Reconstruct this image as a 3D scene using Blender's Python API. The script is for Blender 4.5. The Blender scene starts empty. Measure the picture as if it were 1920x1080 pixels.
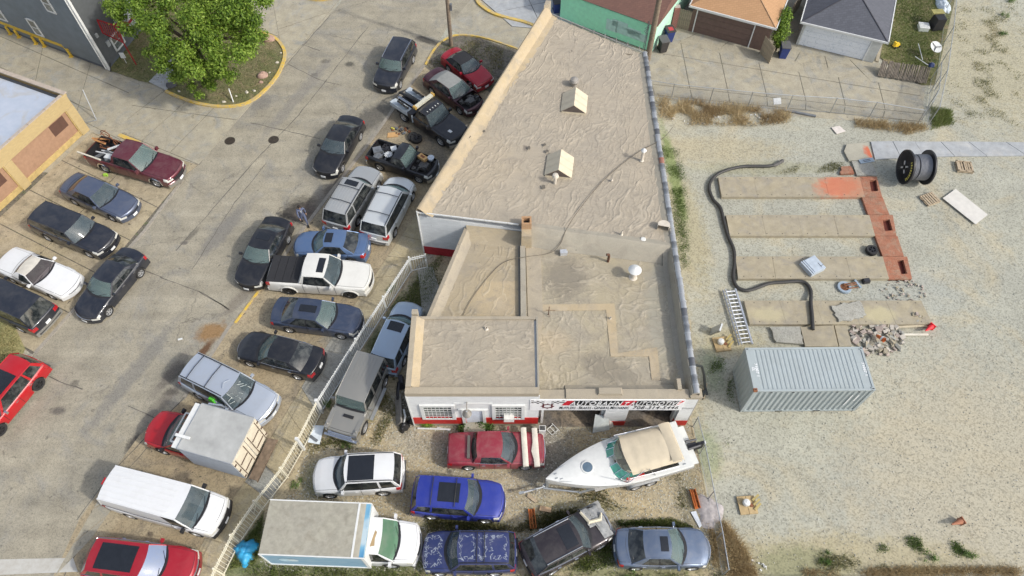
import bpy,math,random
import numpy as np
from mathutils import Vector,Matrix
S=bpy.context.scene
COL=S.collection
rng=random.Random(7)
R=math.radians
def lerp(a,b,t):return a+(b-a)*t
FPX,TILT,CAMH=1337.0,0.571,35.3
cam=bpy.data.cameras.new('camera');cam.sensor_width=36.0
cam.lens=FPX/1920*36;cam.clip_start=0.5;cam.clip_end=900
camo=bpy.data.objects.new('camera',cam);COL.objects.link(camo)
camo.location=(0,0,CAMH);camo.rotation_euler=(TILT,0,0)
S.camera=camo
S.render.resolution_x=1024;S.render.resolution_y=576
SUN_AZ,SUN_EL=R(-25),R(40)
w=bpy.data.worlds.new('World');S.world=w;w.use_nodes=True
nt=w.node_tree;nt.nodes.clear()
sky=nt.nodes.new('ShaderNodeTexSky');sky.sky_type='NISHITA';sky.sun_disc=False
sky.sun_elevation=SUN_EL;sky.sun_rotation=math.pi/2-SUN_AZ
sky.air_density=1.0;sky.dust_density=3.0;sky.ozone_density=1.0
hs=nt.nodes.new('ShaderNodeHueSaturation');hs.inputs['Saturation'].default_value=0.62
bg=nt.nodes.new('ShaderNodeBackground');bg.inputs['Strength'].default_value=0.15
wo=nt.nodes.new('ShaderNodeOutputWorld')
nt.links.new(sky.outputs[0],hs.inputs['Color']);nt.links.new(hs.outputs[0],bg.inputs[0]);nt.links.new(bg.outputs[0],wo.inputs[0])
sl=bpy.data.lights.new('sun','SUN');sl.energy=1.75;sl.angle=R(2.5);sl.color=(1.0,0.955,0.88)
so=bpy.data.objects.new('sun',sl);COL.objects.link(so)
sd=Vector((-math.cos(SUN_AZ)*math.cos(SUN_EL),-math.sin(SUN_AZ)*math.cos(SUN_EL),-math.sin(SUN_EL)))
so.rotation_euler=sd.to_track_quat('-Z','Y').to_euler();so.location=(40,-20,50)
S.view_settings.view_transform='Standard';S.view_settings.look='None'
S.view_settings.gamma=1;S.view_settings.use_curve_mapping=False
S.view_settings.exposure=0.56
def at(u,v,z=0.0):
 """point of the place seen at photo pixel (u, v) at height z"""
 x=(u-960)/FPX;y=(540-v)/FPX
 d=(x,math.sin(TILT)+y*math.cos(TILT),-math.cos(TILT)+y*math.sin(TILT))
 t=(z-CAMH)/d[2]
 return Vector((d[0]*t,d[1]*t,z))
class MB:
 def __init__(s):s.v=[];s.f=[];s.m=[]
 def add(s,vs,fs,mi=0):
  o=len(s.v);s.v+=[tuple(p)for p in vs]
  s.f+=[tuple(i+o for i in f)for f in fs];s.m+=[mi]*len(fs);return s
 def box(s,c,d,rz=0.0,mi=0,taper=1.0,rot=None):
  hx,hy,hz=d[0]/2,d[1]/2,d[2]/2
  vs=[]
  M=rot if rot is not None else Matrix.Rotation(rz,3,'Z')
  for z,k in((-hz,1),(hz,taper)):
   for x,y in((-hx,-hy),(hx,-hy),(hx,hy),(-hx,hy)):
    vs.append(Vector(c)+M@Vector((x*k,y*k,z)))
  return s.add(vs,[(3,2,1,0),(4,5,6,7),(0,1,5,4),(1,2,6,5),(2,3,7,6),(3,0,4,7)],mi)
 def prism(s,poly,z0,z1,mi=0,top=None,bottom=True):
  n=len(poly);a=0
  for i in range(n):
   p,q=poly[i],poly[(i+1)%n];a+=p[0]*q[1]-q[0]*p[1]
  if a<0:poly=poly[::-1];z1=z1[::-1]if isinstance(z1,(list,tuple))else z1
  zt=z1 if isinstance(z1,(list,tuple))else[z1]*n
  vs=[(p[0],p[1],z0)for p in poly]+[(p[0],p[1],zt[i])for i,p in enumerate(poly)]
  fs=[tuple(range(n,2*n))]+[(i,(i+1)%n,n+(i+1)%n,n+i)for i in range(n)]
  if bottom:fs.append(tuple(range(n-1,-1,-1)))
  s.add(vs,fs,mi)
  if top is not None:s.m[len(s.m)-len(fs)]=top
  return s
 def tube(s,pts,r,n=6,mi=0,cap=True):
  pts=[Vector(p)for p in pts];rs=r if isinstance(r,(list,tuple))else[r]*len(pts)
  vs=[];up0=None
  for i,p in enumerate(pts):
   t=(pts[min(i+1,len(pts)-1)]-pts[max(i-1,0)])
   if t.length<1e-9:t=Vector((0,0,1))
   t.normalize()
   if up0 is None:up0=Vector((0,0,1))if abs(t.z)<.9 else Vector((1,0,0))
   a=t.cross(up0)
   if a.length<1e-4:a=t.cross(Vector((0,1,0)))
   a.normalize();b=a.cross(t).normalized();up0=b
   for k in range(n):
    q=2*math.pi*(k+.5)/n
    vs.append(p+(a*math.cos(q)+b*math.sin(q))*rs[i])
  fs=[]
  for i in range(len(pts)-1):
   for k in range(n):
    fs.append((i*n+k,i*n+(k+1)%n,(i+1)*n+(k+1)%n,(i+1)*n+k))
  if cap:fs.append(tuple(range(n-1,-1,-1)));fs.append(tuple((len(pts)-1)*n+k for k in range(n)))
  return s.add(vs,fs,mi)
 def lathe(s,prof,c=(0,0,0),n=16,mi=0,axis='z',mis=None):
  vs=[];fs=[];ms=[]
  for r,h in prof:
   for k in range(n):
    q=2*math.pi*k/n
    a,b=r*math.cos(q),r*math.sin(q)
    p=(a,b,h)if axis=='z' else((a,h,b)if axis=='y' else(h,a,b))
    vs.append((p[0]+c[0],p[1]+c[1],p[2]+c[2]))
  for i in range(len(prof)-1):
   for k in range(n):
    f=(i*n+k,i*n+(k+1)%n,(i+1)*n+(k+1)%n,(i+1)*n+k)
    fs.append(f if axis!='y' else f[::-1]);ms.append(mis[i]if mis else mi)
  o=len(s.m);s.add(vs,fs,mi);s.m[o:]=ms
  return s
 def grid(s,P,mi=0,flip=False):
  n,m=len(P),len(P[0]);vs=[p for row in P for p in row];fs=[]
  for i in range(n-1):
   for j in range(m-1):
    f=(i*m+j,i*m+j+1,(i+1)*m+j+1,(i+1)*m+j)
    fs.append(f[::-1]if flip else f)
  return s.add(vs,fs,mi)
 def mesh(s,name,mats,smooth=False):
  me=bpy.data.meshes.new(name);me.from_pydata(s.v,[],s.f)
  for m in(mats if isinstance(mats,(list,tuple))else[mats]):me.materials.append(m)
  if any(s.m):me.polygons.foreach_set('material_index',s.m)
  if smooth:me.polygons.foreach_set('use_smooth',[True]*len(s.f))
  me.update()
  if smooth and smooth!='all':
   try:me.set_sharp_from_angle(angle=R(40 if smooth is True else smooth))
   except Exception:pass
  return me
 def build(s,name,mats,parent=None,smooth=False,loc=None,rot=None):
  o=bpy.data.objects.new(name,s.mesh(name,mats,smooth));COL.objects.link(o)
  if parent is not None:o.parent=parent
  if loc is not None:o.location=loc
  if rot is not None:o.rotation_euler=rot
  return o
def tag(o,label,cat,group=None,kind=None):
 if label:o['label']=label
 if cat:o['category']=cat
 if group:o['group']=group
 if kind:o['kind']=kind
 return o
def thing(name,label,cat,loc=(0,0,0),rz=0.0,group=None):
 o=bpy.data.objects.new(name,None);COL.objects.link(o);o.empty_display_size=.3
 o.location=loc;o.rotation_euler=(0,0,rz);return tag(o,label,cat,group)
def struct(o):o['kind']='structure';return o
def stuff(o):o['kind']='stuff';return o
def linkmesh(name,me,parent=None,loc=(0,0,0),rot=(0,0,0),scale=None):
 o=bpy.data.objects.new(name,me);COL.objects.link(o)
 if parent is not None:o.parent=parent
 o.location=loc;o.rotation_euler=rot
 if scale:o.scale=scale
 return o
def copy_tree(o,parent=None):
 c=o.copy();COL.objects.link(c)
 if parent is not None:c.parent=parent
 for ch in list(o.children):copy_tree(ch,c)
 return c
class NG:
 def __init__(s,name):
  s.mat=bpy.data.materials.new(name);s.mat.use_nodes=True;s.t=s.mat.node_tree
  s.b=s.t.nodes['Principled BSDF'];s.out=s.t.nodes['Material Output']
  s.co=s.t.nodes.new('ShaderNodeTexCoord').outputs['Object']
 def n(s,typ,props=None,**inp):
  nd=s.t.nodes.new('ShaderNode'+typ)
  for k,v in(props or{}).items():setattr(nd,k,v)
  for k,v in inp.items():
   key=k.replace('_',' ')if not k[1:].isdigit()else int(k[1:])
   sk=nd.inputs[key]
   if isinstance(v,bpy.types.NodeSocket):s.t.links.new(v,sk)
   else:
    if isinstance(v,tuple)and len(v)==3 and sk.type=='RGBA':v=v+(1,)
    sk.default_value=v
  return nd
 def noise(s,scale,detail=4,rough=.55,dist=0.0,vec=None,out=0):
  return s.n('TexNoise',Vector=vec or s.co,Scale=scale,Detail=detail,Roughness=rough,Distortion=dist).outputs[out]
 def vor(s,scale,feature='F1',vec=None,out='Distance',rnd=1.0):
  return s.n('TexVoronoi',{'feature':feature},Vector=vec or s.co,Scale=scale,Randomness=rnd).outputs[out]
 def ramp(s,fac,*st,interp='LINEAR'):
  r=s.n('ValToRGB',Fac=fac);cr=r.color_ramp;cr.interpolation=interp
  for i,(p,c)in enumerate(st):
   e=cr.elements[i]if i<2 else cr.elements.new(p)
   e.position=p
   e.color=(c,c,c,1)if not isinstance(c,tuple)else c+(1,)
  return r.outputs[0]
 def mix(s,fac,a,b,mode='MIX'):
  m=s.n('MixRGB',{'blend_type':mode},Fac=fac,Color1=a,Color2=b);return m.outputs[0]
 def math(s,op,a,b=0.0):
  return s.n('Math',{'operation':op},i0=a,i1=b).outputs[0]
 def map(s,rz=0.0,scale=(1,1,1),loc=(0,0,0),vec=None):
  return s.n('Mapping',Vector=vec or s.co,Location=loc,Rotation=(0,0,rz),Scale=scale).outputs[0]
 def bump(s,h,strength=.3,dist=.05,nrm=None):
  b=s.n('Bump',Height=h,Strength=strength,Distance=dist)
  if nrm is not None:s.t.links.new(nrm,b.inputs['Normal'])
  return b.outputs[0]
 def set(s,**k):
  for a,v in k.items():
   sk=s.b.inputs[a.replace('_',' ')]
   if isinstance(v,bpy.types.NodeSocket):s.t.links.new(v,sk)
   else:sk.default_value=v+(1,)if isinstance(v,tuple)and len(v)==3 and sk.type=='RGBA' else v
  return s.mat
MC={}
def pm(name,col,rough=.6,metal=0.0,var=.12,scale=4.0,bump=0.0,bscale=30.0,coat=0.0,spec=None):
 """plain procedural surface: tone drifts with noise, optional fine relief"""
 if name in MC:return MC[name]
 g=NG(name);f=g.noise(scale,5,.6)
 c2=tuple(max(0,c*(1-var))for c in col);c1=tuple(min(1,c*(1+var))for c in col)
 c=g.ramp(f,(.3,c2),(.7,c1))
 g.set(Base_Color=c,Roughness=rough,Metallic=metal)
 if coat:g.set(Coat_Weight=coat,Coat_Roughness=.08)
 if spec is not None:g.set(Specular_IOR_Level=spec)
 if bump:g.set(Normal=g.bump(g.noise(bscale,4),bump,.02))
 MC[name]=g.mat;return g.mat
def paint(name,col,metal=.0,rough=.32,dirt=.25):
 """car paint: clear coat over flake with dust film on it"""
 if name in MC:return MC[name]
 g=NG(name)
 dust=g.ramp(g.noise(1.7,7,.7,.6),(.42,0.0),(.70,dirt))
 spots=g.ramp(g.noise(26,3,.6),(.66,0.0),(.75,dirt*.7))
 f=g.math('MAXIMUM',dust,spots)
 c=g.mix(f,col,(.36,.33,.28))
 r=g.math('ADD',g.math('MULTIPLY',f,.8),rough)
 g.set(Base_Color=c,Metallic=metal,Roughness=r,Coat_Weight=.5,Coat_Roughness=.05)
 MC[name]=g.mat;return g.mat
def glass(name,tint,alpha,rough=.06):
 if name in MC:return MC[name]
 g=NG(name)
 d=g.ramp(g.noise(3.0,5,.6),(.4,0.0),(.8,.35))
 c=g.mix(d,tint,(.32,.33,.30))
 g.set(Base_Color=c,Roughness=rough,IOR=1.5,Coat_Weight=.6,Coat_Roughness=.03)
 tr=g.n('BsdfTransparent',Color=tuple(min(1,t*2.2+.15)for t in tint))
 mx=g.n('MixShader',Fac=alpha);g.t.links.new(tr.outputs[0],mx.inputs[1]);g.t.links.new(g.b.outputs[0],mx.inputs[2])
 g.t.links.new(mx.outputs[0],g.out.inputs[0]);MC[name]=g.mat;return g.mat
BLACK=pm('black_plastic',(.018,.018,.02),.5)
RUBBER=pm('tyre_rubber',(.022,.022,.022),.85,bump=.3,bscale=60)
CHROME=pm('bright_trim',(.75,.76,.78),.22,1.0,var=.05)
STEEL=pm('galvanised_steel',(.42,.44,.45),.45,.7)
RIM=pm('alloy_rim',(.55,.56,.57),.35,.6)
DARKRIM=pm('black_rim',(.03,.03,.032),.35,.3)
WSG=glass('windshield_glass',(.19,.27,.26),.46)
WSG2=glass('windshield_glass_dark',(.11,.15,.17),.46)
WSGB=glass('windshield_glass_blue',(.24,.30,.44),.8)
SIDEG=glass('side_window_glass',(.012,.016,.018),.86)
ROOFG=pm('sunroof_glass',(.012,.014,.018),.09,var=.2,coat=.5)
HLAMP=pm('headlight_lens',(.62,.62,.57),.15,coat=.8)
TLAMP=pm('taillight_lens',(.38,.015,.02),.2,coat=.8)
SEATM=pm('seat_cloth',(.12,.11,.10),.9)
SEATT=pm('seat_tan',(.38,.32,.24),.9)
DASH=pm('dashboard_vinyl',(.07,.07,.068),.7)
PLATE=pm('licence_plate',(.72,.73,.72),.5)
WHITEP=pm('white_painted_metal',(.64,.65,.63),.5,var=.06)
# ============================================================ ground materials
STREET=R(67.4)
def groundmat(name,c1,c2,c3=None,grain=22.0,gvar=.25,bump=.25,stain=0.0,crack=0.0,streak=0.0,patch=None,rough=.9,pscale=.12,bs=.03,mott=.42):
 g=NG(name)
 big=g.noise(pscale,4,.55,1.2);mid=g.noise(pscale*7,5,.6)
 c=g.mix(g.ramp(big,(.35,0.),(.65,1.)),c1,c2)
 if c3:c=g.mix(g.ramp(g.noise(pscale*2.3,5,.65,2.0,vec=g.map(loc=(31,7,0))),(.5,0.),(.68,.9)),c,c3)
 c=g.mix(mott,c,g.ramp(mid,(.25,(.32,.32,.32)),(.75,(.72,.72,.72))),'OVERLAY')
 if streak:
  s=g.noise(1.0,5,.6,vec=g.map(STREET,(.05,1.4,1)))
  c=g.mix(streak,c,g.ramp(s,(.3,(.36,.36,.36)),(.7,(.66,.66,.66))),'OVERLAY')
 if stain:
  s=g.ramp(g.noise(.55,6,.7,.6,vec=g.map(loc=(3,9,0))),(.58,0.),(.72,stain))
  c=g.mix(s,c,(.09,.085,.075))
  s=g.ramp(g.noise(3.1,3,.5,.4,vec=g.map(loc=(13,2,0))),(.67,0.),(.72,stain*1.3))
  c=g.mix(s,c,(.07,.065,.055))
 if crack:
  wv=g.n('VectorMath',{'operation':'ADD'},i0=g.co,i1=g.n('VectorMath',{'operation':'SCALE'},i0=g.noise(1.1,5,.7,out=1),Scale=.9).outputs[0]).outputs[0]
  d=g.vor(.16,'DISTANCE_TO_EDGE',wv);k=g.ramp(d,(.0,1.),(.006,0.))
  c=g.mix(g.math('MULTIPLY',k,g.ramp(g.noise(.3,3),(.42,0.),(.6,crack))),c,(.10,.09,.075))
 if patch:c=patch(g,c)
 ve=g.vor(grain,out='Color');fine=g.noise(grain*1.3,3,.7)
 sep=g.n('SeparateColor',Color=ve).outputs[0]
 gr=g.math('ADD',g.math('MULTIPLY',sep,.55),g.math('MULTIPLY',fine,.45))
 c=g.mix(1.0,c,g.ramp(gr,(.12,1-gvar),(.5,1.0),(.88,1+gvar*.35)),'MULTIPLY')
 h=gr
 g.set(Base_Color=c,Roughness=rough,Specular_IOR_Level=.2,Normal=g.bump(h,bump,bs))
 return g.mat
def spots(*lst):
 """stains of known place and size: (x, y, rx, ry, angle, colour, strength)"""
 def f(g,c):
  for(x,y,rx,ry,a,col,st)in lst:
   v=g.n('Mapping',Vector=g.co,Location=(-x,-y,0)).outputs[0]
   v=g.n('Mapping',Vector=v,Rotation=(0,0,-a)).outputs[0]
   v=g.n('Mapping',Vector=v,Scale=(1/rx,1/ry,0)).outputs[0]
   nz=g.n('VectorMath',{'operation':'SCALE'},i0=g.noise(2.4,6,.75,out=1),Scale=1.3).outputs[0]
   v=g.n('VectorMath',{'operation':'ADD'},i0=v,i1=nz).outputs[0]
   v=g.n('VectorMath',{'operation':'SUBTRACT'},i0=v,i1=(.65,.65,.65)).outputs[0]
   v=g.n('VectorMath',{'operation':'MULTIPLY'},i0=v,i1=(1,1,0)).outputs[0]
   d=g.n('VectorMath',{'operation':'LENGTH'},i0=v).outputs['Value']
   c=g.mix(g.ramp(d,(.5,st),(.98,0.)),c,col)
  return c
 return f
def P3(u,v):q=at(u,v);return(q.x,q.y)
OILC=(.075,.065,.05)
def sp(u,v,rx,ry,a=0,col=OILC,st=.8):q=at(u,v);return(q.x,q.y,rx,ry,R(a),col,st)
road_m=groundmat('street_surface',(.285,.262,.205),(.325,.295,.225),(.245,.235,.205),grain=22,gvar=.34,bump=.15,stain=.35,crack=.6,streak=.35,patch=spots(sp(398,622,1.1,.75,20,(.26,.15,.06),.85),sp(385,655,.3,.9,-30,(.12,.06,.03),.9),sp(800,76,1.5,.4,-25,(.08,.075,.065),.95),sp(690,225,2.8,1.2,50,(.10,.095,.085),.8),sp(560,395,1.6,1.2,30,(.05,.045,.04),.9),sp(630,350,1.8,.6,60,(.11,.10,.09),.85),sp(325,700,1.0,.5,60,(.07,.065,.055),.8),sp(258,830,.9,.6,60,(.06,.055,.05),.9),sp(320,735,.5,.3,0,(.07,.065,.055),.8),sp(610,115,.5,.3,0,(.13,.12,.1),.8),sp(655,120,.45,.35,0,(.10,.095,.08),.9),sp(590,140,.3,.25,0,(.12,.11,.09),.9),sp(790,70,.3,.2,0,(.1,.09,.08),.9),sp(490,195,1.1,.8,10,(.17,.165,.155),.6),sp(420,430,3.5,.7,64,(.19,.182,.165),.75),sp(250,700,5,.6,66,(.20,.192,.172),.7),sp(560,180,6,.6,66,(.21,.20,.18),.6),sp(575,400,1.2,1.0,30,(.12,.10,.085),.7),sp(600,370,1.4,.6,60,(.15,.13,.11),.5),sp(450,560,1.8,.5,55,(.15,.13,.11),.5),sp(360,440,.8,.25,60,(.13,.12,.10),.7),sp(345,455,.3,.2,0,(.12,.11,.10),.8),sp(235,910,1.3,.5,90,(.12,.11,.10),.6),sp(300,760,2.0,.5,60,(.16,.14,.12),.5),sp(320,700,2.2,.4,65,(.17,.15,.13),.5),sp(110,770,.5,.3,0,(.11,.10,.09),.8),sp(140,720,.3,.3,0,(.13,.12,.10),.7)))
conc_m=groundmat('concrete_slab_surface',(.37,.335,.25),(.33,.305,.24),(.28,.28,.255),grain=26,gvar=.24,bump=.12,stain=.32,crack=.35,pscale=.2)
concl_m=groundmat('parking_slab_surface',(.385,.325,.21),(.36,.31,.225),(.25,.215,.145),grain=24,gvar=.3,bump=.16,stain=.6,crack=.5,pscale=.25)
grey_m=groundmat('grey_concrete_surface',(.36,.375,.385),(.33,.345,.35),(.40,.40,.385),grain=30,gvar=.12,bump=.1,stain=.15,pscale=.3)
oldg_m=groundmat('weathered_grey_slab',(.32,.32,.285),(.35,.34,.295),grain=18,gvar=.3,bump=.25,stain=.2,crack=.5,pscale=.3)
walk_m=groundmat('sidewalk_slab_surface',(.44,.37,.225),(.40,.345,.23),(.36,.325,.25),grain=24,gvar=.26,bump=.2,stain=.3,crack=.2,pscale=.3)
apron_m=groundmat('parking_strip_surface',(.34,.275,.175),(.37,.315,.215),(.24,.205,.15),grain=16,gvar=.38,bump=.4,stain=.6,crack=.4,pscale=.22,patch=spots(sp(720,230,3,1.6,40,(.13,.115,.095),.5),sp(800,300,2.5,1.4,10,(.16,.15,.13),.6),sp(820,250,2.5,1.6,10,(.14,.13,.115),.6),sp(445,705,.6,.25,0,(.12,.09,.06),.8),sp(640,640,1.4,1.0,0,(.27,.275,.255),.6),sp(340,893,.5,.3,0,(.15,.13,.1),.8)))
gravel_m=groundmat('gravel_surface',(.375,.37,.30),(.34,.338,.283),(.41,.37,.265),grain=14,gvar=.40,bump=.2,mott=.28,pscale=.07,bs=.02,patch=spots(sp(1850,900,9,9,0,(.41,.37,.275),.7),sp(1700,560,5,2.2,20,(.35,.365,.33),.5),sp(1250,560,1.4,10,4,(.36,.31,.19),.85),sp(1285,420,1.6,6,3,(.35,.31,.19),.7),sp(1330,280,7,1.6,0,(.40,.355,.24),.7),sp(1840,110,7,9,0,(.39,.35,.23),.65),sp(1560,1050,9,1.6,0,(.38,.33,.20),.7),sp(1500,1060,3,1.2,0,(.17,.19,.09),.5),sp(1325,850,1.0,1.8,0,(.20,.26,.12),.45),sp(1335,690,.8,1.8,0,(.18,.25,.12),.4),sp(1262,320,.5,5.5,3,(.17,.23,.07),.75),sp(1430,315,6,.8,0,(.30,.29,.18),.5),sp(1650,600,3,1.2,0,(.34,.33,.27),.5),sp(1370,640,2.4,1.2,0,(.42,.37,.23),.7)))
yard_m=groundmat('yard_soil_surface',(.41,.335,.205),(.34,.31,.235),(.42,.35,.22),grain=13,gvar=.52,bump=.3,stain=.2,pscale=.16,bs=.02,patch=spots(sp(1020,850,2.0,2.4,10,(.20,.195,.175),.75),sp(820,830,2.0,.9,0,(.24,.235,.20),.5),sp(720,540,1.2,3,30,(.10,.12,.05),.8),sp(790,545,1,2.2,0,(.12,.12,.07),.8),sp(640,1060,8,.7,0,(.13,.16,.07),.8),sp(1180,1060,5,1.0,0,(.15,.17,.08),.7),sp(870,985,3.5,.5,0,(.13,.14,.07),.75),sp(1080,960,3,.8,0,(.18,.19,.10),.5),sp(700,640,.8,3,20,(.11,.13,.06),.7),sp(450,1040,1.3,2,0,(.12,.15,.07),.7),sp(1300,960,.8,3,0,(.18,.165,.10),.5),sp(590,900,1,1.2,0,(.18,.2,.1),.5),sp(765,760,.7,2,0,(.10,.09,.07),.8)))
grass_m=groundmat('grass_soil_surface',(.11,.125,.05),(.17,.16,.08),(.24,.19,.115),grain=14,gvar=.5,bump=.8,pscale=.4)
drygr_m=groundmat('dry_lawn_surface',(.34,.29,.13),(.26,.25,.12),(.17,.19,.08),grain=14,gvar=.4,bump=.6,pscale=.5)
soil_m=groundmat('dark_soil_surface',(.13,.12,.10),(.18,.16,.13),(.11,.13,.06),grain=12,gvar=.55,bump=.9,pscale=.5)
def sheet(name,px,z,mat,world=None):
 pts=world or[P3(u,v)for u,v in px]
 m=MB();n=len(pts);a=sum(pts[i][0]*pts[(i+1)%n][1]-pts[(i+1)%n][0]*pts[i][1]for i in range(n))
 if a<0:pts=pts[::-1]
 m.add([(x,y,z)for x,y in pts],[tuple(range(n))])
 return struct(m.build(name,mat))
sheet('ground',None,-.03,gravel_m,world=[(-220,-120),(220,-120),(220,320),(-220,320)])
CE=[(60,1160),(100,1080),(148,975),(205,893),(262,815),(350,745),(430,612),(470,562),(510,508),(560,438),(620,358),(690,268),(760,170),(803,110),(838,52),(882,0),(1000,-150),(1300,-560)]
CW=[(-560,1330),(-250,1030),(60,665),(130,585),(270,430),(345,332),(373,309),(440,227),(527,133),(620,27),(740,-120),(980,-460)]
street=sheet('street',CE+CW[::-1],-.004,road_m)
front_yard=sheet('yard_ground',[(772,512),(675,662),(605,774),(570,845),(540,898),(493,958),(451,1020),(400,1110),(400,1180),(1358,1180),(1352,1078),(1325,930),(1300,800),(1296,780),(1296,600),(860,440)],-.008,yard_m)
sheet('tree_lawn',[(140,60),(207,133),(262,152),(285,157),(312,171),(335,182),(365,193),(400,199),(440,199),(470,190),(495,170),(520,140),(532,108),(529,88),(512,70),(488,60),(440,-20),(300,-80)],.03,grass_m)
sheet('lot_lawn',[(-120,560),(0,600),(30,615),(48,655),(30,690),(-60,780),(-200,760)],.03,drygr_m)
sheet('corner_lawn',[(797,125),(812,95),(835,72),(862,66),(900,72),(972,95),(1040,130),(900,330),(860,300),(905,245),(930,190),(915,170),(826,150)],.0,soil_m)
sheet('back_lawn',[(1650,108),(1672,0),(1690,-120),(1830,-120),(1790,0),(1752,160),(1728,160),(1690,140)],.03,grass_m)
sheet('alley_base',[(1200,135),(1215,-90),(1700,-90),(1672,0),(1645,115),(1690,140),(1735,160),(1728,222),(1600,226),(1390,210),(1228,182)],-.012,conc_m)
sheet('left_apron_base',[(-300,-60),(-10,20),(207,133),(262,152),(312,171),(365,193),(400,199),(440,199),(470,190),(495,170),(520,140),(532,108),(529,88),(512,70),(488,60),(470,20),(560,-200),(800,-260),(620,27),(527,133),(440,227),(373,309),(345,332),(200,330),(-300,300)],-.012,conc_m)
sheet('lot_base',[(-300,200),(168,243),(225,262),(373,309),(345,332),(270,430),(130,585),(60,665),(30,640),(0,604),(-250,560)],-.016,soil_m)
sheet('parking_base',[(60,1160),(100,1080),(148,975),(205,893),(262,815),(350,745),(430,612),(470,562),(510,508),(560,438),(620,358),(690,268),(760,170),(803,110),(850,110),(960,150),(880,330),(795,470),(775,512),(675,662),(605,774),(570,845),(540,898),(493,958),(451,1020),(400,1110),(395,1180),(60,1180)],-.006,apron_m)
sheet('top_apron_base',[(838,52),(882,0),(1000,-150),(1180,-100),(1060,60),(1030,130),(972,95),(900,69),(862,63)],-.010,conc_m)
def inset(poly,g):
 c=[sum(p[0]for p in poly)/len(poly),sum(p[1]for p in poly)/len(poly)]
 n=len(poly);out=[]
 a=sum(poly[i][0]*poly[(i+1)%n][1]-poly[(i+1)%n][0]*poly[i][1]for i in range(n))
 if a<0:poly=poly[::-1]
 for i in range(n):
  p0,p1,p2=Vector(poly[i-1]),Vector(poly[i]),Vector(poly[(i+1)%n])
  d1=(p1-p0).normalized();d2=(p2-p1).normalized()
  n1=Vector((-d1.y,d1.x));n2=Vector((-d2.y,d2.x));b=n1+n2
  if b.length<1e-4:b=n1
  b.normalize();out.append(tuple(p1+b*(g/max(.35,b.dot(n1)))))
 return out
def slab(name,poly,z,mat,parent,gap=.012,base=-.05):
 q=inset(poly,gap);m=MB();m.prism(q,base,z,bottom=False)
 return m.build(name,mat,parent)
def bilerp(c,s,t):
 a=Vector(c[0]).lerp(Vector(c[1]),s);b=Vector(c[3]).lerp(Vector(c[2]),s);q=a.lerp(b,t);return(q.x,q.y)
def slabgrid(par_name,corners_px,ns,nt_,z,mat,gap=.022,jit=.003,label=None,ts=None,ss=None,cornersw=None):
 c=cornersw or[P3(*p)for p in corners_px]
 par=bpy.data.objects.new(par_name,None);COL.objects.link(par);par['kind']='structure'
 m=MB();m.add([(p[0],p[1],-.0095)for p in c],[(0,1,2,3)]);m.build('joint_bed',soil_m,par)
 ss=ss or[i/ns for i in range(ns+1)];ts=ts or[i/nt_ for i in range(nt_+1)]
 for i in range(len(ss)-1):
  for j in range(len(ts)-1):
   poly=[bilerp(c,ss[i],ts[j]),bilerp(c,ss[i+1],ts[j]),bilerp(c,ss[i+1],ts[j+1]),bilerp(c,ss[i],ts[j+1])]
   slab('slab',poly,z+rng.uniform(-jit,jit),mat,par,gap)
 return par
slabgrid('alley_pavement',[(1222,158),(1735,214),(1722,160),(1205,60)],7,1,.012,conc_m,ts=[0,.62,1.0])
slabgrid('alley_edge_strip',[(1228,178),(1728,228),(1734,216),(1223,160)],7,1,.010,conc_m)
slabgrid('garage_apron',[(1205,64),(1480,132),(1500,98),(1262,42)],4,1,.016,conc_m)
slabgrid('garage_apron_east',[(1480,133),(1712,165),(1640,118),(1500,99)],3,1,.016,conc_m)
slabgrid('left_alley',[(-160,70),(225,262),(262,158),(-160,-22)],5,1,.006,conc_m,ts=[0,.22,.78,1])
slabgrid('drive_apron',[(162,222),(373,309),(527,133),(268,158)],4,2,.010,conc_m,ts=[0,.45,1])
slabgrid('top_drive',[(532,120),(570,80),(700,-80),(500,-60)],1,3,.010,conc_m)
slabgrid('lot_pavement',[(345,331),(66,662),(-150,545),(172,248)],5,2,.012,concl_m,gap=.03,jit=.01)
slabgrid('lot_pavement_north',[(345,330),(172,248),(225,264),(372,309)],2,1,.012,concl_m,gap=.03)
swW=[(780,404),(699,522),(607,657),(565,727),(511,817),(459,904),(385,1009),(345,1085),(320,1150)]
swE=[(840,432),(768,515),(668,668),(600,782),(552,870),(508,940),(446,1026),(412,1092),(385,1160)]
par=bpy.data.objects.new('sidewalk',None);COL.objects.link(par);par['kind']='structure'
for i in range(len(swW)-1):
 a,b,c_,d=P3(*swW[i]),P3(*swW[i+1]),P3(*swE[i+1]),P3(*swE[i])
 n_=max(1,round((Vector(a)-Vector(b)).length/1.6))
 for k in range(n_):
  poly=[bilerp((a,b,c_,d),k/n_,0),bilerp((a,b,c_,d),(k+1)/n_,0),bilerp((a,b,c_,d),(k+1)/n_,1),bilerp((a,b,c_,d),k/n_,1)]
  slab('slab',poly,.022+rng.uniform(-.006,.006),oldg_m if(i,k)in((1,2),(1,3),(2,0),(2,1),(4,1))else walk_m,par,.012)
a,b,c_,d=P3(780,404),P3(868,290),P3(960,330),P3(840,432)
for k in range(4):
 poly=[bilerp((a,b,c_,d),k/4,0),bilerp((a,b,c_,d),(k+1)/4,0),bilerp((a,b,c_,d),(k+1)/4,1),bilerp((a,b,c_,d),k/4,1)]
 slab('slab',poly,.02,oldg_m,par,.012)
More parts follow.
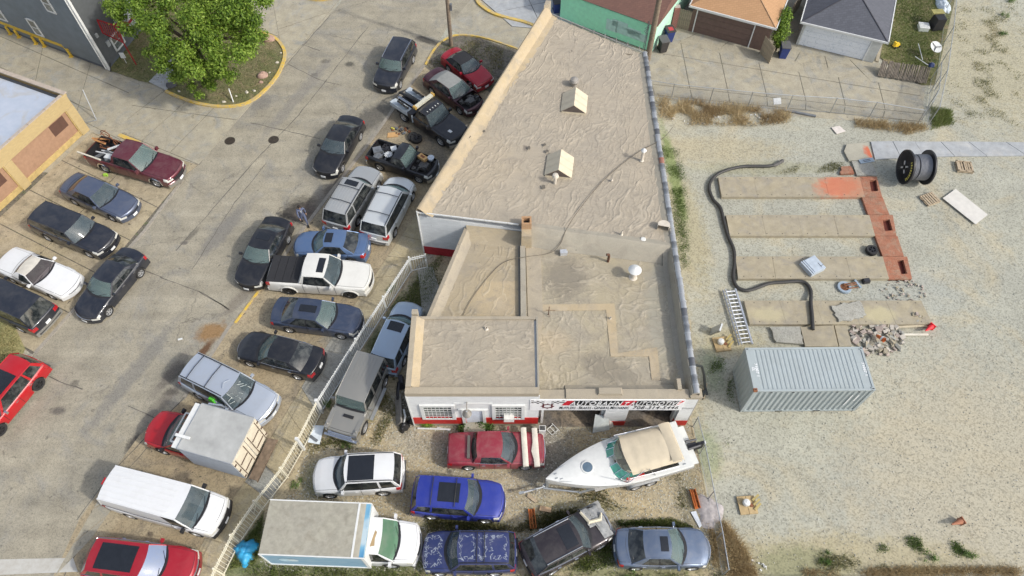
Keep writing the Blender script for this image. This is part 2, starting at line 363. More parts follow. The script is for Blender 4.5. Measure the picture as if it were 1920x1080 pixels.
for nm,quads in(('yard_path',[[(783,505),(812,500),(826,548),(788,556)],[(788,556),(826,548),(850,620),(797,640)]]),('house_path',[[(279,154),(311,121),(338,138),(312,171)],[(311,121),(350,80),(375,95),(338,138)]]),):
 par=bpy.data.objects.new(nm,None);COL.objects.link(par);par['kind']='structure'
 for q in quads:slab('slab',[P3(*p)for p in q],.045,grey_m if nm=='house_path' else oldg_m,par)
slabgrid('island_pavement',[(900,-2),(960,50),(1075,60),(1050,-60)],2,2,.05,grey_m)
wl=[(1640,300),(1689,297),(1734,295),(1790,294),(1850,293.5),(1925,293),(2010,292),(2120,291),(2240,290)]
wh=[(1632,266),(1673,265),(1714,266),(1763,266),(1815,266),(1885,267),(1975,268),(2080,268),(2195,268)]
par=bpy.data.objects.new('slab_walk',None);COL.objects.link(par);par['kind']='structure'
for i in range(len(wl)-1):slab('slab',[P3(*wl[i]),P3(*wl[i+1]),P3(*wh[i+1]),P3(*wh[i])],.05+rng.uniform(-.01,.01),grey_m,par,.015)
yel=NG('worn_yellow_kerb_paint')
yf=yel.ramp(yel.noise(3.5,6,.7),(.40,0.),(.62,1.))
yel.set(Base_Color=yel.mix(yf,(.62,.42,.06),(.42,.34,.20)),Roughness=.8);yel=yel.mat
kerb_m=groundmat('kerb_concrete',(.33,.30,.25),(.28,.26,.22),grain=20,gvar=.2,bump=.2,stain=.4,pscale=.5)
def smoothpath(pts,n=6):
 out=[]
 for i in range(len(pts)-1):
  p0,p1,p2,p3=pts[max(i-1,0)],pts[i],pts[i+1],pts[min(i+2,len(pts)-1)]
  for k in range(n):
   t=k/n
   out.append(tuple(.5*((2*p1[a])+(-p0[a]+p2[a])*t+(2*p0[a]-5*p1[a]+4*p2[a]-p3[a])*t*t+(-p0[a]+3*p1[a]-3*p2[a]+p3[a])*t**3)for a in range(len(p1))))
 out.append(tuple(pts[-1]));return out
def ribbon(m,pts,w_,z0,z1,mi=0):
 n=len(pts);L_=[];R_=[]
 for i in range(n):
  a,b=Vector(pts[max(i-1,0)]),Vector(pts[min(i+1,n-1)]);d=(b-a).normalized();nn=Vector((-d.y,d.x))*w_/2;p=Vector(pts[i]);L_.append(p+nn);R_.append(p-nn)
 vs=[];fs=[]
 for l,r in zip(L_,R_):vs+=[(l.x,l.y,z0),(l.x,l.y,z1),(r.x,r.y,z1),(r.x,r.y,z0)]
 for i in range(n-1):
  for k in range(3):fs.append((i*4+k,i*4+k+1,(i+1)*4+k+1,(i+1)*4+k))
 fs+=[(3,2,1,0),tuple((n-1)*4+k for k in range(4))]
 m.add(vs,fs,mi)
def kerb(name,px,w_=.22,h=.12,mat=None,smooth=True,z0=-.03):
 pts=[P3(*p)for p in px]
 if smooth:pts=smoothpath(pts,5)
 m=MB();ribbon(m,pts,w_,z0,h);return struct(m.build(name,mat or yel))
kerb('yellow_kerb',[(311,172),(338,184),(368,194),(402,200),(440,200),(470,191),(496,171),(521,141),(534,108),(530,88),(514,71),(494,63),(470,50),(440,20)])
kerb('yellow_kerb',[(891,-30),(894,0),(905,14),(924,26),(952,35),(984,43),(1012,54),(1040,66)],w_=.26,h=.14)
kerb('yellow_kerb',[(798,122),(808,103),(822,84),(843,70),(866,66),(900,70),(935,80),(972,93),(1000,104)],w_=.14,h=.08)
kerb('yellow_kerb',[(540,-12),(570,-3),(600,1),(630,-4),(660,-18)],w_=.24,h=.14)
kerb('yellow_kerb',[(223,253),(240,260),(262,268)],w_=.30,h=.05)
kerb('kerb',[(345,745),(430,612),(440,600)],w_=.2,h=.02,mat=kerb_m,smooth=False)
kerb('yellow_kerb',[(441,606),(458,583),(478,555),(502,525)],w_=.13,h=.05,smooth=False)
kerb('kerb',[(503,522),(560,441),(620,361),(690,271),(760,173),(800,116)],w_=.22,h=.025,mat=kerb_m,smooth=False)
kerb('kerb',[(343,336),(270,434),(130,590),(66,662)],w_=.22,h=.022,mat=kerb_m,smooth=False)
kerb('kerb',[(60,664),(-60,800),(-260,1045)],w_=.2,h=.05,mat=kerb_m,smooth=False)
slabgrid('gutter_strip',[(100,1084),(208,894),(262,880),(172,1010)],3,1,.004,conc_m)
def seam(par,px,w_=.055,z=.0005,mat=None,nm='tar_seam'):
 pts=[]
 q=[P3(*p)for p in px]
 for i in range(len(q)-1):
  a,b=Vector(q[i]),Vector(q[i+1]);n_=max(2,int((b-a).length/.5));d=(b-a).normalized();nn=Vector((-d.y,d.x))
  for k in range(n_):p=a.lerp(b,k/n_)+nn*rng.uniform(-.03,.03);pts.append((p.x,p.y))
 pts.append(q[-1]);m=MB();n=len(pts)
 for i in range(n-1):
  a,b=Vector(pts[i]),Vector(pts[i+1]);d=(b-a).normalized();nn=Vector((-d.y,d.x))*w_/2*rng.uniform(.5,1.2)
  m.add([(a.x+nn.x,a.y+nn.y,z),(b.x+nn.x,b.y+nn.y,z),(b.x-nn.x,b.y-nn.y,z),(a.x-nn.x,a.y-nn.y,z)],[(3,2,1,0)])
 return m.build(nm,mat or pm('tar_joint',(.11,.10,.085),.9),par)
for ln in([(690,50),(620,140),(560,215),(480,300),(330,470)],[(373,309),(440,227),(527,133),(620,27)],[(540,120),(600,150),(640,160)],[(372,545),(430,580),(420,575)],[(300,520),(372,547),(425,577)],[(60,690),(110,715),(155,730)],[(500,60),(600,95)],[(255,500),(305,520)],[(240,760),(305,792)],[(360,505),(440,380),(500,305)],[(470,230),(600,260)],[(555,90),(498,170)],[(145,975),(205,890),(350,740)],[(120,1080),(178,970),(240,880),(275,840)]):
 seam(street,ln)
m=MB();q=[P3(*p)for p in((-60,1050),(137,1046),(146,1072),(-60,1080))];m.add([(x,y,.001)for x,y in q],[(3,2,1,0)])
wpnt=NG('worn_road_paint');wpnt.set(Base_Color=wpnt.mix(wpnt.ramp(wpnt.noise(3,6,.7),(.40,0.),(.7,.8)),(.46,.455,.42),(.36,.33,.28)),Roughness=.8)
m.build('crosswalk_bar',wpnt.mat,street)
def manhole(u,v,mt,nm,lab):
 q=at(u,v);m=MB();m.lathe([(.36,-.02),(.36,.006),(.32,.010)],n=24)
 if nm=='drain_grate':
  m.lathe([(.32,.004),(.001,.004)],n=24)
  for k in range(-4,5):y=k*.068;m.box((0,y,.012),(2*math.sqrt(.31**2-y*y),.03,.012))
 else:
  m.lathe([(.32,.010),(.001,.012)],n=24)
  for k in range(8):a=k*math.pi/4;m.box((.2*math.cos(a),.2*math.sin(a),.016),(.14,.03,.008),rz=a)
 tag(m.build(nm,mt,loc=(q.x,q.y,0),rot=(0,0,R(30))),lab,'manhole cover')
iron=pm('cast_iron',(.055,.045,.035),.7,.3,var=.3,bump=.3)
manhole(431,264,iron,'drain_grate','slotted round iron grate, left of the two covers in the street')
manhole(513,262,iron,'manhole_cover','solid dark brown manhole cover, right of the two covers in the street')
# ============================================================ the workshop building
def foam(name,c1,c2,dirx=0.0,sc=(1.9,.5),patches=None,amt=.9,fine=1.0):
 g=NG(name)
 nz=g.n('VectorMath',{'operation':'SCALE'},i0=g.noise(1.1,4,.6,out=1),Scale=.55).outputs[0]
 v=g.n('VectorMath',{'operation':'ADD'},i0=g.map(dirx,(sc[0],sc[1],1)),i1=nz).outputs[0]
 n1=g.n('TexNoise',Vector=v,Scale=1.15,Detail=3.0,Roughness=.5).outputs[0]
 r1=g.ramp(g.math('ABSOLUTE',g.math('SUBTRACT',n1,.5)),(.0,1.),(.045,0.))
 v2=g.n('VectorMath',{'operation':'ADD'},i0=g.map(dirx+.5,(sc[0]*2.0,sc[1]*2.2,1),(5,3,0)),i1=nz).outputs[0]
 n2=g.n('TexNoise',Vector=v2,Scale=1.5,Detail=3.0,Roughness=.55).outputs[0]
 r2=g.ramp(g.math('ABSOLUTE',g.math('SUBTRACT',n2,.5)),(.0,1.),(.06,0.))
 m1=g.ramp(g.noise(.35,3,.5,vec=g.map(loc=(9,4,0))),(.36,.15),(.58,1.));m2=g.ramp(g.noise(.3,3,.5,vec=g.map(loc=(2,8,0))),(.44,.05),(.6,1.))
 h=g.math('ADD',g.math('MULTIPLY',r1,m1),g.math('MULTIPLY',g.math('MULTIPLY',r2,m2),.7))
 c=g.mix(g.ramp(g.noise(.28,5,.6,1.),(.38,0.),(.62,1.)),c1,c2)
 c=g.mix(g.ramp(g.noise(1.1,6,.75,.5),(.50,0.),(.70,.7)),c,(.25,.225,.185))
 c=g.mix(g.ramp(g.noise(22,3,.7),(.35,.35),(.65,0.)),c,(.22,.19,.14))
 c=g.mix(g.math('MULTIPLY',h,.2),c,(.52,.45,.34))
 c=g.mix(g.ramp(g.vor(1.3,vec=g.map(loc=(3,1,0))),(.03,.8),(.06,0.)),c,(.16,.15,.12))
 if patches:c=patches(g,c)
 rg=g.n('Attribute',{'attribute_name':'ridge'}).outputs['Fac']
 c=g.mix(g.ramp(rg,(.05,0.),(.28,.26),(.55,0.)),c,(.20,.17,.125));c=g.mix(g.ramp(rg,(.5,0.),(.9,.26)),c,(.50,.44,.34))  # ridge shading painted into the colour: flanks darkened, then crests lightened
 h2=g.math('ADD',g.math('MULTIPLY',h,1.0),g.math('MULTIPLY',g.noise(9,5,.65),.12*fine))
 g.set(Base_Color=c,Roughness=.75,Specular_IOR_Level=.3,Normal=g.bump(h2,amt*.3,.02))
 return g.mat
def spz(u,v,z,rx,ry,a,col,st):q=at(u,v,z);return(q.x,q.y,rx,ry,R(a),col,st)
def vnz(x,y,seed):
 r_=np.random.default_rng(seed);L_=r_.random((64,64));xi=np.floor(x).astype(int);yi=np.floor(y).astype(int);fx=x-xi;fy=y-yi;fx=fx*fx*(3-2*fx);fy=fy*fy*(3-2*fy)
 g_=lambda a,b:L_[a%64,b%64]
 return(g_(xi,yi)*(1-fx)+g_(xi+1,yi)*fx)*(1-fy)+(g_(xi,yi+1)*(1-fx)+g_(xi+1,yi+1)*fx)*fy
def fbm(x,y,seed,o=3):return sum(vnz(x*2**k,y*2**k,seed+k)*.5**k for k in range(o))/sum(.5**k for k in range(o))
def wrinkled(nm,c00,c10,c11,c01,z00,z10,fields,mat,cell=.042):
 """sprayed foam skin: ridges raised as real relief. fields: (angle, along, across, width, height, seed, masklo)"""
 c=[np.array(p[:2],float)for p in(c00,c10,c11,c01)];nu=int(max(np.linalg.norm(c[1]-c[0]),np.linalg.norm(c[2]-c[3]))/cell);nv=int(max(np.linalg.norm(c[3]-c[0]),np.linalg.norm(c[2]-c[1]))/cell)
 s,t=np.meshgrid(np.linspace(0,1,nu+1),np.linspace(0,1,nv+1));X=(1-t)*((1-s)*c[0][0]+s*c[1][0])+t*((1-s)*c[3][0]+s*c[2][0]);Y=(1-t)*((1-s)*c[0][1]+s*c[1][1])+t*((1-s)*c[3][1]+s*c[2][1])
 Z=z00+(z10-z00)*s+.03*(fbm(X*.3,Y*.3,50)-.5)
 wx,wy=fbm(X*.8,Y*.8,71)-.5,fbm(X*.8+9,Y*.8,83)-.5
 RG=np.zeros_like(X)
 for an,al,ac,wd,ht_,sd_,lo in fields:
  u_=X*math.cos(an)+Y*math.sin(an)+wx*.8;v_=-X*math.sin(an)+Y*math.cos(an)+wy*.8
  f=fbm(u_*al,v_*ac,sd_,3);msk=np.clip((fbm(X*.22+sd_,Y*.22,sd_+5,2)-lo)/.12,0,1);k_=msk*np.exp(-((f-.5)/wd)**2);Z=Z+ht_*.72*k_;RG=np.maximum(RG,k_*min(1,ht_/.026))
 ed_=np.minimum(np.minimum(s*nu,(1-s)*nu),np.minimum(t*nv,(1-t)*nv));Z=z00+(z10-z00)*s+(Z-(z00+(z10-z00)*s))*np.clip(ed_/5,0,1)
 me=bpy.data.meshes.new(nm);V_=np.stack([X,Y,Z],2).reshape(-1,3);i=np.arange(nv)[:,None]*(nu+1)+np.arange(nu)[None];F=np.stack([i,i+1,i+nu+2,i+nu+1],2).reshape(-1,4)
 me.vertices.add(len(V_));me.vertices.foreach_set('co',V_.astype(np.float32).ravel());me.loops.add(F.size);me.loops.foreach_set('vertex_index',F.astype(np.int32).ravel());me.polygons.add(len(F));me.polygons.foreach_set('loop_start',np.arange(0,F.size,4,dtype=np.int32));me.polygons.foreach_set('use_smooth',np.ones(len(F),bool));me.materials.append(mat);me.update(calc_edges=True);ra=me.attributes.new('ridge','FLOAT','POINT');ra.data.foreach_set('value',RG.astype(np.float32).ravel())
 o=bpy.data.objects.new(nm,me);COL.objects.link(o);o.parent=bld;return o
T1,T2=(.385,.335,.26),(.345,.305,.245)
GRIME=(.24,.215,.18)
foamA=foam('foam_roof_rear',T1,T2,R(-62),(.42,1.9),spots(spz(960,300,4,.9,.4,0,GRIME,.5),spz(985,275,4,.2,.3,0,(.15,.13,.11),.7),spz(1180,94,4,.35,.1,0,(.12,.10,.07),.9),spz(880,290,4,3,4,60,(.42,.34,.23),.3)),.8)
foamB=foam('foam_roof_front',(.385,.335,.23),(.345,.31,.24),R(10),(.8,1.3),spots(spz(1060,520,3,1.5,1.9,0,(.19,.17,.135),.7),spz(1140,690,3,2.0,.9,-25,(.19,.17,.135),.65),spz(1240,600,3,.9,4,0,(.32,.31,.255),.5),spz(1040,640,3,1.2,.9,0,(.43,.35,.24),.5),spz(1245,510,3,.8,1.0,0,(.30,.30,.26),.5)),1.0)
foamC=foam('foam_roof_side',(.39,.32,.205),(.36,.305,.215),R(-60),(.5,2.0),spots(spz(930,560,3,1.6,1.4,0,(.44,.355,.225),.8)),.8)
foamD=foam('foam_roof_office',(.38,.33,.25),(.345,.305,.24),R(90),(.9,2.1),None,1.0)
foamE=foam('foam_edge',(.40,.345,.255),(.36,.315,.24),0,(.3,.3),None,.15,.4)
foamP=foam('foam_patch',(.46,.365,.225),(.43,.35,.235),0,(.3,.3),None,.2,.6)
foamG=foam('foam_grey_edge',(.36,.335,.27),(.33,.305,.25),0,(.3,.3),None,.15,.4)
def brickmat(name,base,mortar,peel=None,sc=1.0,hr=.075):
 g=NG(name)
 geo=g.n('NewGeometry');sx=g.n('SeparateXYZ',Vector=g.co)
 al=g.math('ADD',sx.outputs[0],sx.outputs[1])
 v=g.n('CombineXYZ',X=al,Y=sx.outputs[2],Z=0.0).outputs[0]
 b=g.n('TexBrick',Vector=v,Scale=1.0,Mortar_Size=.008,Brick_Width=.22,Row_Height=hr,Color1=base,Color2=tuple(c*.88 for c in base),Mortar=mortar)
 c=g.mix(g.ramp(g.noise(1.5,6,.7),(.5,0.),(.75,.45)),b.outputs[0],tuple(c_*.72 for c_ in base))
 if peel:c=g.mix(g.ramp(g.noise(7,4,.7,.5,vec=g.map(scale=(1,1,1.8))),(.66,0.),(.69,.8)),c,peel)
 g.set(Base_Color=c,Roughness=.8,Normal=g.bump(b.outputs[1],-.4,.02));return g.mat
whiteb=brickmat('white_painted_brick',(.66,.68,.68),(.56,.58,.58),(.20,.19,.18))
whitew=brickmat('white_front_wall',(.70,.71,.70),(.60,.61,.61))
redw=pm('red_painted_base',(.50,.022,.018),.55,var=.2,bump=.2)
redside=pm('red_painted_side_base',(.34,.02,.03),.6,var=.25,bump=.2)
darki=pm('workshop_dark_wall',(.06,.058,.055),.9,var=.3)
floori=groundmat('workshop_floor_surface',(.30,.24,.17),(.13,.12,.11),(.08,.075,.07),grain=12,gvar=.4,bump=.4,stain=.6,pscale=.4)
bld=thing('auto_shop_building','wedge shaped auto repair shop with tan foam roofs and white and red walls','building',(0,0,0))
XR=9.05;YF=14.15
def part(nm,m,mat,smooth=False,par=None):return m.build(nm,mat,par or bld,smooth)
A_sw=Vector((-5.30,25.18));A_nw=Vector((2.28,42.7));A_ne=Vector((8.85,38.95));A_se=Vector((8.85,23.05));A_mid=A_sw.lerp(A_se,.415)
zW,zE=4.15,3.72
m=MB();m.prism([A_sw,A_nw,(XR,A_ne.y),(XR,A_se.y)],0,[3.62,3.62,3.3,3.3]);part('wall',m,whiteb)
N1,N2=12,14
rows=[]
for i in range(N1+1):
 s=i/N1;a=A_sw.lerp(A_nw,s);b=A_se.lerp(A_ne,s)
 rows.append([(a.lerp(b,k/N2).x,a.lerp(b,k/N2).y,lerp(4.02,3.55,k/N2)+.05*math.sin(i*1.3+k*.9)*.5)for k in range(N2+1)])if False else rows.append([(lerp(a.x,b.x,k/N2),lerp(a.y,b.y,k/N2),4.02+(3.55-4.02)*k/N2+.015*math.sin(i*1.3+k*.9))for k in range(N2+1)])
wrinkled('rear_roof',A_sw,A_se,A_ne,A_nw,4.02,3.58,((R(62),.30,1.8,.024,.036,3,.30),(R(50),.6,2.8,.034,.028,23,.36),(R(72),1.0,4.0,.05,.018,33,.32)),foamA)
m=MB();rows=[]
dn=(A_nw-A_sw).normalized();nr=Vector((dn.y,-dn.x))
for k in range(13):
 p=A_sw.lerp(A_nw,k/12);h=.10+.32*k/12
 rows.append([(p.x-nr.x*.02,p.y-nr.y*.02,3.2),(p.x-nr.x*.03,p.y-nr.y*.03,4.15+h),(p.x+nr.x*.06,p.y+nr.y*.06,4.2+h),(p.x+nr.x*.24,p.y+nr.y*.24,4.18+h*.9),(p.x+nr.x*.55,p.y+nr.y*.55,4.04),(p.x+nr.x*.95,p.y+nr.y*.95,3.97)])
m.grid(rows,flip=False);part('west_parapet',m,foamP,True)
m=MB();p=A_nw;m.prism([(p.x-.1,p.y-.3),(p.x+.25,p.y-.1),(p.x+.4,p.y+.25),(p.x+.05,p.y+.3)],3.9,4.85);part('corner_pier',m,foamE)
m=MB();m.tube([(A_nw.x+.3,A_nw.y-.05,4.1),(A_ne.x,A_ne.y+.05,3.66)],.04,5)
for k in range(9):
 q=A_nw.lerp(A_ne,(k+.5)/9);m.box((q.x,q.y,3.9),(.05,.05,.4))
part('gutter',m,pm('gutter_grey',(.25,.25,.24),.6))
m=MB();d=(A_se-A_sw).normalized();nn=Vector((d.y,-d.x))
def wallstrip(m,a,b,z0,z1,off):
 d_=(b-a).normalized();n_=Vector((d_.y,-d_.x))*off
 m.add([(a.x+n_.x,a.y+n_.y,z0),(b.x+n_.x,b.y+n_.y,z0),(b.x+n_.x,b.y+n_.y,z1),(a.x+n_.x,a.y+n_.y,z1),(a.x,a.y,z1),(b.x,b.y,z1)],[(0,1,2,3),(3,2,5,4)])
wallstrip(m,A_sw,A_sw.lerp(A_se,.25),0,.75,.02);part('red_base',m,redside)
m=MB();m.tube([(A_sw.x-.02,A_sw.y-.05,0),(A_sw.x-.02,A_sw.y-.05,4.1)],.045,6);part('downpipe',m,WHITEP)
m=MB()
for k in range(9):q=A_sw.lerp(A_mid,(k+.5)/9.3);m.box((q.x+nn.x*.05,q.y+nn.y*.05,4.0),(.62,.05,.10),rz=math.atan2(d.y,d.x))
part('edge_flashing',m,WHITEP)
m=MB();rows=[]
for k in range(11):
 s=lerp(.415,1.0,k/10);p=A_sw.lerp(A_se,s);z=lerp(4.05,3.62,s)
 rows.append([(p.x-nn.x*.35,p.y-nn.y*.35,z-.04),(p.x,p.y,z+.06),(p.x+nn.x*.12,p.y+nn.y*.12,z),(p.x+nn.x*.42,p.y+nn.y*.42,z-.45),(p.x+nn.x*.75,p.y+nn.y*.75,2.93)])
m.grid(rows,flip=True);part('roof_step',m,foamG,True)
m=MB()
m.box((XR-.12,(YF+.45+23.6)/2,1.75),(.24,23.6-YF-.45,3.5))
m.box((1.42,(18.4+YF)/2+.2,1.4),(.2,18.4-YF-.5,2.8));part('wall',m,whitew)
m=MB();m.add([(1.5,YF-.1,.012),(XR-.24,YF-.1,.012),(XR-.24,23,.012),(1.5,23,.012)],[(0,1,2,3)]);part('workshop_floor',m,floori)
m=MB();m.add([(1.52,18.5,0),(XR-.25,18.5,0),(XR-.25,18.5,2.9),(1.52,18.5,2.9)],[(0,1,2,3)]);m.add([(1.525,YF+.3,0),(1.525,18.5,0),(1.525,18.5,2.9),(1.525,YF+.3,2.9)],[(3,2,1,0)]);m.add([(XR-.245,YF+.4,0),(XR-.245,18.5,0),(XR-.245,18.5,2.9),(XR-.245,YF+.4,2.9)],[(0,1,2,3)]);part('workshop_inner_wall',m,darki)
m=MB()
m.box((5.27,YF+.2,.92),(1.14,.40,1.42));m.box((5.27,YF+.2,1.9),(1.14,.40,.5))
m.box((8.72,YF+.2,1.1),(.66,.40,1.1));m.box((8.72,YF+.2,1.95),(.66,.4,.6));part('door_pier',m,whitew)
m=MB();m.box((5.27,YF+.2,.26),(1.18,.44,.52));m.box((8.74,YF+.2,.30),(.66,.44,.60));part('pier_red_base',m,redw)
m=MB();m.box((1.55,YF+.25,1.25),(.12,.3,2.5));m.box((4.62,YF+.3,1.25),(.1,.2,2.0));m.box((5.9,YF+.3,1.25),(.08,.2,2.0));m.box((8.33,YF+.3,1.25),(.10,.25,2.3));part('door_jamb',m,WHITEP)
m=MB();m.box(((1.25+XR)/2,YF+.18,2.69),(XR-1.25,.36,1.18));part('fascia',m,whitew)
rows=[]
for i in range(15):
 y=lerp(YF+.45,23.65,i/14);rows.append([(lerp(1.26 if y<18.5 else .68,XR-.42,k/12),y,2.92+.02*math.sin(i*2.1+k)+(.0))for k in range(13)])
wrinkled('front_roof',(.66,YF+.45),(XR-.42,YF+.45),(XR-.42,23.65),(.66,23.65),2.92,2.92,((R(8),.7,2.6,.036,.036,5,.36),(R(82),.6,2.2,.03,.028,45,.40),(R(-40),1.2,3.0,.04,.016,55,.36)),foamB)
m=MB();m.prism([(.7,18.5),(XR-.4,18.5),(XR-.4,23.6),(.7,23.6)],0,2.85);part('wall',m,whiteb)
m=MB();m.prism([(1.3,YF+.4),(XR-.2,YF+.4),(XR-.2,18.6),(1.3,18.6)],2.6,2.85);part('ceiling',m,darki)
m=MB()
for x0,x1,h in((1.26,2.62,3.36),(2.62,7.1,3.44),(7.1,8.62,3.42),(8.62,XR+.16,3.50)):m.box(((x0+x1)/2,YF+.235,(h+3.283)/2),(x1-x0-.006,.49,h-3.283))
part('front_parapet',m,foamE)
m=MB();rows=[[(lerp(2.62,8.7,k/10),YF+.5+dy,z)for k in range(11)]for dy,z in((0,3.3),(.18,3.05),(.42,2.94))]
m.grid(rows);part('parapet_fillet',m,foamE,True)
m=MB();m.box((4.75,YF+.32,3.52),(1.2,.36,.14),taper=.9);m.box((8.15,YF+.70,3.25),(.22,.62,.62),taper=.9);part('parapet_block',m,foamE,True)
m=MB();rows=[]
for k in range(26):
 y=lerp(YF+.1,A_ne.y,k/25);lo=2.92 if y<22.4 else 3.56
 rows.append([(XR-.75,y,lo+.01),(XR-.5,y,lo+.07),(XR-.36,y,3.68),(XR-.02,y,3.70),(XR+.0,y,3.3)])
m.grid(rows);part('east_parapet',m,foamG,True)
m=MB();m.box((XR+.02,(YF+A_ne.y)/2,1.7),(.05,A_ne.y-YF,3.4));part('east_wall_face',m,brickmat('east_wall_brick',(.40,.37,.33),(.34,.32,.29)))
def patchpx(px,z,mat,nm='roof_patch'):
 m=MB();q=[at(u,v,z)for u,v in px];n=len(q)
 a=sum(q[i].x*q[(i+1)%n].y-q[(i+1)%n].x*q[i].y for i in range(n))
 if a<0:q=q[::-1]
 m.prism([(p.x,p.y)for p in q],z-.05,z,bottom=False);return part(nm,m,mat)
patchpx([(1013,571),(1152,569),(1159,662),(1232,651),(1238,712),(1222,712),(1217,668),(1145,668),(1136,581),(1013,583)],2.955,foamP)
patchpx([(895,528),(976,527),(980,590),(890,592)],2.875,foamP)
patchpx([(986,462),(1014,462),(1018,592),(1004,735),(998,735),(1004,597),(990,592)],2.965,foamE)
C0=Vector((-2.62,24.75));C1=Vector((-4.55,18.45));C2=Vector((.5,18.45));C3=Vector((.5,24.2))
m=MB();m.prism([C0,C1,C2,C3],0,2.8);part('wall',m,whiteb)
m=MB();rows=[]
for i in range(9):
 a=C0.lerp(C1,i/8);b=C3.lerp(C2,i/8);rows.append([(lerp(a.x,b.x,k/8),lerp(a.y,b.y,k/8),2.86+.012*math.sin(i+k*2))for k in range(9)])
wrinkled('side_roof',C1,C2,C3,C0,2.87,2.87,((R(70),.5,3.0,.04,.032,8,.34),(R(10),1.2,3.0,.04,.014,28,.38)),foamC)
m=MB();rows=[];dc=(C0-C1).normalized();nc=Vector((dc.y,-dc.x))
for k in range(9):
 p=C1.lerp(C0,k/8)
 rows.append([(p.x-nc.x*.06,p.y-nc.y*.06,0),(p.x-nc.x*.06,p.y-nc.y*.06,3.12),(p.x+nc.x*.14,p.y+nc.y*.14,3.14),(p.x+nc.x*.38,p.y+nc.y*.38,2.93),(p.x+nc.x*.6,p.y+nc.y*.6,2.87)])
m.grid(rows);part('side_parapet',m,foamE,True)
m=MB();rows=[]
for k in range(8):
 p=C0.lerp(C3,k/7);rows.append([(p.x+.2,p.y-.9,2.87),(p.x+.1,p.y-.35,2.98),(p.x,p.y+.08,3.35)])
m.grid(rows,flip=True);part('roof_fillet',m,foamC,True)
m=MB();m.box((.60,21.2,2.98),(.30,5.5,.34),taper=.96);part('dividing_parapet',m,foamG,True)
m=MB();m.box((.39,21.3,2.90),(.07,5.3,.05));part('drain_channel',m,pm('dark_flashing',(.20,.19,.17),.7))
X0,X1,Y0,Y1=-5.06,1.24,YF,18.42
m=MB();m.prism([(X0,Y0+.02),(X1,Y0+.02),(X1,Y1),(X0,Y1)],0,3.78);part('wall',m,whiteb)
rows=[[(lerp(X0+.3,X1-.12,k/10),lerp(Y0+.2,Y1-.1,i/8),3.84+.01*math.sin(i*3+k))for k in range(11)]for i in range(9)]
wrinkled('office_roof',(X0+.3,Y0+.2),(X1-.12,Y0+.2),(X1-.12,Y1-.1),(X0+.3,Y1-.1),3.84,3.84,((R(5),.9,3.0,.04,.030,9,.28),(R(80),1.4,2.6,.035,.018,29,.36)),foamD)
m=MB();m.box(((X0+X1)/2,Y0+.10,3.93),(X1-X0+.08,.34,.34));m.box(((X0+X1)/2,Y1-.06,3.84),(X1-X0,.16,.16));m.box((X0+.12,(Y0+Y1)/2+.05,4.0),(.26,Y1-Y0-.36,.50));m.box((X0+.14,Y1+.05,4.05),(.3,.28,.6));part('office_parapet',m,foamE)
m=MB();rows=[[(X0+.25+dx,lerp(Y0+.27,Y1-.14,k/6),z)for k in range(7)]for dx,z in((0,4.22),(.16,4.05),(.36,3.86))]
m.grid(rows,flip=True);part('office_fillet',m,foamP,True)
m=MB();m.box((X1+.03,(Y0+Y1)/2+.1,3.4),(.08,Y1-Y0-.2,1.06));part('office_side_edge',m,foamG)
yf=Y0-.04
m=MB()
def wq(x0,x1,z0,z1,t=.06,yy=None):m.box(((x0+x1)/2,(yy or yf)+t/2,(z0+z1)/2),(x1-x0,t,z1-z0))
WINS=((-4.42,-2.98),(-.86,.50));DR=(-2.36,-1.50)
wq(X0,X1+.1,2.66,3.74);wq(X0,-4.42,1.1,2.66);wq(-2.98,DR[0],1.1,2.66);wq(DR[1],-.86,1.1,2.66);wq(.50,X1+.1,1.1,2.66);wq(DR[0],DR[1],2.12,2.66)
part('front_wall',m,whitew)
m=MB();wq(X0,DR[0],.34,1.1,.10,yf-.03);wq(DR[1],X1+.1,.34,1.1,.10,yf-.03);part('red_base',m,redw)
m=MB();wq(X0,X1,0,.34,.05,yf);m.box((-1.93,YF-.35,.22),(1.1,.7,.44));part('foundation',m,conc_m)
m=MB();m.box((X0-.03,YF-.03,1.9),(.07,.09,3.8));part('corner_trim',m,WHITEP)
cur=pm('window_curtain',(.55,.55,.52),.9,var=.3,scale=6);wglass=pm('window_glass',(.16,.18,.17),.1,var=.6,scale=3,coat=.4)
for a,b in WINS:
 f=MB()
 for x0,x1,z0,z1 in((a-.14,b+.14,2.62,2.76),(a-.14,a+.02,1.08,2.62),(b-.02,b+.14,1.08,2.62),(a-.14,b+.14,1.0,1.09)):f.box(((x0+x1)/2,yf-.03,(z0+z1)/2),(x1-x0,.10,z1-z0))
 fo=f.build('window',WHITEP,bld)
 g=MB();g.box(((a+b)/2,yf+.055,1.85),(b-a,.02,1.56));g.build('pane',wglass,fo)
 g=MB();nv=7
 for k in range(nv+1):x=lerp(a+.03,b-.03,k/nv);g.box((x,yf-.06,1.85),(.022,.02,1.5))
 for k in range(6):g.box(((a+b)/2,yf-.06,lerp(1.14,2.55,k/5)),(b-a,.02,.022))
 g.build('window_bars',WHITEP,fo)
m=MB();m.box((-.15,yf-.12,1.38),(.52,.34,.38));part('window_air_conditioner',m,pm('ac_housing',(.68,.67,.62),.6))
m=MB();m.box((-1.93,yf+.03,1.28),(.84,.05,1.62));o=part('door',m,pm('office_door',(.62,.67,.74),.45));m=MB();m.box((-2.25,yf-.02,1.25),(.05,.06,.12));m.build('handle',STEEL,o)
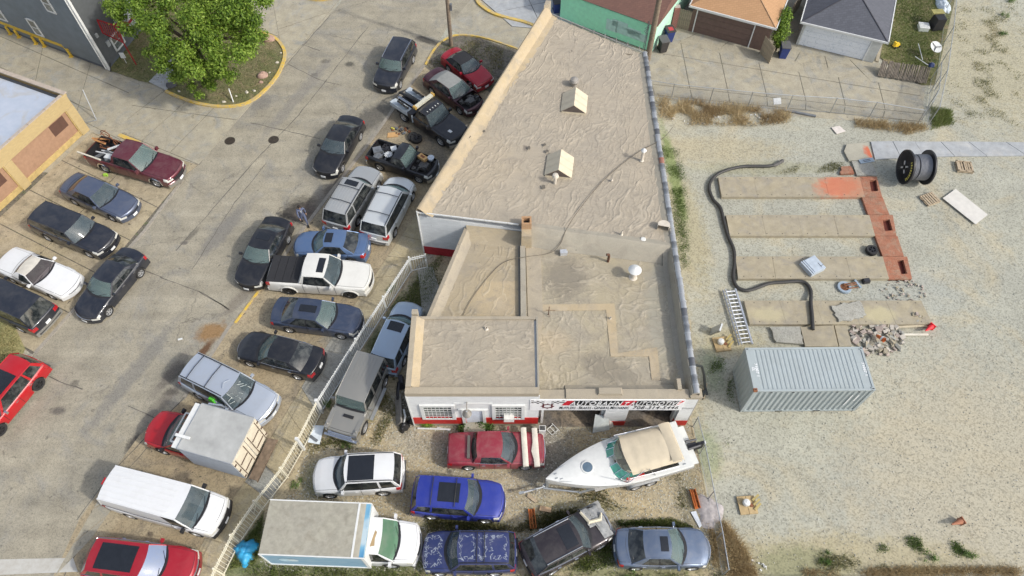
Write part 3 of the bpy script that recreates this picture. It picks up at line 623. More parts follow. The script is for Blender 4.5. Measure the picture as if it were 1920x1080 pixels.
m=MB();m.box((-1.93,yf-.03,2.17),(1.5,.12,.10));m.box((DR[0]-.09,yf-.02,1.3),(.16,.1,1.62));m.box((DR[1]+.09,yf-.02,1.3),(.16,.1,1.62));m.box((-1.9,yf-.02,2.95),(1.9,.03,.03));part('door_frame',m,WHITEP)
l=MB();l.tube([(-2.2,yf,3.05),(-2.2,yf-.25,3.1),(-2.2,yf-.42,2.95)],.03,6);l.lathe([(.05,2.98),(.10,2.9),(.24,2.66),(.22,2.66),(.09,2.86)],(-2.2,yf-.45,0),14);o=part('wall_lamp',l,pm('lamp_shade_grey',(.30,.28,.25),.5,.4),True)
tile_m=pm('glazed_coping',(.27,.28,.285),.28,.5,var=.5,scale=2,coat=.2);tile_r=pm('rusty_coping',(.30,.14,.10),.6)
tm_=MB();rows=[]
for y in(-.235,.235):
 rows.append([(.15*math.cos(a),y,.10*math.sin(a))for a in[math.pi*k/8 for k in range(9)]])
tm_.grid(rows,flip=True);rows=[]
for y in(.17,.25):rows.append([(.175*math.cos(a),y,.125*math.sin(a))for a in[math.pi*k/8 for k in range(9)]])
tm_.grid(rows,flip=True);tm_.add([(.175,.17,0),(-.175,.17,0),(0,.17,.12)],[(0,1,2)])
for y in(-.235,.25):tm_.add([(.16*math.cos(math.pi*k/8),y,.11*math.sin(math.pi*k/8))for k in range(9)],[tuple(range(9))if y<0 else tuple(range(8,-1,-1))])
tme=tm_.mesh('coping_tile',tile_m,50);tmr=tm_.mesh('coping_tile',tile_r,50);tmx=[tme,tm_.mesh('coping_tile',pm('pale_coping',(.44,.45,.45),.3,.5),50),tm_.mesh('coping_tile',pm('dark_coping',(.15,.155,.165),.35,.4),50)]
y=YF+.35;k=0
while y<A_ne.y+.1:
 linkmesh('coping_tile',tmr if k==31 else tmx[rng.choice((0,0,1,1,2))],bld,(XR-.16+rng.uniform(-.015,.015),y,3.70+rng.uniform(-.01,.01)),(0,0,rng.uniform(-.02,.02)));y+=.475;k+=1
def skylight(u,v,hw_,ln,rz,h=.55,capc=None):
 q=at(u,v,4.0);o=MB()
 M=lambda x,y,z:(q.x+x*math.cos(rz)-y*math.sin(rz),q.y+x*math.sin(rz)+y*math.cos(rz),3.72+z)
 vs=[M(-hw_,-ln,0),M(hw_,-ln,0),M(hw_,ln,0),M(-hw_,ln,0),M(-hw_,-ln,.22),M(hw_,-ln,.22),M(hw_,ln,.22),M(-hw_,ln,.22),M(0,-ln,.22+h),M(0,ln,.22+h)]
 o.add(vs,[(0,1,5,4),(1,2,6,5),(2,3,7,6),(3,0,4,7),(5,6,9,8),(7,4,8,9)]);o.add([vs[4],vs[5],vs[8],vs[6],vs[7],vs[9]],[(0,1,2),(3,4,5)],1)
 k=part('skylight',o,[pm('skylight_sheet',(.56,.49,.36),.6,var=.08),pm('skylight_end',(.10,.08,.07),.8)])
 for s in(-1,1):
  e=MB()
  for j in range(3):
   y0,y1=lerp(-ln,ln,j/3)+.01,lerp(-ln,ln,(j+1)/3)-.01
   e.add([M(s*(hw_+.06),y0,.20),M(s*(hw_+.06),y1,.20),M(0,y1,.245+h),M(0,y0,.245+h)],[(0,1,2,3)if s>0 else(3,2,1,0)])
  e.build('skylight_panel',pm('skylight_sheet',(.56,.49,.36),.6),k)
 return q
skylight(1077,192,.74,.82,R(-7));skylight(1049,310,.74,.82,R(-8))
def fit(nm,m,mat,par=bld):return m.build(nm,mat,par,True)
def stack(u,v,z,r,h,mat,cap=None,nm='vent_pipe'):
 q=at(u,v,z);m=MB();m.lathe([(r*1.6,z),(r*1.1,z+.06),(r,z+.1),(r,z+h),(r*.8,z+h),(r*.8,z+h-.1),(.001,z+h-.1)],(q.x,q.y,0),14);o=fit(nm,m,mat)
 if cap:c_=MB();c_.lathe([(cap,z+h+.10),(cap*.96,z+h+.12),(cap*.3,z+h+.24),(.001,z+h+.28)],(q.x,q.y,0),16);c_.lathe([(r*1.1,z+h-.02),(r*1.1,z+h+.12)],(q.x,q.y,0),12);c_.build('cap',WHITEP if mat!=STEEL else STEEL,o,True)
 return q
foamv=pm('foamed_pipe',(.55,.50,.42),.7)
stack(1187,520,2.93,.15,.62,foamv,.36);stack(1203,301,3.66,.09,.75,foamv,.17);stack(1165,440,3.68,.06,.36,foamv);stack(1147,338,3.8,.05,.16,foamv);stack(912,617,3.85,.07,.14,foamv);stack(1144,598,2.93,.05,.18,foamv)
q=at(1077,155,3.8);m=MB();m.lathe([(.2,3.75),(.16,4.0),(.24,4.05),(.30,4.2),(.24,4.36),(.08,4.44),(.001,4.46)],(q.x-.05,q.y-.3,0),16);fit('turbine_vent',m,pm('vent_mesh',(.30,.28,.25),.6,.3))
q=at(1041,327,4.3);m=MB();m.lathe([(.09,3.8),(.09,4.4),(.2,4.42),(.15,4.56),(.001,4.6)],(q.x,q.y-.25,0),14);fit('vent_cap',m,foamv)
q=at(1140,490,2.95);m=MB();m.tube([(q.x,q.y,2.9),(q.x,q.y,3.5),(q.x-.03,q.y-.02,3.62),(q.x-.16,q.y-.05,3.66)],.07,8);fit('rusty_elbow_pipe',m,pm('rusted_steel',(.10,.045,.025),.8))
q=at(1056,476,2.95);m=MB();m.box((q.x,q.y,3.08),(.36,.26,.26),rz=.1);m.box((q.x+.2,q.y,3.08),(.06,.16,.14));fit('junction_box',m,pm('pale_metal_box',(.62,.64,.66),.4,.5))
q=at(1028,590,2.95);m=MB();m.tube([(q.x,q.y,2.9),(q.x+.02,q.y,3.75)],.022,5);m.tube([(q.x-.15,q.y,3.42),(q.x+.35,q.y,3.40)],.015,5);m.tube([(q.x+.05,q.y-.15,2.93),(q.x,q.y,3.3)],.012,4);fit('mast',m,pm('rusted_steel',(.10,.045,.025),.8))
q=at(1244,428,3.6);m=MB();rows=[]
for k in range(9):
 a=R(-40)+R(230)*k/8;rows.append([(q.x-.05+.34*math.cos(a),q.y-.05+.30*math.sin(a),zz)for zz in(3.58,4.02)])
m.grid(rows);m.add([(q.x-.05+.34*math.cos(R(-40)+R(230)*k/8),q.y-.05+.30*math.sin(R(-40)+R(230)*k/8),4.02)for k in range(9)],[tuple(range(9))]);fit('hooded_vent',m,foamv)
q=at(1206,449,3.66);m=MB();m.lathe([(.15,3.62),(.15,3.70),(.11,3.72),(.001,3.70)],(q.x,q.y,0),14);fit('roof_drain',m,pm('drain_white',(.62,.62,.58),.6))
q=at(987,425,3.9);m=MB();bk=brickmat('orange_brick',(.42,.24,.12),(.40,.33,.24))
for s in((-.22,0,.10,.54),(.22,0,.10,.54)):m.box((q.x+s[0],q.y+.02,4.15),(s[2],s[3],.62))
for s in((0,-.22),(0,.22)):m.box((q.x,q.y+.02+s[1],4.15),(.34,.10,.62))
m.box((q.x,q.y+.02,3.9),(.34,.34,.5),mi=1)
part('chimney',m,[bk,darki])
m=MB();m.box((q.x,q.y-.5,3.35),(.6,.55,1.3),taper=.9);part('chimney_base',m,foamP,True)
pts=[(1262,238,3.75),(1240,262,3.72),(1190,290,3.74),(1130,340,3.8),(1085,395,3.86),(1062,430,3.9),(1050,458,3.3),(1030,475,2.98),(985,482,3.2),(945,492,2.92),(915,520,2.92),(885,560,2.92),(868,592,2.92)]
P_=smoothpath([tuple(at(u,v,z))for u,v,z in pts],5);m=MB();m.tube([(p[0],p[1],p[2]+.02)for p in P_],.018,4);part('roof_cable',m,pm('old_cable',(.12,.10,.07),.8))
for(u,v,z,r_)in((992,277,3.93,.12),(1021,271,3.9,.10),(1026,283,3.9,.12),(1019,350,3.9,.13),(908,246,3.98,.08),(875,235,4.2,.07),(880,256,4.2,.10),(897,235,4.1,.06),(1072,96,3.95,.06),(1020,205,3.9,.0)):
 if r_:q=at(u,v,z+.05);m=MB();m.add([(q.x+r_*math.cos(a)*rng.uniform(.6,1.2),q.y+r_*1.3*math.sin(a)*rng.uniform(.6,1.2),z+.06)for a in[k*math.pi/5 for k in range(10)]],[tuple(range(10))]);part('tar_spot',m,pm('roof_tar',(.13,.115,.09),.7))
def text_mesh(txt,size,shear=.0,bold=0.0,sx=1.0,extrude=.006):
 cu=bpy.data.curves.new('txt','FONT');cu.body=txt;cu.size=size;cu.shear=shear;cu.offset=bold;cu.space_character=1.12;cu.extrude=extrude;cu.resolution_u=3
 ob=bpy.data.objects.new('txt',cu);COL.objects.link(ob);dg=bpy.context.evaluated_depsgraph_get();dg.update()
 me=bpy.data.meshes.new_from_object(ob.evaluated_get(dg));bpy.data.objects.remove(ob);me.transform(Matrix.Diagonal((sx,1,1,1)))
 xs=[v.co.x for v in me.vertices];return me,min(xs),max(xs)
def text_on(name,txt,mat,parent,M,width=None,size=1.0,shear=0.0,bold=0.0):
 """flat lettering; M maps text plane (x, y, out) into place; stretched to width"""
 me,a,b=text_mesh(txt,size,shear,bold)
 sx=(width/(b-a))if width else 1.0
 me.transform(Matrix.Translation((-a,0,0)));me.transform(Matrix.Diagonal((sx,1,1,1)));me.transform(M)
 me.materials.clear();me.materials.append(mat)
 o=bpy.data.objects.new(name,me);COL.objects.link(o);o.parent=parent;return o
sg=thing('shop_sign','long white red and black workshop sign above the garage doors','sign',(0,0,0))
SX0,SX1,SZ0,SZ1,SY=.88,8.42,2.12,3.34,YF-.06
m=MB();m.box(((SX0+SX1)/2,SY+.02,(SZ0+SZ1)/2),(SX1-SX0,.06,SZ1-SZ0));m.build('sign_panel',pm('sign_white',(.76,.76,.76),.4,var=.03),sg)
FM=Matrix(((1,0,0,0),(0,0,-1,0),(0,1,0,0),(0,0,0,1)))
def onsign(x,z,out=.012):return Matrix.Translation((x,SY-out,z))@FM
sred=pm('sign_red',(.55,.02,.035),.4,var=.05);sblk=pm('sign_black',(.015,.015,.017),.4);swht=pm('sign_letter_white',(.80,.80,.80),.4,var=.02)
m=MB()
def sq(m,x0,x1,z0,z1,sl,out,mi=0):
 m.add([(x0,SY-out,z0),(x1,SY-out,z0),(x1+sl,SY-out,z1),(x0+sl,SY-out,z1),(x0,SY-out+.02,z0),(x1,SY-out+.02,z0),(x1+sl,SY-out+.02,z1),(x0+sl,SY-out+.02,z1)],[(0,1,2,3),(4,5,1,0),(3,2,6,7),(1,5,6,2),(4,0,3,7)],mi)
sq(m,2.42,8.12,2.72,3.26,.26,.016,0);m.build('red_stripe',sred,sg)
m=MB();sq(m,2.78,5.22,2.72,3.26,.24,.021);sq(m,5.86,7.98,2.72,3.26,.22,.021);m.build('black_stripe',sblk,sg)
text_on('lettering','AUTOBAHN',swht,sg,onsign(2.80,2.78,.030),2.60,.63,.34,.004)
text_on('lettering','T',swht,sg,onsign(5.50,2.79,.030),.22,.50,.34,.004)
text_on('lettering','AUTOMOTIVE',swht,sg,onsign(5.74,2.78,.030),2.50,.63,.34,.004)
def smallcaps(words,x,z,big,small,mat,total):
 parts_=[];cx=0
 for w_ in words:
  for i,seg in enumerate((w_[:1],w_[1:])):
   if not seg:continue
   me,a,b=text_mesh(seg,big if i==0 else small,.18,.002);parts_.append((me,a,cx));cx+=(b-a)+.02
  cx+=.10
 k=total/(cx-.10)
 for me,a,px_ in parts_:
  me.transform(Matrix.Translation((px_-a,0,0)));me.transform(Matrix.Diagonal((k,1,1,1)));me.transform(onsign(x,z,.014));me.materials.clear();me.materials.append(mat)
  o=bpy.data.objects.new('lettering',me);COL.objects.link(o);o.parent=sg
smallcaps(['MUFFLERS','-','BRAKES','-','GENERAL','MECHANIC'],2.34,2.27,.46,.40,sblk,3.46)
text_on('lettering','708-314-5446',sblk,sg,onsign(5.98,2.27,.014),2.24,.50,.22,.004)
m=MB()
for s in(-1,1):
 for i in range(5):
  for j in range(3):
   if(i+j)%2==0:
    x=1.75+s*(.22+i*.13);z=2.86+i*.035+j*.11+.03*math.sin(i*1.5);sq(m,x-.06,x+.06,z,z+.10,.02*s,.014)
m.build('chequered_flags',sblk,sg)
m=MB();rows=[]
for rr_ in(.16,.25):rows.append([(1.75+rr_*1.15*math.cos(a),SY-.018,2.62+rr_*math.sin(a))for a in[k*math.pi/10 for k in range(21)]])
m.grid(rows,flip=True)
for k in range(8):a=k*math.pi/4;m.box((1.75+.3*math.cos(a),SY-.016,2.62+.27*math.sin(a)),(.07,.01,.07),rot=Matrix.Rotation(-a,3,'Y'))
m.build('wheel_emblem',pm('emblem_dark_red',(.10,.01,.015),.5),sg)
for k,(x,y,dx,dy,h)in enumerate(((2.9,17.2,1.0,.7,.9),(4.4,17.6,.7,.5,1.2),(6.4,16.6,.5,.8,.6),(7.4,17.3,.9,.6,1.0),(6.9,15.6,.5,.35,.4))):
 m=MB();m.box((x,y,h/2+.02),(dx,dy,h));m.box((x+.1,y-.05,h+.06),(dx*.6,dy*.5,.10),rz=.3)
 tag(m.build('workbench',pm('bench_paint',(.12,.11,.10),.7,var=.4)),['low wide bench deep inside the left garage bay','tall narrow cabinet at the back of the left garage bay','small dark stand in the middle of the right garage bay','wide cabinet at the back of the right garage bay','lowest dark box just inside the right garage door'][k],'workbench')
m=MB();m.lathe([(.17,.02),(.22,.44),(.20,.44),(.16,.06),(.001,.06)],(7.95,15.9,0),16);tag(m.build('bucket',WHITEP,smooth=True),'white bucket just inside the right garage door by the pier','bucket')
m=MB();m.box((1.55,13.62,.45),(.34,.30,.9));m.box((1.55,13.62,.91),(.26,.22,.03),mi=1);m.lathe([(.05,.93),(.05,.96),(.001,.96)],(1.55,13.62,0),8,1);tag(m.build('white_post_box',[WHITEP,DASH]),'white upright box post at the corner by the left garage door','post box')
# ============================================================ vehicles
def interp(x,ks):
 if x<=ks[0][0]:return ks[0][1]
 for(a,p),(b,q)in zip(ks,ks[1:]):
  if x<=b:
   t=(x-a)/(b-a);t=t*t*(3-2*t)*.5+t*.5
   return p+(q-p)*t
 return ks[-1][1]
PRE=dict(sedan=dict(H=1.46,cowl=.215,rf=.065,rr=-.225,rb=-.375,hn=.70,hc=.95,hb=1.0,ht=.98,wr=.66,wb=.585,r=.33,bf=.30,br=.16,seq=[(0,.05,'p'),(.05,.42,'g'),(.42,.46,'k'),(.46,.82,'g'),(.82,1,'p')]),coupe=dict(H=1.34,cowl=.19,rf=.045,rr=-.20,rb=-.31,hn=.66,hc=.90,hb=.97,ht=.95,wr=.64,wb=.56,r=.33,bf=.24,br=.14,seq=[(0,.05,'p'),(.05,.6,'g'),(.6,.65,'k'),(.65,1,'p')]),suv=dict(H=1.74,cowl=.235,rf=.115,rr=-.43,rb=-.485,hn=.86,hc=1.06,hb=1.10,ht=1.08,wr=.73,wb=.585,r=.36,bf=.22,br=.09,seq=[(0,.04,'p'),(.04,.34,'g'),(.34,.37,'k'),(.37,.66,'g'),(.66,.70,'p'),(.70,.95,'g'),(.95,1,'p')]),minivan=dict(H=1.76,cowl=.30,rf=.155,rr=-.44,rb=-.49,hn=.80,hc=1.02,hb=1.08,ht=1.06,wr=.74,wb=.60,r=.34,bf=.34,br=.07,seq=[(0,.05,'p'),(.05,.34,'g'),(.34,.37,'k'),(.37,.67,'g'),(.67,.70,'k'),(.70,.96,'g'),(.96,1,'p')]),wagon=dict(H=1.60,cowl=.235,rf=.10,rr=-.42,rb=-.485,hn=.74,hc=.98,hb=1.04,ht=1.0,wr=.70,wb=.59,r=.33,bf=.22,br=.08,seq=[(0,.04,'p'),(.04,.34,'g'),(.34,.37,'k'),(.37,.66,'g'),(.66,.70,'p'),(.70,.94,'g'),(.94,1,'p')]),boxy=dict(H=1.95,cowl=.19,rf=.14,rr=-.475,rb=-.49,hn=1.10,hc=1.20,hb=1.22,ht=1.22,wr=.84,wb=.62,r=.39,bf=.05,br=.02,seq=[(0,.03,'p'),(.03,.33,'g'),(.33,.38,'p'),(.38,.66,'g'),(.66,.71,'p'),(.71,.95,'g'),(.95,1,'p')]),van=dict(H=2.08,cowl=.345,rf=.235,rr=-.475,rb=-.495,hn=.95,hc=1.20,hb=1.22,ht=1.2,wr=.83,wb=.60,r=.37,bf=.20,br=.05,seq=[(0,.03,'p'),(.03,.20,'g'),(.20,1,'p')]),pickup=dict(H=1.85,cowl=.20,rf=.105,rr=-.085,rb=-.125,hn=.98,hc=1.14,hb=1.17,ht=1.17,wr=.74,wb=.60,r=.40,bf=.24,br=.03,seq=[(0,.05,'p'),(.05,.46,'g'),(.46,.52,'k'),(.52,.90,'g'),(.90,1,'p')]),hoodtruck=dict(H=1.85,cowl=.20,rf=.11,rr=-.02,rb=-.05,hn=.98,hc=1.14,hb=1.17,ht=1.17,wr=.74,wb=.60,r=.40,bf=.24,br=.03,seq=[(0,.08,'p'),(.08,.8,'g'),(.8,1,'p')]),)
WHEELS={}
def wheel_mesh(r,wd,style):
 k=(round(r,2),style)
 if k in WHEELS:return WHEELS[k]
 t=MB();h=wd/2
 t.lathe([(r*.62,-h*.9),(r*.93,-h),(r,-h*.7),(r,h*.7),(r*.93,h),(r*.62,h*.9)],n=24,axis='y')
 t.lathe([(0.001,-h*.3),(r*.63,-h*.3)],n=20,axis='y');t.lathe([(r*.63,h*.3),(0.001,h*.3)],n=20,axis='y')
 tm=t.mesh('tyre',RUBBER,35)
 m=MB()
 for s in(-1,1):
  m.lathe([(r*.64,s*h*.93),(r*.58,s*h*.95),(r*.55,s*h*.6)],n=20,axis='y')
  m.lathe([(r*.17,s*h*.35),(r*.17,s*h*.85),(.001,s*h*.9)],n=12,axis='y')
  ns=5 if style!='steel' else 8
  for i in range(ns):
   a=2*math.pi*i/ns
   M=Matrix.Rotation(-a,3,'Y')
   m.box(M@Vector((r*.36,s*h*.72,0)),(r*.46,.03,r*(.17 if style!='steel' else .15)),rot=M)
 rm=m.mesh('rim',DARKRIM if style=='dark' else RIM,35)
 WHEELS[k]=(tm,rm);return WHEELS[k]
def add_wheels(t,xs,yw,r,style='alloy',wd=.23,skip=()):
 tm,rm=wheel_mesh(r,wd,style);k=0
 for x in xs:
  for s in(-1,1):
   k+=1
   if(k-1)in skip:continue
   wo_=linkmesh('tyre',tm,t,(x,s*(yw-wd/2),r));wo_.name='wheel'
   ri=linkmesh('rim',rm,wo_)
def place(fr,re,z):
 A,B=at(*re,z),at(*fr,z);d=B-A
 c=(A+B)/2;c.z=0
 return c,math.atan2(d.y,d.x),d.length
def vehicle(name,label,cat,kind,fr,re,z,pmat,W=1.82,group=None,gz=.012,H=None,L=None,roofmat=None,sunroof=None,rails=False,bars=(),cladding=False,wheels='alloy',nohood=False,seats=SEATM,flare=None,plate=(1,1),openbed=False,bedcover=False,ws=None,head=None,chrome=False,mirror=None,hlamp=None,skipwheels=(),softtop=None,tailmat=None,bumperm=None,dims=None,ext=(),rearg=None,grille=BLACK,cabonly=False):
 p=dict(PRE[kind])
 if dims:p.update(dims)
 if H:p['H']=H
 if isinstance(fr,tuple):c,rz,Lm=place(fr,re,z)
 else:c,rz,Lm=fr,re,L
 if L:Lm=L
 if head is not None:rz=head
 L=Lm;H=p['H'];hw=W/2
 t=thing(name,label,cat,(c.x,c.y,gz),rz,group)
 xc,xf,xr,xb=p['cowl']*L,p['rf']*L,p['rr']*L,p['rb']*L
 r=p['r'];zs=.20+(r-.33)*1.2
 wx=[L/2-.19*L,L/2-.19*L-p['wb']*L]
 if kind in('sedan','coupe','minivan'):wx=[L/2-.20*L,L/2-.20*L-p['wb']*L]
 truck=kind in('pickup','hoodtruck')
 tops=[(-L/2,p['ht']),(min(xb,-L/2+.5),p['hb']if not truck else p['ht']),(xb,p['hb']),(xc,p['hc']),(lerp(xc,L/2,.6),lerp(p['hn'],p['hc'],.55)),(L/2,p['hn'])]
 tops=sorted(set(tops))
 ed=.14
 def env(x):
  e=L/2-abs(x);g=1.0
  if e<ed:g=math.sqrt(max(0,1-(1-max(e,0)/ed)**2))
  k=max(0,(abs(x)-.22*L)/(.28*L))
  wdt=hw*(1-(.085 if x>0 else .06)*k**2.2)*(1-.045*(1-g))
  tp=interp(x,tops)-(.13 if x>0 else .07)*(1-g)
  bt=zs+.10*(1-g)*.6
  for a in wx:
   Ra=r*1.16;dx=abs(x-a)
   if dx<Ra:bt=max(bt,r+math.sqrt(Ra*Ra-dx*dx)*.98)
  return wdt,tp,min(bt,tp-.12)
 FR=[(.965,0,0),(.99,.30,0),(1.0,.62,0),(.985,1,-.11),(.955,1,-.045),(.90,1,-.008),(.72,1,.014),(.40,1,.032),(0,1,.04)]
 flat=.35 if truck or kind=='boxy' else 1.0
 def sec(x):
  wd,tp,bt=env(x)
  return[(wd*a,bt+(tp-bt)*b+c_*(flat if c_>0 else 1))for a,b,c_ in FR]
 def bow(x,y,wd):
  b=p['bf']if x>0 else p['br'];k=max(0,(abs(x)-.26*L)/(.24*L))
  return x-math.copysign(b*(abs(y)/max(wd,.01))**2*k*k,x)
 def SP(x,q,sgn,off=0.0):
  s_=sec(x);i=min(int(q),len(s_)-2);f=q-i
  y=lerp(s_[i][0],s_[i+1][0],f);zz=lerp(s_[i][1],s_[i+1][1],f)
  oy=off*(1 if q<4 else .3);oz=off*(0 if q<3 else 1)
  return(bow(x,y,s_[2][0])+(0),sgn*(y+oy),zz+oz)
 def ztop(x,y):
  s_=sec(x)[::-1]
  for(a,za),(b,zb)in zip(s_,s_[1:]):
   if abs(y)<=b:return za+(zb-za)*(abs(y)-a)/max(b-a,1e-6)
  return s_[5][1]
 hz=min(1.0,(H-.06)/1.38)
 st=set([-L/2+e for e in(0,.008,.03,.07,.14)]+[L/2-e for e in(0,.008,.03,.07,.14)])
 for a in wx:
  for k in range(-6,7):st.add(a+r*1.16*math.sin(k/6*math.pi/2))
 k=-L/2+.2
 while k<L/2-.15:st.add(k);k+=.2
 hole0,hole1=(xb+.10,xc-.30)
 if truck and openbed:bed0,bed1=-L/2+.10,xb-.06
 else:bed0=bed1=None
 eng0,eng1=(xc+.08,L/2-.22)if nohood else(None,None)
 for q in(hole0,hole1,bed0,bed1,eng0,eng1):
  if q is not None:st.add(q)
 xlo=-L/2 if not cabonly else xb-.12
 if cabonly:st.add(xlo)
 st=sorted(x for x in st if xlo<=x<=L/2)
 b=MB();P=[]
 for x in st:
  row=[SP(x,q,1)for q in range(9)]+[SP(x,q,-1)for q in range(7,-1,-1)]
  P.append(row)
 vs=[q for row in P for q in row];m=17;fs=[]
 for i in range(len(st)-1):
  xm=(st[i]+st[i+1])/2
  for j in range(m-1):
   top=5<=j<=10
   if top and hole0<xm<hole1:continue
   if bed0 is not None and top and bed0<xm<bed1:continue
   if eng0 is not None and top and eng0<xm<eng1:continue
   fs.append((i*m+j,i*m+j+1,(i+1)*m+j+1,(i+1)*m+j))
 b.add(vs,fs)
 for x in((-L/2,L/2)if not cabonly else(L/2,)):
  s_=sec(x);G_=[]
  for(y,zz)in s_[:-1]:
   G_.append([(bow(x,y*f,s_[2][0]),y*f,zz)for f in(-1,-.66,-.33,0,.33,.66,1)])
  b.grid(G_,flip=(x<0))
 b.build('body',pmat,t,smooth=45)
 u=MB();u.box((0,0,zs+.12),(L*.86,W*.80,.16));u.box(((wx[0]+wx[1])/2,0,.5),(wx[0]-wx[1]-2*r*1.2,W*.9,.3))
 u.build('underbody',BLACK,t)
 add_wheels(t,wx,hw*.985,r,wheels,skip=skipwheels)
 wA=env(xc-.15)[0]*.925;wB=env(xb+.05)[0]*(.90 if kind not in('boxy','van')else .95);wr=hw*p['wr']/.74*.80 if kind not in('boxy','van')else hw*p['wr']
 cb=.26 if kind not in('boxy','van','pickup','hoodtruck')else(.05 if kind=='boxy' else .16)
 zc,zb=p['hc']+.02,p['hb']+.02
 Bf=lambda v:Vector((xc-cb*v*v,v*wA,zc-.02*v*v))
 Tf=lambda v:Vector((xf-cb*.45*v*v,v*wr,H-.015-.05*v*v))
 Rf=lambda v:Vector((xr+(.06 if kind!='boxy' else 0)*v*v,v*wr*.98,H-.03-.05*v*v))
 rbow=.14 if kind in('sedan','coupe')else(.03)
 Bb=lambda v:Vector((xb+rbow*v*v,v*wB,zb-.02*v*v))
 us=[-1,-.75,-.5,-.25,0,.25,.5,.75,1]
 def pane(a,bfn,rows,bulge,o0=.0,o1=1.0,u0=-1,u1=1):
  return[[(lambda q:(q.x,q.y,q.z+bulge*math.sin(math.pi*tt)))(a(lerp(u0,u1,(v+1)/2)).lerp(bfn(lerp(u0,u1,(v+1)/2)),tt))for v in us]for tt in[lerp(o0,o1,i/rows)for i in range(rows+1)]]
 g=MB();g.grid(pane(Bf,Tf,4,.025),flip=True);g.build('windshield',ws or(WSG if len(label)%2 else WSG2),t,smooth='all')
 g=MB();g.grid(pane(Rf,Bb,4,.03 if kind in('sedan','coupe')else .005),flip=True)
 rgm=rearg or(SIDEG if kind not in('van',)else pmat)
 g.build('rear_window' if kind!='van' else 'rear_panel',rgm,t,smooth='all')
 rm_=softtop or roofmat or pmat
 g=MB();g.grid(pane(Tf,Rf,8,.035),flip=True);g.build('roof' if not softtop else 'soft_top',rm_,t,smooth='all')
 def SB(s_):
  a,c2=Bf(1),Bb(1);x=lerp(a.x,c2.x,s_)
  return Vector((x,lerp(a.y,c2.y,s_)+.04*math.sin(math.pi*s_),interp(x,tops)+.005))
 def ST(s_):
  a,c2=Tf(1),Rf(1);return Vector((lerp(a.x,c2.x,s_),lerp(a.y,c2.y,s_),lerp(a.z,c2.z,s_)+.035*math.sin(math.pi*s_)))
 blk=MB()
 for sg in(1,-1):
  pil=MB()
  for a,c2,kd in p['seq']:
   if softtop and kd=='p' and a>.5:kd='s'
   rows=[]
   n_=max(2,int((c2-a)*8))
   for i in range(n_+1):
    s_=lerp(a,c2,i/n_);q0,q1=SB(s_),ST(s_)
    rows.append([(lambda q:(q.x,sg*(q.y+.02*math.sin(math.pi*h)),q.z))(q0.lerp(q1,h))for h in(0,.33,.66,1)])
   if kd=='g':
    w_=MB();w_.grid(rows,flip=(sg<0));w_.build('side_window',SIDEG,t,smooth='all')
   elif kd=='p':pil.grid(rows,flip=(sg<0))
   else:blk.grid(rows,flip=(sg<0))
  pr=.032
  pil.tube([(q.x,sg*q.y,q.z)for q in[Bf(1).lerp(Tf(1),k/4)for k in range(5)]],pr,6)
  pil.tube([(q.x,sg*q.y,q.z+.0)for q in[ST(k/8)for k in range(9)]],.026,6)
  pil.tube([(q.x,sg*q.y,q.z)for q in[Rf(1).lerp(Bb(1),k/4)for k in range(5)]],pr,6)
  pil.build('pillar_frame',softtop if softtop else pmat,t,smooth=True)
 trim=MB()
 for sg in(1,-1):
  trim.tube([(q.x,sg*(q.y+.012),q.z+.01)for q in[SB(k/8)for k in range(9)]],.013,4)
 trim.build('window_trim',CHROME if chrome else BLACK,t)
 if blk.v:blk.build('door_post',softtop or BLACK,t)
 cw=MB();rows=[]
 for dx in(-.015,.10):
  rows.append([(Bf(v).x+dx,v*wA*(1 if dx<0 else 1.0),ztop(Bf(v).x+dx,v*wA)+.012)for v in us])
 cw.grid(rows,flip=True)
 for sg in(.15,-.75):
  q0=Bf(sg*.9);q1=Bf(sg+.55).lerp(Tf(sg+.55),.16)
  cw.tube([q0+Vector((.03,0,.03)),q1+Vector((.0,0,.035))],.012,4)
 cw.build('wiper_cowl',BLACK,t)
 def toppatch(nm,x0,x1,fy,mat,off=.012,parent=t,n=8,bowk=True):
  g_=MB();rows=[]
  for i in range(n+1):
   x=lerp(x0,x1,i/n);wd=env(x)[0]
   row=[]
   for v in us:
    y=v*wd*fy;xx=x
    if x0>0 and i==0:xx=x-cb*v*v
    elif x0>0 and i<n:xx=x-cb*v*v*(1-i/n)**1.5
    row.append((bow(xx,y,wd),y,ztop(xx,y)+off))
   rows.append(row)
  g_.grid(rows,flip=False)
  o_=g_.build(nm,mat,parent,smooth='all');return o_
 hx0,hx1=xc+.12,L/2-.13
 if not nohood:
  toppatch('hood_gap',hx0-.015,hx1+.015,.865,BLACK,.004)
  toppatch('hood',hx0,hx1,.85,pmat,.013)
 if kind in('sedan','coupe'):
  x1,x0=xb-.10,-L/2+.06
  if x1-x0>.2:
   g_=MB();g2=MB();rows=[];rows2=[]
   for i in range(6):
    x=lerp(x0,x1,i/5)
    rows.append([(bow(x,v*hw*.8,hw)+(rbow*v*v if i>2 else 0),v*env(x)[0]*.80,ztop(x,v*env(x)[0]*.8)+.013)for v in us])
    x=lerp(x0-.012,x1+.012,i/5)
    rows2.append([(bow(x,v*hw*.8,hw)+(rbow*v*v if i>2 else 0),v*env(x)[0]*.815,ztop(x,v*env(x)[0]*.8)+.004)for v in us])
   g2.grid(rows2);g2.build('trunk_gap',BLACK,t)
   g_.grid(rows);g_.build('trunk_lid',pmat,t,smooth='all')
 sm=MB();hd=MB()
 sp=[q for q in p['seq']if q[2]=='g']
 seams=[SB(0.02).x+.05]+[SB((sp[i][1]+(sp[i+1][0]if i+1<len(sp)else sp[i][1]+.03))/2).x for i in range(min(2,len(sp)))]
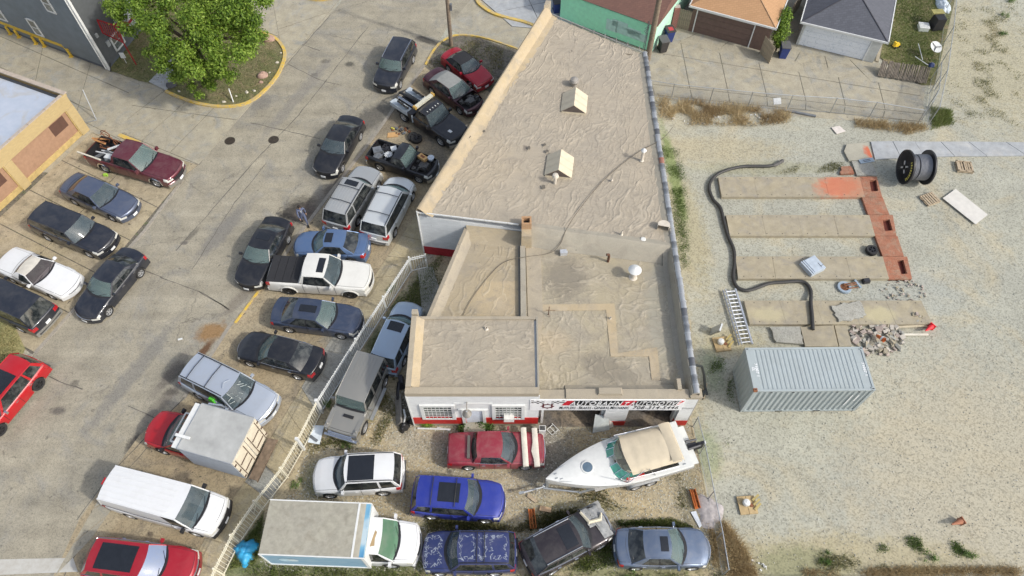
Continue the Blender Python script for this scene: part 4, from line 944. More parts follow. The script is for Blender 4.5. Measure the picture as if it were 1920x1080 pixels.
 for x in seams:
  for sg in(1,-1):
   q0=0.4 if not any(abs(x-a)<r*1.16 for a in wx)else 1.6
   A_=[SP(x-.011,q,sg,.006)for q in(q0,1,2,3,4)];B_=[SP(x+.011,q,sg,.006)for q in(q0,1,2,3,4)]
   sm.grid([A_,B_],flip=(sg>0))
 sm.build('door_seams',BLACK,t)
 for x in seams[1:]:
  for sg in(1,-1):
   q=SP(x+.20,2.75,sg,.02);hd.box(q,(.17,.035,.035))
 hd.build('door_handles',CHROME if chrome else pmat,t)
 def strip(nm,end,y0,y1,z0,z1,off,mat,parent=t,thick=.05,zt=0):
  g_=MB();x=end*L/2;wd=sec(x)[2][0];rows=[]
  n_=max(2,int(abs(y1-y0)/.14)+1)
  for k in range(n_+1):
   y=lerp(y0,y1,k/n_);xx=bow(x,y,wd)
   rows.append([(xx-end*thick,y,z0),(xx+end*off,y,z0),(xx+end*off*.9,y,z1),(xx-end*thick,y,z1+zt)])
  g_.grid(rows,flip=(end>0))
  for row in(rows[0],rows[-1]):g_.add(row,[(0,1,2,3)])
  return g_.build(nm,mat,parent,smooth=45)
 hn,ht=p['hn'],p['ht']
 bm=bumperm or(BLACK if cladding else pmat)
 strip('front_bumper',1,-hw*.93,hw*.93,zs,zs+.26,.05,bm)
 if not cabonly:strip('rear_bumper',-1,-hw*.93,hw*.93,zs+.02,zs+.30,.05,bm)
 strip('grille',1,-hw*.5,hw*.5,zs+.29,hn-.15,.02,grille)
 if chrome:strip('grille_trim',1,-hw*.52,hw*.52,hn-.15,hn-.10,.035,CHROME)
 hl=hlamp or HLAMP
 for sg in(1,-1):
  g_=MB();rows=[]
  for i in range(5):
   x=L/2-.02-i*.085
   rows.append([SP(x,q,sg,.014)for q in(2.3,2.8,3.3,4,4.5-i*.08)])
  g_.grid(rows,flip=(sg<0));ha=strip('headlight',1,sg*hw*.55,sg*hw*.93,hn-.24,hn-.11,.022,hl)
  g_.build('headlight_lens',hl,ha,smooth='all')
  g_=MB();rows=[]
  for i in range(4):
   x=-L/2+.015+i*.07
   rows.append([SP(x,q,sg,.014)for q in(2.2,2.7,3.3,4,4.3)])
  tm_=tailmat or TLAMP
  if cabonly:continue
  g_.grid(rows,flip=(sg>0));tb=strip('taillight',-1,sg*hw*.62,sg*hw*.93,ht-.34,ht-.10,.022,tm_)
  g_.build('taillight_lens',tm_,tb,smooth='all')
 if plate[0]:strip('licence_plate',1,-.16,.16,zs+.10,zs+.25,.065,PLATE)
 if plate[1]:strip('licence_plate',-1,-.16,.16,zs+.34,zs+.50,.04,PLATE)
 mm=mirror or pmat
 for sg in(1,-1):
  q=SB(.07);m_=MB();big=truck or kind in('van','boxy')
  m_.box((q.x+.02,sg*(q.y+.16),q.z+.09),(.13,.20 if not big else .24,.14 if not big else .22),taper=.85)
  m_.tube([(q.x,sg*(q.y-.02),q.z+.02),(q.x+.02,sg*(q.y+.12),q.z+.07)],.025,5)
  m_.build('door_mirror',mm,t,smooth=True)
 it=MB();it.box(((hole0+hole1)/2,0,.42),(hole1-hole0+.5,W*.78,.06));it.build('cabin_floor',DASH,t)
 db=MB();db.box((xc-.30-cb*.4,0,p['hc']-.06),(.42,W*.70,.16),taper=.85);db.build('dashboard',DASH,t,smooth=True)
 swx=xc-.62-cb*.4
 s_=MB();s_.tube([(swx+.04*math.sin(a),W*.2+.17*math.cos(a),p['hc']+.02+.15*math.sin(a))for a in[k*math.pi/6 for k in range(13)]],.017,5);s_.build('steering_wheel',BLACK,t)
 fx=xf-.35 if kind not in('minivan','van')else xf-.1
 for sg in(1,-1):
  q=MB();q.box((fx,sg*W*.2,.62*hz),(.5,.46,.18));q.box((fx-.28,sg*W*.2,.88*hz),(.14,.46,.58*hz),taper=.9);q.box((fx-.30,sg*W*.2,1.20*hz),(.09,.24,.16));q.build('seat',seats,t,smooth=True)
 if kind not in('van','hoodtruck','pickup')and xr<fx-.9:
  q=MB();q.box((fx-1.1,0,.60),(.45,W*.66,.18));q.box((fx-1.36,0,.86),(.14,W*.66,.52));q.build('rear_seat',seats,t,smooth=True)
 def rp(x,y,off):
  tt=(Tf(0).x-x)/(Tf(0).x-Rf(0).x);v=y/wr
  return Vector((x,y,lerp(H-.015,H-.03,tt)-.05*v*v+.035*math.sin(math.pi*min(max(tt,0),1))+off))
 if sunroof:
  a0,a1,fw=sunroof
  g_=MB();rows=[]
  for i in range(5):
   x=lerp(xf,xr,lerp(a0,a1,i/4));rows.append([rp(x,v*wr*fw,.012)for v in us])
  g_.grid(rows,flip=True);g_.build('sunroof',ROOFG,t,smooth='all')
 if rails:
  for sg in(1,-1):
   g_=MB();g_.tube([rp(lerp(xf,xr,k),sg*wr*.93,.02 if k in(.06,.97)else .06)for k in(.06,.1,.3,.5,.7,.93,.97)],.022,5);g_.build('roof_rail',BLACK if rails=='k' else CHROME,t,smooth=True)
 for k in bars:
  x=lerp(xf,xr,k);g_=MB();g_.tube([rp(x,-wr*.93,.07),rp(x,0,.085),rp(x,wr*.93,.07)],.022,5);g_.build('roof_bar',BLACK,t)
 if flare:
  for a in wx:
   for sg in(1,-1):
    g_=MB();pts=[]
    for k in range(9):
     q=math.pi*k/8;Ra=r*1.2
     pts.append((a+Ra*math.cos(q),sg*(env(a+Ra*math.cos(q))[0]+.005),max(zs,r+Ra*math.sin(q)*.98)))
    g_.tube(pts,.045,5);g_.build('wheel_arch_flare',flare,t,smooth=True)
 if cladding:
  cm=cladding if not isinstance(cladding,bool)else BLACK
  for sg in(1,-1):
   g_=MB();xs_=[lerp(wx[1]+r*1.2,wx[0]-r*1.2,k/4)for k in range(5)]
   g_.grid([[SP(x,0,sg,.012),SP(x,.5,sg,.012),SP(x,.95,sg,.012)]for x in xs_],flip=(sg<0));g_.build('sill_cladding',cm,t)
 if bed0 is not None:
  g_=MB();zf=.62+(r-.33);wi=hw*.84;zt=ztop(-L*.3,hw*.88)
  x0,x1=bed0+.04,bed1-.02
  g_.add([(x0,-wi,zf),(x1,-wi,zf),(x1,wi,zf),(x0,wi,zf),(x0,-wi,zt),(x1,-wi,zt),(x1,wi,zt),(x0,wi,zt)],[(0,1,2,3),(0,4,5,1),(1,5,6,2),(2,6,7,3),(3,7,4,0)])
  for a in wx[1:]:
   for sg in(1,-1):g_.box((a,sg*(wi-.12),zf+.12),(.8,.24,.24))
  g_.build('bed_liner',BLACK,t)
  if isinstance(openbed,str)is False:
   for sg in(1,-1):
    g_=MB();g_.box(((x0+x1)/2,sg*(wi+.04),zt+.015),(x1-x0,.10,.03));g_.build('bed_rail',BLACK,t)
 if bedcover:
  g_=MB();n_=4;x0,x1=-L/2+.06,xb-.05
  for k in range(n_):
   a_,b_=lerp(x0,x1,k/n_)+.01,lerp(x0,x1,(k+1)/n_)-.01
   g_.box(((a_+b_)/2,0,p['ht']+.035),(b_-a_,W*.90,.05))
  g_.build('bed_cover',bedcover,t)
 if nohood:
  e=MB();x0,x1=eng0,eng1;zf=.55
  e.box(((x0+x1)/2,0,zf),(x1-x0,W*.86,.05));e.build('engine_bay',BLACK,t)
  e=MB();rr_=random.Random(len(label))
  e.box(((x0+x1)/2,0,.75),((x1-x0)*.55,W*.32,.34),taper=.8)
  for k in range(14):
   e.box((rr_.uniform(x0+.1,x1-.1),rr_.uniform(-hw*.7,hw*.7),rr_.uniform(.65,.88)),(rr_.uniform(.06,.3),rr_.uniform(.05,.22),rr_.uniform(.05,.2)),rz=rr_.uniform(0,3))
  for k in range(6):
   a=Vector((rr_.uniform(x0+.1,x1-.1),rr_.uniform(-hw*.6,hw*.6),.85));e.tube([a,a+Vector((rr_.uniform(-.3,.3),rr_.uniform(-.4,.4),.08)),a+Vector((rr_.uniform(-.5,.5),rr_.uniform(-.4,.4),0))],.025,5)
  e.build('engine',pm('engine_metal',(.11,.11,.105),.5,.5,var=.5,scale=9),t)
 INFO[t.name]=dict(L=L,W=W,H=H,xc=xc,xf=xf,xr=xr,xb=xb,wr=wr,wx=wx,ztop=ztop,rp=rp,hw=hw,hc=p['hc'],ht=p['ht'],bed=(bed0,bed1))
 return t
INFO={}
# ============================================================ the cars themselves
C_BLACK=paint('paint_black',(.010,.011,.015),dirt=.06)
C_NAVYBLK=paint('paint_navy_black',(.012,.015,.024),dirt=.08)
C_SLATE=paint('paint_slate_blue',(.10,.125,.19),.5,dirt=.15)
C_DKBLUE=paint('paint_dark_blue',(.055,.075,.125),.5,dirt=.15)
C_BLUE=paint('paint_mid_blue',(.13,.21,.37),.5,dirt=.15)
C_BRBLUE=paint('paint_bright_blue',(.022,.038,.28),.2,dirt=.06)
C_STEELB=paint('paint_steel_blue',(.12,.16,.235),.5,dirt=.2)
C_MAROON=paint('paint_maroon',(.12,.018,.03),.3,dirt=.16)
C_DMAROON=paint('paint_dark_maroon',(.055,.012,.02),.3,dirt=.12)
C_FADED=paint('paint_faded_maroon',(.25,.022,.04),.1,.42,dirt=.22)
C_RED=paint('paint_red',(.42,.008,.014),.1,dirt=.04)
C_CRIMSON=paint('paint_crimson',(.34,.010,.022),.2,dirt=.05)
C_WHITE=paint('paint_white',(.66,.67,.67),dirt=.14)
C_CREAM=paint('paint_warm_white',(.66,.655,.61),dirt=.18)
C_SILVER=paint('paint_silver',(.44,.45,.44),.45,dirt=.15)
C_CSILVER=paint('paint_cool_silver',(.48,.53,.60),.45,dirt=.15)
C_PSILVER=paint('paint_pale_silver',(.62,.645,.64),.3,dirt=.12)
C_LBLUE=paint('paint_pale_blue_silver',(.36,.45,.55),.4,dirt=.15)
C_GUN=paint('paint_grey',(.28,.275,.25),.35,dirt=.2)
C_BROWN=paint('paint_dark_brown',(.032,.026,.030),.4,dirt=.10)
VINYL=pm('black_vinyl_top',(.02,.02,.022),.75,bump=.2,bscale=80)
GVINYL=pm('grey_vinyl_top',(.26,.265,.25),.85)
LEFT='cars parked on the slabs by the yellow garage'
ROAD='cars standing along the street'
CENT='cars parked between the kerb and the fence'
YARD='vehicles stored in the fenced yard'
SHOP='vehicles parked beside the long roof'
v1=vehicle('pickup_truck','dark red pickup with scrap and an old bicycle heaped in its bed','pickup truck','pickup',(336,325),(176,280),.8,C_MAROON,W=2.0,group=LEFT,openbed=True,bumperm=CHROME,dims=dict(rf=.085,rr=-.13,rb=-.165,cowl=.205),flare=CHROME,gz=.02)
vehicle('car','slate blue sedan with black boot lid, between the red pickup and the black SUV','car','sedan',(250,396),(130,345),.6,C_SLATE,W=1.86,group=LEFT,gz=.02,H=1.48)
vehicle('car','black SUV with bright window trim, behind the white sports car','SUV','suv',(207,460),(75,408),.7,C_NAVYBLK,W=1.92,group=LEFT,chrome=True,gz=.02)
vehicle('car','black older sedan stopped at an angle on the street by the white sports car','car','sedan',(155,597),(258,474),.6,C_NAVYBLK,W=1.84,group=ROAD,chrome=True)
v5=vehicle('car','white low sports car with pale targa top and dark red seats','sports car','coupe',(143,541),(12,488),.5,C_WHITE,W=1.92,group=LEFT,gz=.02,H=1.20,roofmat=pm('targa_panel',(.56,.53,.46),.5),seats=pm('red_leather',(.28,.02,.03),.6),dims=dict(cowl=.14,rf=.0,rr=-.16,rb=-.23,hn=.58,hc=.84,hb=.90,ht=.88,bf=.34),ws=glass('clear_red_glass',(.16,.14,.14),.4),hlamp=C_WHITE,tailmat=C_WHITE,rearg=ROOFG)
vehicle('car','big black SUV at the left picture edge with its tailgate towards the street','SUV','suv',(-60,533),(88,600),.8,C_NAVYBLK,W=2.02,group=LEFT,gz=.02,H=1.90,bumperm=C_GUN,cladding=C_GUN)
vehicle('car','red SUV with black sunroof, cut off by the left picture edge','SUV','wagon',(-58,836),(64,658),.8,C_RED,W=1.92,L=4.75,group=ROAD,H=1.68,sunroof=(.08,.62,.8),wheels='dark',head=R(-112),mirror=CHROME,chrome=True,dims=dict(r=.38))
vehicle('car','red car with huge dark glass roof and bluish windshield at the bottom edge','car','wagon',(368,1070),(170,1045),.6,C_CRIMSON,W=1.88,group=CENT,sunroof=(.18,.84,.80),ws=WSGB,chrome=True,H=1.56)
vehicle('car','glossy black SUV with roof rails, highest of the three cars on the street','SUV','suv',(718,165),(762,82),.7,C_NAVYBLK,W=1.88,group=ROAD,rails=True,L=4.75,H=1.62)
vehicle('car','plain black sedan, middle of the three cars along the street','car','sedan',(605,326),(664,225),.6,C_BLACK,W=1.86,group=ROAD)
vehicle('car','black sedan with papers behind its windshield, beside the walking man','car','sedan',(460,537),(527,414),.6,C_BLACK,W=1.86,group=ROAD,sunroof=(.45,.8,.62))
vehicle('car','bright red convertible with black soft top on the weedy corner','convertible','coupe',(914,158),(838,100),.6,C_CRIMSON,W=1.72,L=4.25,group=SHOP,softtop=VINYL,dims=dict(rr=-.24,rb=-.36,cowl=.20,rf=.04,bf=.12))
vehicle('car','dark maroon sedan with grey vinyl roof and its front end stripped','car','sedan',(898,205),(806,140),.6,C_DMAROON,W=1.82,group=SHOP,roofmat=GVINYL,nohood=True,rearg=GVINYL,L=4.9)
v14=vehicle('tow_truck','black tow truck with light bar and wheel lift behind its cab','tow truck','hoodtruck',(866,258),(750,183),.8,C_BLACK,W=1.98,group=SHOP,dims=dict(cowl=.19,rf=.10,rr=-.06,rb=-.09,ht=.80,hb=1.17),bumperm=CHROME,openbed='flat',cabonly=True)
v15=vehicle('pickup_truck','small black pickup without hood, bed full of scrap metal and fans','pickup truck','pickup',(818,318),(696,280),.8,C_BLACK,W=1.78,group=SHOP,nohood=True,openbed=True,bumperm=CHROME,dims=dict(H=1.62,rf=.06,rr=-.08,rb=-.12,cowl=.16,hn=.85,hc=1.0,hb=1.02,ht=1.02,r=.34))
vehicle('car','tan silver SUV with sunroof and ribbed roof, left of the pale minivan','SUV','suv',(688,312),(636,428),.8,C_SILVER,W=1.92,group=CENT,H=1.86,sunroof=(.07,.22,.55),rails='k',bars=(.28,.68),chrome=False,head=R(71))
vehicle('minivan','pale silver minivan with roof rack, right of the tan silver SUV','minivan','minivan',(752,331),(706,446),.8,C_PSILVER,W=1.96,group=CENT,rails='k',bars=(.22,.72),head=R(73),bumperm=C_CREAM)
vehicle('car','mid blue sedan with sunroof facing the street, above the white pickup','car','sedan',(553,458),(690,465),.6,C_BLUE,W=1.78,group=CENT,sunroof=(.08,.42,.55),L=4.55)
v19=vehicle('pickup_truck','white crew cab pickup with black folding bed cover and sunroof','pickup truck','pickup',(697,522),(508,510),.8,C_CREAM,W=2.02,group=CENT,bedcover=VINYL,sunroof=(.12,.40,.62),wheels='dark',flare=C_CREAM,dims=dict(cowl=.20,rf=.10,rr=-.135,rb=-.17,hb=1.17))
vehicle('car','dark blue sedan with long sunroof strip, below the white pickup','car','sedan',(679,605),(514,585),.6,C_DKBLUE,W=1.86,group=CENT,sunroof=(.15,.8,.34))
vehicle('car','black sedan facing the street, between the dark blue sedan and the damaged silver SUV','car','sedan',(452,645),(600,685),.6,C_BLACK,W=1.86,group=CENT,L=4.85,chrome=True)
v22=vehicle('car','light silver SUV with cracked windshield and dented roof','SUV','suv',(515,772),(350,690),.8,C_CSILVER,W=1.98,group=CENT,H=1.88,rails='k',bars=(.42,.82),L=5.35,chrome=True)
v24=vehicle('van','long white cargo van with ribbed roof and black bumper','van','van',(418,970),(213,915),.9,C_WHITE,W=2.0,group=CENT,bumperm=BLACK,mirror=BLACK)
vehicle('car','pale blue silver wagon squeezed between the fence and the office wall','car','wagon',(768,572),(722,688),.7,C_LBLUE,W=1.76,group=YARD,sunroof=(.05,.30,.62),L=4.45,chrome=False,head=R(73))
vehicle('car','boxy grey off road SUV with flat ribbed roof behind the white fence','SUV','boxy',at(672,745,.8),None,.8,C_GUN,W=1.84,L=4.35,group=YARD,head=R(-107),hlamp=CHROME)
vehicle('car','white SUV with black glass roof, left most car of the yard','SUV','suv',(586,893),(756,885),.8,C_WHITE,W=1.86,group=YARD,sunroof=(.08,.60,.84),rails='k',dims=dict(H=1.74),cladding=False)
v28=vehicle('car','faded maroon boxy sedan with two pale bumpers laid on its hood','car','sedan',(1021,842),(840,843),.7,C_FADED,W=1.76,group=YARD,dims=dict(bf=.05,br=.03,wr=.70,rf=.07,rr=-.20,rb=-.26,cowl=.20,hn=.80,hc=.93,hb=.95,ht=.88),chrome=True)
v29=vehicle('car','bright blue SUV with panoramic sunroof and crumpled hood','SUV','suv',(946,940),(773,928),.8,C_BRBLUE,W=1.88,group=YARD,sunroof=(.16,.58,.62),bars=(.24,.70),dims=dict(H=1.66))
v31=vehicle('car','dark blue SUV with peeling clear coat beside the white box truck','SUV','suv',(791,1035),(968,1035),.8,paint('paint_faded_blue',(.035,.048,.15),.3,dirt=.10),W=1.86,group=YARD,rails='k',bars=(.38,.52))
v32=vehicle('car','dark brown crossover parked askew with a tarp over its front','SUV','suv',(1138,975),(985,1055),.7,C_BROWN,W=1.88,group=YARD,rails=True,chrome=True,sunroof=(.10,.42,.7),dims=dict(H=1.62,rr=-.34,rb=-.46))
vehicle('car','steel blue sedan with small sunroof in the bottom right yard corner','car','sedan',(1331,1028),(1152,1028),.6,C_STEELB,W=1.80,group=YARD,sunroof=(.12,.40,.52),chrome=True)
def local(t,fx,fy,z=0.0):
 """fraction of length / width in a vehicle's own frame"""
 i=INFO[t.name];return Vector((fx*i['L'],fy*i['W'],z))
i=INFO[v22.name];m=MB();m.tube([(i['xf']-.3,.2,i['H']+.03),(i['xf']-.5,-.1,i['H']+.05),(i['xf']-.35,-.35,i['H']+.03)],.03,5);m.build('roof_dent_ridge',C_CSILVER,v22,True)
m=MB()
for k in range(12):
 a=rng.uniform(.1,.9);p0=Vector((lerp(i['xc'],i['xf'],a),rng.uniform(-.6,.6),lerp(i['hc'],i['H'],a)+.05));p1=p0+Vector((rng.uniform(-.25,.25),rng.uniform(-.3,.3),0));a1=(p1.x-i['xc'])/(i['xf']-i['xc']);p1.z=lerp(i['hc'],i['H'],a1)+.05;m.tube([p0,p1],.008,3)
m.build('windshield_cracks',pm('crack_white',(.6,.65,.62),.5),v22)
m=MB();m.box((.15,-i['hw']-.12,.98),(.75,.09,.62),rz=.30);m.box((-.2,-i['hw']+.12,1.0),(.40,.18,.25));m.build('open_rear_door',C_CSILVER,v22,True)
m=MB();m.box((-.28,-i['hw']+.05,1.12),(.42,.22,.30),taper=.6);tag(m.build('green_bag',pm('green_plastic',(.10,.55,.04),.5),smooth=True,loc=v22.matrix_basis@Vector((0,0,0)),rot=v22.rotation_euler),'bright green bag in the open door of the damaged silver SUV','bag')
cov=pm('primer_bumper',(.60,.56,.48),.6)
for k,(fx,lab)in enumerate(((.29,'longer cream bumper cover across the maroon hood, nearest its windshield'),(.405,'cream bumper cover with a wide bulge across the maroon hood, nearest its nose'))):
 m=MB();i=INFO[v28.name];rows=[]
 for s in range(11):
  y=lerp(-1.0,1.0,s/10);bl=.10*math.exp(-((y+.2)/.3)**2)if k else 0
  rows.append([(.0-.13,y,.02),(-.12-bl,y,.13),(.02,y,.18),(.15,y,.12),(.16,y,.0)])
 m.grid(rows);m.add(rows[0],[(0,1,2,3,4)]);m.add(rows[-1],[(4,3,2,1,0)])
 q=v28.matrix_basis@local(v28,fx,0,.93-.06*k)
 c=Matrix.Rotation(v28.rotation_euler[2],4,'Z');q=Vector((v28.location.x,v28.location.y,0))+(c@local(v28,fx,0,.95-.06*k))
 tag(m.build('bumper_cover',cov,smooth=45,loc=q,rot=(0,0,v28.rotation_euler[2]+.05)),lab,'bumper cover','bumper covers on the maroon hood')
def wloc(t,x,y,z):return Vector((t.location.x,t.location.y,t.location.z))+Matrix.Rotation(t.rotation_euler[2],4,'Z')@Vector((x,y,z))
i=INFO[v24.name]
for k in range(6):
 y=lerp(-.62,.62,k/5);m=MB();m.tube([(-i['L']*.46,y,i['rp'](-i['L']*.46,y,.0).z),(-.2*i['L'],y,i['rp'](-.2*i['L'],y,.0).z),(i['xf']-.55,y,i['rp'](i['xf']-.55,y,0).z)],.028,4);m.build('roof_rib',C_WHITE,v24,True)
m=MB();m.box((i['xr']-.08,.0,i['H']-.05),(.06,.34,.05));m.build('brake_light',TLAMP,v24)
peel=pm('bare_primer_edge',(.24,.27,.34),.8,var=.4,scale=8)
def squiggle(t,fn,x0,x1,y0,y1,n,off):
 m=MB();r_=random.Random(int(x0*100)+5)
 edge=[(x0,y0),(x1,y0),(x1,y1),(x0,y1),(x0,y0)]
 for(ax,ay),(bx,by)in zip(edge,edge[1:]):
  pts=[]
  for k in range(n*2+1):f=k/n/2;x=lerp(ax,bx,f)+r_.uniform(-.11,.11);y=lerp(ay,by,f)+r_.uniform(-.11,.11);pts.append((x,y,fn(x,y)+off))
  for p,q in zip(pts,pts[1:]):
   w_=r_.uniform(.004,.018)
   if r_.random()<.18:continue
   d=(Vector(q)-Vector(p));d.z=0
   if d.length<.01:continue
   d.normalize();nn_=Vector((-d.y,d.x,0))*w_;a,b=Vector(p),Vector(q);m.add([a-nn_,b-nn_,b+nn_,a+nn_],[(0,1,2,3)])
 m.build('peeled_paint',peel,t)
i=INFO[v31.name];zt=i['ztop'];rp_=lambda x,y:i['rp'](x,y,0).z
squiggle(v31,zt,i['xc']+.3,i['xc']+.95,-.62,-.08,9,.022);squiggle(v31,zt,i['xc']+.3,i['xc']+.95,.08,.62,9,.022)
squiggle(v31,rp_,i['xf']-.75,i['xf']-.15,-.5,.5,10,.012);squiggle(v31,rp_,i['xf']-1.30,i['xf']-1.06,-.48,.48,9,.012);squiggle(v31,rp_,i['xf']-2.2,i['xf']-1.55,-.45,.45,9,.012)
i=INFO[v32.name];m=MB();rows=[]
for a in range(15):
 x=lerp(i['xc']+.15,i['L']/2+.12,a/14);row=[]
 for b in range(15):
  y=lerp(-.05 if a<5 else-.75,i['hw']+.10,b/14);ins=abs(y)<i['hw']*.95 and x<i['L']/2-.05
  z=(i['ztop'](min(x,i['L']/2-.02),min(abs(y),i['hw']*.9))+.05)if ins else .55
  row.append((x+.02*math.sin(b*2.1),y,z+.035*math.sin(a*1.9+b*.8)+.02*math.sin(b*2.7)))
 rows.append(row)
m.grid(rows,flip=True);tag(m.build('tarp',pm('grey_tarp',(.27,.275,.27),.7,var=.3,scale=3),smooth='all',loc=v32.location,rot=v32.rotation_euler),'crumpled grey tarp over the nose of the dark brown crossover','tarp')
m=MB();m.tube([tuple(wloc(v32,i['xc']+.1,.8,1.12)),tuple(wloc(v32,i['xc']+.25,.2,1.15)),tuple(wloc(v32,i['xc']+.8,.1,1.08)),tuple(wloc(v32,i['xc']+1.0,.35,1.08))],[.06,.09,.10,.05],6);tag(m.build('rolled_cloth',pm('cream_cloth',(.58,.53,.40),.9),smooth=True),'cream rolled cloth lying along the edge of the grey tarp','cloth')
for t_,n_,a_,b_ in((bpy.data.objects['car.%03d'%0]if 'car.000' in bpy.data.objects else None,0,0,0),):
 pass
for o in list(bpy.data.objects):
 lb=o.get('label','')
 if lb.startswith('tan silver SUV')or lb.startswith('boxy grey'):
  i=INFO[o.name];bx=lb.startswith('boxy')
  for k in range(6):
   y=lerp(-.45,.45,k/5);x0,x1=(lerp(i['xf'],i['xr'],.30),lerp(i['xf'],i['xr'],.92))if not bx else(lerp(i['xf'],i['xr'],.38),lerp(i['xf'],i['xr'],.95))
   m=MB();m.tube([tuple(i['rp'](x0,y,.004)),tuple(i['rp']((x0+x1)/2,y,.004)),tuple(i['rp'](x1,y,.004))],.013,4);m.build('roof_rib',C_SILVER if not bx else C_GUN,o,True)
  if bx:
   m=MB();m.box((i['xc']+.45,.1,i['hc']+.04),(.16,.55,.03));m.build('hood_vent',BLACK,o)
   for s in(-1,1):m=MB();m.box((i['L']/2-.6,s*i['hw']*.86,1.16),(1.1,.22,.08));m.lathe([(.07,1.2),(.05,1.28),(.001,1.3)],(i['L']/2-.25,s*i['hw']*.86,0),8);m.build('fender_ridge',C_GUN,o,True)
   m=MB();m.box((i['L']/2+.12,0,.62),(.12,1.8,.22));m.box((i['L']/2+.06,0,.9),(.06,1.3,.3));m.build('chrome_bumper_bar',CHROME,o,True)
   for s in(-1,1):m=MB();m.box((-.1,s*(i['hw']+.10),.42),(1.9,.18,.05));m.build('running_board',STEEL,o)
def junk(name,label,cat,t,items):
 for k,(nm,lab,ct,build)in enumerate(items):pass
SCR=[pm('scrap_grey',(.20,.21,.22),.5,.5,var=.3),pm('scrap_rust',(.20,.08,.035),.8,var=.4),pm('scrap_white',(.60,.62,.62),.5),pm('scrap_dark',(.035,.035,.04),.5,.3),pm('scrap_orange',(.50,.13,.03),.6),pm('wood_tan',(.40,.27,.13),.8)]
def put(m,nm,mat,lab,cat,group=None,smooth=False,**k):return tag(m.build(nm,mat,smooth=smooth,**k),lab,cat,group)
i=INFO[v1.name];bz=.68
def W1(x,y,z):return tuple(wloc(v1,x,y,z))
m=MB();rr=[]
for k in range(21):a=k*math.pi/10;rr.append(W1(-2.35+.30*math.cos(a),.75,1.75+.30*math.sin(a)))
bk=thing('bicycle','old rusty bicycle standing on the scrap in the red pickup bed','bicycle',W1(-2.0,.7,0))
off=Vector(W1(-2.0,.7,0));m.tube([Vector(p)-off for p in rr],.03,5,cap=False);m.build('wheel',SCR[1],bk)
m=MB();m.tube([Vector(W1(-1.55+.30*math.cos(k*math.pi/10),.62,1.3+.30*math.sin(k*math.pi/10)))-off for k in range(21)],.03,5,cap=False);m.build('wheel',SCR[1],bk)
m=MB()
for a,b in(((-2.35,.75,1.75),(-1.55,.62,1.3)),((-2.3,.75,1.75),(-1.9,.8,1.2)),((-1.9,.8,1.2),(-1.55,.62,1.3)),((-2.35,.75,1.75),(-2.5,.5,1.9)),((-2.5,.5,1.9),(-2.45,1.0,1.85))):m.tube([Vector(W1(*a))-off,Vector(W1(*b))-off],.022,5)
m.build('frame',SCR[1],bk)
m=MB()
for k in range(16):
 a=Vector((rng.uniform(-2.7,-1.0),rng.uniform(.1,.85),rng.uniform(.8,1.35)));m.tube([W1(*a),W1(*(a+Vector((rng.uniform(-.7,.7),rng.uniform(-.4,.4),rng.uniform(-.2,.3)))))],rng.uniform(.015,.04),5)
stuff(put(m,'rusty_scrap',SCR[1],'tangle of rusty bars and rods in the red pickup bed','scrap'))
m=MB()
for k in range(5):a=Vector((rng.uniform(-1.7,-1.1),rng.uniform(.2,.7),rng.uniform(1.1,1.35)));m.box(W1(*a),(.30,.18,.12),rz=rng.uniform(0,3))
put(m,'orange_machine',SCR[4],'orange rusty machine part behind the cab of the red pickup','scrap')
m=MB()
for y,x0,x1 in((-.35,-2.6,-1.0),(-.15,-2.3,-.95)):m.tube([W1(x0,y,1.15),W1(x1,y,1.3)],.045,6)
m.box(W1(-1.3,-.55,1.15),(.8,.3,.25),rz=-.3);put(m,'metal_rack',SCR[2],'white metal rack lying in the red pickup bed beside the side rail','rack')
m=MB();m.box(W1(-1.95,-.15,1.15),(.12,1.5,.14),rz=v1.rotation_euler[2]-.5);m.box(W1(-1.5,-.25,1.2),(.9,.12,.14),rz=v1.rotation_euler[2]-.2);m.box(W1(-1.45,-.55,1.1),(.5,.5,.3),rz=.4);put(m,'scrap_frame',SCR[0],'dark grey steel frame piled in the red pickup bed','scrap')
m=MB();m.box(W1(-1.12,.35,1.50),(.09,1.5,.09),rot=Matrix.Rotation(v1.rotation_euler[2]-.75,3,'Z'));put(m,'white_plank',SCR[2],'white plank leaning over the bed behind the red cab','plank')
m=MB();m.box(W1(-2.75,-.85,1.18),(1.9,.10,.07),rz=v1.rotation_euler[2]-.06);put(m,'pale_board',pm('pale_wood',(.55,.52,.43),.8),'long pale board sticking out over the tailgate of the red pickup','plank')
for k,(x,y,lab)in enumerate(((-3.0,.75,'longer orange brown plank out of the back of the red pickup'),(-2.9,.45,'shorter orange brown plank out of the back of the red pickup'))):
 m=MB();m.box(W1(x,y,1.1+.05*k),(1.3-.35*k,.12,.05),rz=v1.rotation_euler[2]+.25-.35*k);put(m,'brown_board',pm('orange_wood',(.45,.22,.08),.8),lab,'plank','brown planks from the red pickup')
def W5(x,y,z):return tuple(wloc(v15,x,y,z))
i=INFO[v15.name]
m=MB();m.box(W5(-1.85,-.05,.85),(.55,.5,.4),rz=.3);m.box(W5(-1.6,-.45,.80),(.5,.4,.3),rz=.8);put(m,'engine_block',SCR[0],'grey engine casting in the rear of the small black pickup bed','engine part')
for k,(x,y,lab)in enumerate(((-1.35,.35,'black cooling fan in the small pickup bed'),)):
 m=MB();m.lathe([(.30,.78),(.30,.98),(.26,.98),(.26,.82),(.09,.82),(.09,.92),(.001,.92)],(0,0,0),18)
 for j in range(7):a=j*math.pi*2/7;m.box((.18*math.cos(a),.18*math.sin(a),.9),(.2,.07,.02),rz=a)
 q=W5(x,y,0);put(m,'cooling_fan',SCR[3],lab,'fan',loc=(q[0],q[1],.1),smooth=True)
m=MB();q=W5(-.98,-.15,0)
